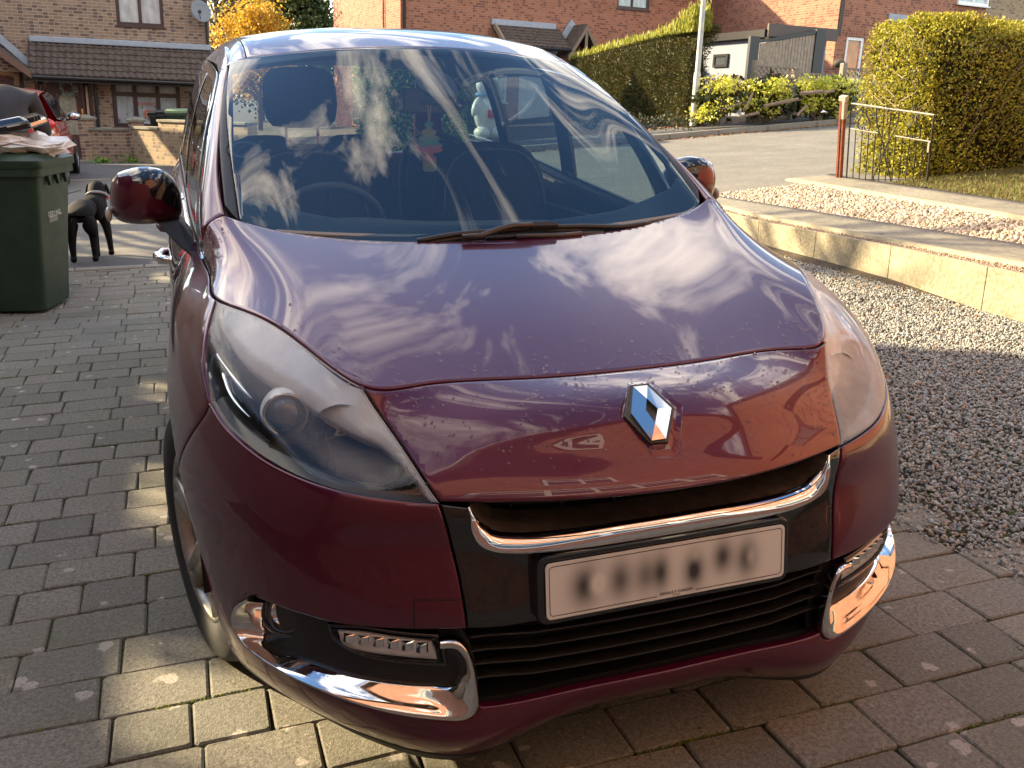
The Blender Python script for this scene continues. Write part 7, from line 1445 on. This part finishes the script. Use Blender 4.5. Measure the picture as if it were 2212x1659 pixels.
# ------------------------------------------------------------------ shrubs by the far pavement
YL = m_leaf('golden_leaf', [(0, (.34, .40, .03)), (.35, (.62, .62, .06)), (.8, (.80, .74, .16)), (1, (.42, .44, .05))], .25, .4); RL = m_leaf('red_leaf', [(0, (.10, .022, .025)), (.5, (.18, .05, .045)), (1, (.10, .07, .04))], .2); GLf = m_leaf('green_leaf', [(0, (.03, .07, .015)), (1, (.09, .15, .03))], .2)
def shrub(px0, px1, pyt, pyb, D, label, mat, name='shrub', dens=1., depth=.8, size=.075, seed=0, cat='shrub'):
    b = Vector(PT((px0+px1)/2, pyb, D)); w = D*(px1-px0)/FOC; h = D*(pyb-pyt)/FOC; r = np.random.default_rng(seed+60); e = empty(name, tuple(b), label, cat, rot=(0, 0, rd(-10)))
    nb = int(26*dens); c = np.stack([r.uniform(-.42, .42, nb)*w, r.uniform(-.4, .4, nb)*depth, h*r.uniform(.18, .86, nb)], 1); c[:, 2] = np.minimum(c[:, 2], h*(.9-.5*np.abs(c[:, 0]/w)**2)); P = []; Nn = []
    for q in c:
        m_ = 75; d = r.normal(size=(m_, 3)); d /= np.linalg.norm(d, axis=1)[:, None]; R_ = .19*(.6+.4*r.random(m_))[:, None]*r.uniform(.7, 1.2); P.append(q+d*R_*[1.1, 1, .8]); Nn.append(d)
    P = np.vstack(P); Nn = np.vstack(Nn); k = P[:, 2] > .03; V, F = foliage(P[k], Nn[k], size, .5, .45, seed); meshobj('leaves', V, F, mat, e); g = MB()
    for q in c[:14]: g.tube([(q[0]*.4, q[1]*.4, 0), (q[0]*.8, q[1]*.7, q[2]*.6), tuple(q)], [.018, .012, .006], 5, cap=False)
    g.obj('stems', BARK, e)
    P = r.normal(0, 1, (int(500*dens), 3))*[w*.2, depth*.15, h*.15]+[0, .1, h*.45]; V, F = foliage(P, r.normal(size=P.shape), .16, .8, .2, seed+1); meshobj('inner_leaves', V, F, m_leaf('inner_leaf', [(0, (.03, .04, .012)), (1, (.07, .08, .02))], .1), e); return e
shrub(1503, 1575, 168, 270, 20.4, 'golden leaved shrub right beside the lamp column', YL, dens=1., seed=1); shrub(1596, 1700, 160, 265, 20.6, 'golden leaved shrub in the middle behind the broken rail', YL, dens=1.15, seed=2); shrub(1700, 1842, 166, 262, 20.8, 'widest golden leaved shrub at the right end by the privet hedge', YL, dens=1.7, seed=3)
shrub(1530, 1602, 163, 250, 21.0, 'dark red leaved shrub between the lamp column and the middle golden shrub', RL, seed=4, size=.06); shrub(1640, 1688, 158, 235, 21.3, 'small dark red leaved shrub against the trellis fence', RL, seed=5, dens=.7, size=.06); shrub(1790, 1842, 165, 245, 21.25, 'dark green bush against the right end of the trellis fence', GLf, seed=6, dens=.8)
RAIL = simple('rail_timber', (.26, .19, .14), .9, var=.35, scale=15)
bR = Vector(PT(1500, 262, 20.1)); rl_ = empty('broken_rail_fence', tuple(bR), 'broken low timber rail fence tangled in the golden shrubs', 'fence')
def rp(px, py, D=20.1): return tuple(Vector(PT(px, py, D))-bR)
for a, b, w_ in (((1557, 237), (1603, 222), .04), ((1609, 237), (1626, 200), .05), ((1650, 229), (1725, 214), .06), ((1728, 202), (1778, 198), .07), ((1778, 201), (1802, 196), .05), ((1722, 250), (1742, 228), .05), ((1600, 252), (1640, 244), .05)): g = MB(); g.tube([rp(*a), rp(*b)], w_*.6, 5); g.obj('rail', RAIL, rl_)
P = np.array([PT(r1, 266, 20.3) for r1 in np.random.default_rng(2).uniform(1240, 1500, 900)])+np.random.default_rng(3).normal(0, .08, (900, 3)); V, F = foliage(P, np.tile([0., -.5, .5], (900, 1)), .06, .6, .5, 3); o = meshobj('ivy', V, F, m_leaf('ivy_leaf', [(0, (.03, .05, .03)), (.7, (.07, .09, .06)), (1, (.2, .08, .03))])); tag(o, 'dark ivy and dead fronds along the foot of the conifer hedge', 'ivy', kind='stuff')
o = MB(); c = Vector(PT(1780, 243, 19.6)); o.add([c+Vector(p) for p in ((-.09, 0, 0), (.02, -.05, .02), (.12, 0, 0), (.02, .06, .05))], [(0, 1, 2, 3)]); tag(o.obj('litter', simple('white_litter', (.8, .82, .85), .5)), 'scrap of white litter lying on the far kerb', 'litter')
# ------------------------------------------------------------------ trees between the houses
def tree(px, pyb, D, h, label, mat, seed, kind='round', w=2.4, name='tree', leaf=.12, n=9000, base_z=None):
    b = Vector(PT(px, pyb, D)); 
    if base_z is not None: b.z = base_z
    e = empty(name, tuple(b), label, 'tree'); r = np.random.default_rng(seed); g = MB(); g.tube([(0, 0, -.2), (.1, 0, h*.35), (.05, .1, h*.7), (0, 0, h*.97)], [h*.026, h*.02, h*.012, h*.003], 10)
    tips = []
    for k in range(46):
        z0 = h*r.uniform(.18, .85); a = r.uniform(0, 2*math.pi); L_ = w*(1-.55*(z0/h)**2)*r.uniform(.6, 1.) if kind == 'round' else w*(1.08-z0/h)*r.uniform(.8, 1.); p1 = np.array([math.cos(a)*L_*.5, math.sin(a)*L_*.5, z0+L_*(.35 if kind == 'round' else .02)]); p2 = np.array([math.cos(a+.2)*L_, math.sin(a+.2)*L_, z0+L_*(.75 if kind == 'round' else -.12)]); g.tube([(0, 0, z0), tuple(p1), tuple(p2)], [h*.008, h*.005, h*.002], 5, cap=False); tips += [p1, p2, (p1+p2)/2]
        for q in range(3): d = r.normal(0, .35*L_, 3); g.tube([tuple(p1), tuple(p1+d*.8)], [h*.003, h*.001], 4, cap=False); tips.append(p1+d*.8)
    g.obj('trunk', BARK, e); tips = np.array(tips); i = r.integers(0, len(tips), n); P = tips[i]+r.normal(0, .22 if kind == 'round' else .30, (n, 3))*w/2.4; V, F = foliage(P, r.normal(size=P.shape), leaf, .7, .2, seed); meshobj('crown', V, F, mat, e); return e
AUT = m_leaf('autumn_leaf', [(0, (.42, .22, .02)), (.5, (.62, .38, .03)), (1, (.66, .50, .08))], .4); EVG = m_leaf('evergreen_leaf', [(0, (.025, .05, .015)), (.6, (.06, .10, .025)), (1, (.12, .16, .04))], .1)
tree(480, 200, 40, 8.0, 'yellow autumn tree with thin branches between the brick houses', AUT, 71, w=3.0, n=3800, base_z=.2); tree(556, 200, 37, 4.6, 'small dense golden autumn tree beside the dark evergreen', AUT, 72, w=1.9, n=9000, leaf=.13, base_z=.3)
tree(650, 200, 44, 8.5, 'dark evergreen tree behind the car roof left of the orange house', EVG, 73, kind='cone', w=3.4, n=26000, leaf=.20, base_z=.2)
tree(560, 200, 50, 8.0, 'dark evergreen tree standing furthest back behind the golden one', EVG, 74, kind='cone', w=3.2, n=18000, leaf=.22, base_z=.2)
bt = tree(-300, 300, 17, 9.0, 'nearly leafless tree added out of view at the left to cast branch shadows', AUT, 75, w=3.0, n=500, base_z=0.); bt.location = (-8.2, 15.2, 0)  # unseen tree added so its branches streak the neighbour's tracks with shadow
gh0 = Vector(PT(770, 285, 20.5)); gh1 = Vector(PT(1004, 285, 20.0)); gh_ = empty('garden_hedge', (gh0.x, gh0.y, .25), 'green leafy hedge across the road seen through the car windows', 'hedge', rot=(0, 0, math.atan2(gh1.y-gh0.y, gh1.x-gh0.x)))
Lg = (gh1-gh0).length; P, N = box_surface(15000, 0, Lg, 0, .8, 0, 2.2, 77, .06, .1, 'xXyZ'); V, F = foliage(P, N, .09, .5, .4, 7); meshobj('leaves', V, F, m_leaf('hedge_green', [(0, (.06, .12, .02)), (.6, (.14, .24, .04)), (1, (.26, .34, .07))], .25), gh_); g = MB(); g.bb((.1, .15, 0), (Lg-.1, .65, 2.05)); g.obj('core', CORE, gh_)
# ------------------------------------------------------------------ inflatable bear on the far lawn
bb0 = Vector(PT(1050, 296, 19.5)); be_ = empty('inflatable_bear', tuple(bb0), 'white inflatable bear with a red bobble hat on the lawn, seen through the windscreen', 'inflatable', rot=(0, 0, rd(15))); be_.scale = (1.12,)*3
WI = simple('white_nylon', (.75, .78, .80), .45); g = MB(); g.ell((0, 0, .42), (.24, .20, .36), 20); g.ell((0, 0, .93), (.19, .17, .19), 20); g.ell((-.13, -.05, .08), (.13, .2, .12), 14); g.ell((.16, -.05, .08), (.13, .2, .12), 14); g.ell((.0, -.17, .88), (.08, .08, .07), 14); g.ell((-.24, -.05, .55), (.08, .09, .19), 12, RY(.4)); g.ell((.24, -.05, .55), (.08, .09, .19), 12, RY(-.4)); g.obj('body', WI, be_, smooth=True)
g = MB(); g.lathe([(.19, .0), (.18, .07), (.10, .18), (.0, .24)], (0, 0, 1.04), (.25, 0, 1), 20); g.obj('hat', simple('hat_red', (.65, .02, .03), .5), be_, smooth=True); g = MB(); g.tube([(.19*math.cos(a), .17*math.sin(a), 1.04) for a in np.linspace(0, 6.283, 20)], .04, 8); g.ell((.22, -.03, 1.20), (.045, .045, .045), 10); g.obj('hat_trim', WI, be_, smooth=True)
g = MB(); g.tube([(.17*math.cos(a), .15*math.sin(a), .76) for a in np.linspace(0, 6.283, 20)], .04, 8); g.obj('scarf', simple('scarf_blue', (.06, .25, .55), .6), be_, smooth=True); g = MB(); g.box((0, -.21, .42), (.16, .12, .14)); g.obj('parcel', simple('parcel_red', (.6, .03, .03), .5), be_, bev=.02)
for s in (-1, 1): g = MB(); g.ell((s*.07, -.155, .96), (.018, .012, .022), 8); g.obj('eye', BLACKG, be_, smooth=True)
g = MB(); g.ell((0, -.245, .89), (.028, .015, .022), 8); g.obj('nose', BLACKG, be_, smooth=True)
# ------------------------------------------------------------------ what stands behind and beside the camera: the house the nose reflects, the conifers that shade the drive
hb_ = empty('brick_house', (0, -2.5, 0), 'orange brick house behind the camera whose windows mirror in the bumper', 'house', rot=(0, 0, math.pi))
# local x runs to the picture's left here; the gabled front wing faces the car
wins = [(-1.1, .9, 5.0, 6.1), (-3.2, 1.9, 3.1, 4.2), (-3.3, .3, .9, 2.1)]; GX = -4.3
g = MB(); wall_open(g, GX-4.4, 5.0, -.2, 6.8, 0, .3, wins); g.bb((GX-4.4, .3, -.2), (GX-4.1, 6, 6.8)); g.bb((4.7, .3, -.2), (5.0, 6, 6.8)); g.obj('wall', BRICK_RED, hb_)
g = MB(); g.prism([(GX-4.4, 0, 6.8), (GX+4.4, 0, 6.8), (GX, 0, 9.8)], (0, .3, 0)); g.obj('gable', BRICK_RED, hb_)
g = MB()
for s in (-1, 1): g.prism([(GX, -.35, 9.85), (GX, -.35, 10.07), (GX+s*4.8, -.35, 6.75), (GX+s*4.8, -.35, 6.55)], (0, .14, 0))
g.obj('barge_board', simple('dark_barge', (.05, .03, .025), .5), hb_)
g = MB()
for s in (-1, 1): g.prism([(GX, -.3, 10.04), (GX, -.3, 10.18), (GX+s*4.9, -.3, 6.78), (GX+s*4.9, -.3, 6.66)], (0, 7, 0))
g.obj('roof', TILE, hb_); g = MB(); roof_tiles(g, .3, 5.3, -.4, 6.8, 3.5, 9.2, 20, 12); g.obj('roof', TILE, hb_); g = MB(); g.tube([(.3, -.45, 6.8), (5.3, -.45, 6.8)], .06, 8); g.obj('gutter', UPVCW, hb_)
for k, w_ in enumerate(wins): window(hb_, *w_, .04, UPVCW, PANE_D, mull=((.5,), (.2, .4, .6, .8), (.25, .5, .75))[k], trans=.66, fw=.12)
hn = empty('brick_house', (8.9, 4.2, .35), 'orange brick gable house right of the drive, out of the picture, mirrored in the nose', 'house', rot=(0, 0, rd(-90)))
wn_ = [(4.1, 5.0, 4.3, 5.3)]; g = MB(); wall_open(g, 0, 9.6, -.4, 5.0, 0, .3, wn_); g.bb((0, .3, -.4), (.3, 8, 5.0)); g.bb((9.3, .3, -.4), (9.6, 8, 5.0)); g.obj('wall', BRICK_RED, hn); g = MB(); g.prism([(0, 0, 5.0), (9.6, 0, 5.0), (4.8, 0, 8.8)], (0, .3, 0)); g.obj('gable', BRICK_RED, hn)
g = MB()
for s in (-1, 1): g.prism([(4.8, -.35, 8.85), (4.8, -.35, 9.1), (4.8+s*5.2, -.35, 4.95), (4.8+s*5.2, -.35, 4.7)], (0, .14, 0))
g.obj('barge_board', simple('dark_barge2', (.06, .035, .03), .5), hn)
g = MB()
for s in (-1, 1): g.prism([(4.8, -.3, 9.06), (4.8, -.3, 9.2), (4.8+s*5.3, -.3, 4.98), (4.8+s*5.3, -.3, 4.85)], (0, 8.6, 0))
g.obj('roof', TILE, hn); window(hn, *wn_[0], .04, UPVCB, PANE_D, mull=(.5,), fw=.08)
hs = empty('brick_house', (-20, 17.5, -.1), 'unseen brown brick house added further left to block bright sky', 'house')  # unseen house added to keep bright sky out of the wing's reflection
g = MB(); g.bb((0, 0, 0), (12, .3, 4.6)); g.bb((0, 7.7, 0), (12, 8, 4.6)); g.bb((11.7, .3, 0), (12, 7.7, 4.6)); g.bb((0, .3, 0), (.3, 7.7, 4.6)); g.obj('wall', BRICK_BROWN, hs); g = MB(); g.prism([(-.2, -.4, 4.6), (-.2, 8.4, 4.6), (-.2, 4, 6.9)], (12.4, 0, 0)); g.obj('roof', TILE, hs)
def shade_trees():
    """row of unseen dense conifers left of the drive, shaped to shade it; narrow gaps near the ground let the low sun through in slips"""
    gaps = [(5.15, 5.95), (6.35, 7.25), (8.0, 8.45), (9.35, 9.75)]; y = -9.0; segs = []
    for a, b in gaps+[(11.0, 11.0)]: segs.append((y, a)); y = b
    k = 0
    for a, b in segs:
        n_ = max(1, int((b-a)/2.4)); 
        for j in range(n_):
            c, d = a+(b-a)*j/n_, a+(b-a)*(j+1)/n_; k += 1; w = d-c
            e = empty('shade_conifer', (-7.0, (c+d)/2, 0), 'dense dark garden conifer in the unseen row, shaped to shade the drive', 'tree', 'row of conifers beside the drive')
            g = MB(); g.bb((-.04, -.08, 0), (.04, .08, 4)); g.obj('trunk', BARK, e)
            P, N = box_surface(int(2400*max(.5, w)), -.16, .16, -w/2, w/2, 0, 6.5+.4*math.sin(k*2.1), 90+k, .05, .12, 'xXyYZ'); V, F = foliage(P, N, .22, .45, .3, k); V[:, 1] = np.clip(V[:, 1], -w/2-.03, w/2+.03); meshobj('crown', V, F, EVG, e)
            g = MB(); g.bb((-.05, -w/2+.01, 0), (.05, w/2-.01, 6.35)); g.obj('shade_slab', CORE, e)  # opaque slab added so the crown blocks the sun
    for a, b in gaps:                      # crown slabs added above the gaps stop the higher sun
        e = empty('shade_conifer', (-7.0, (a+b)/2, 0), 'unseen conifer crown added over a gap in the row to stop the higher sun', 'tree', 'row of conifers beside the drive')
        g = MB(); g.bb((-.05, -(b-a)/2-.01, 4.0), (.05, (b-a)/2+.01, 6.35)); g.obj('shade_slab', CORE, e); r = np.random.default_rng(int(a*10)); P = np.stack([r.uniform(-.2, .2, 900), r.uniform(-(b-a)/2-.02, (b-a)/2+.02, 900), r.uniform(3.95, 6.5, 900)], 1); V, F = foliage(P, r.normal(size=P.shape), .25, .45, .3, 3); meshobj('crown', V, F, EVG, e)
        g = MB(); w = b-a
        for q in range(int(3+w*8)): yy = r.uniform(-w/2, w/2); g.tube([(r.uniform(-.1, .1), yy, 1.0), (r.uniform(-.1, .1), yy+r.normal(0, .05), 4.05)], r.uniform(.006, .020), 5)
        g.obj('stems', BARK, e)
    e = empty('shade_fence', (-5.7, 1, 0), 'unseen close boarded fence at the left, tall enough to trim the sun slips', 'fence'); g = MB(); g.bb((-.03, -10, 0), (.03, 10, 2.66)); g.obj('boards', FW_, e)  # unseen fence, its height set to cut the low sun
shade_trees()
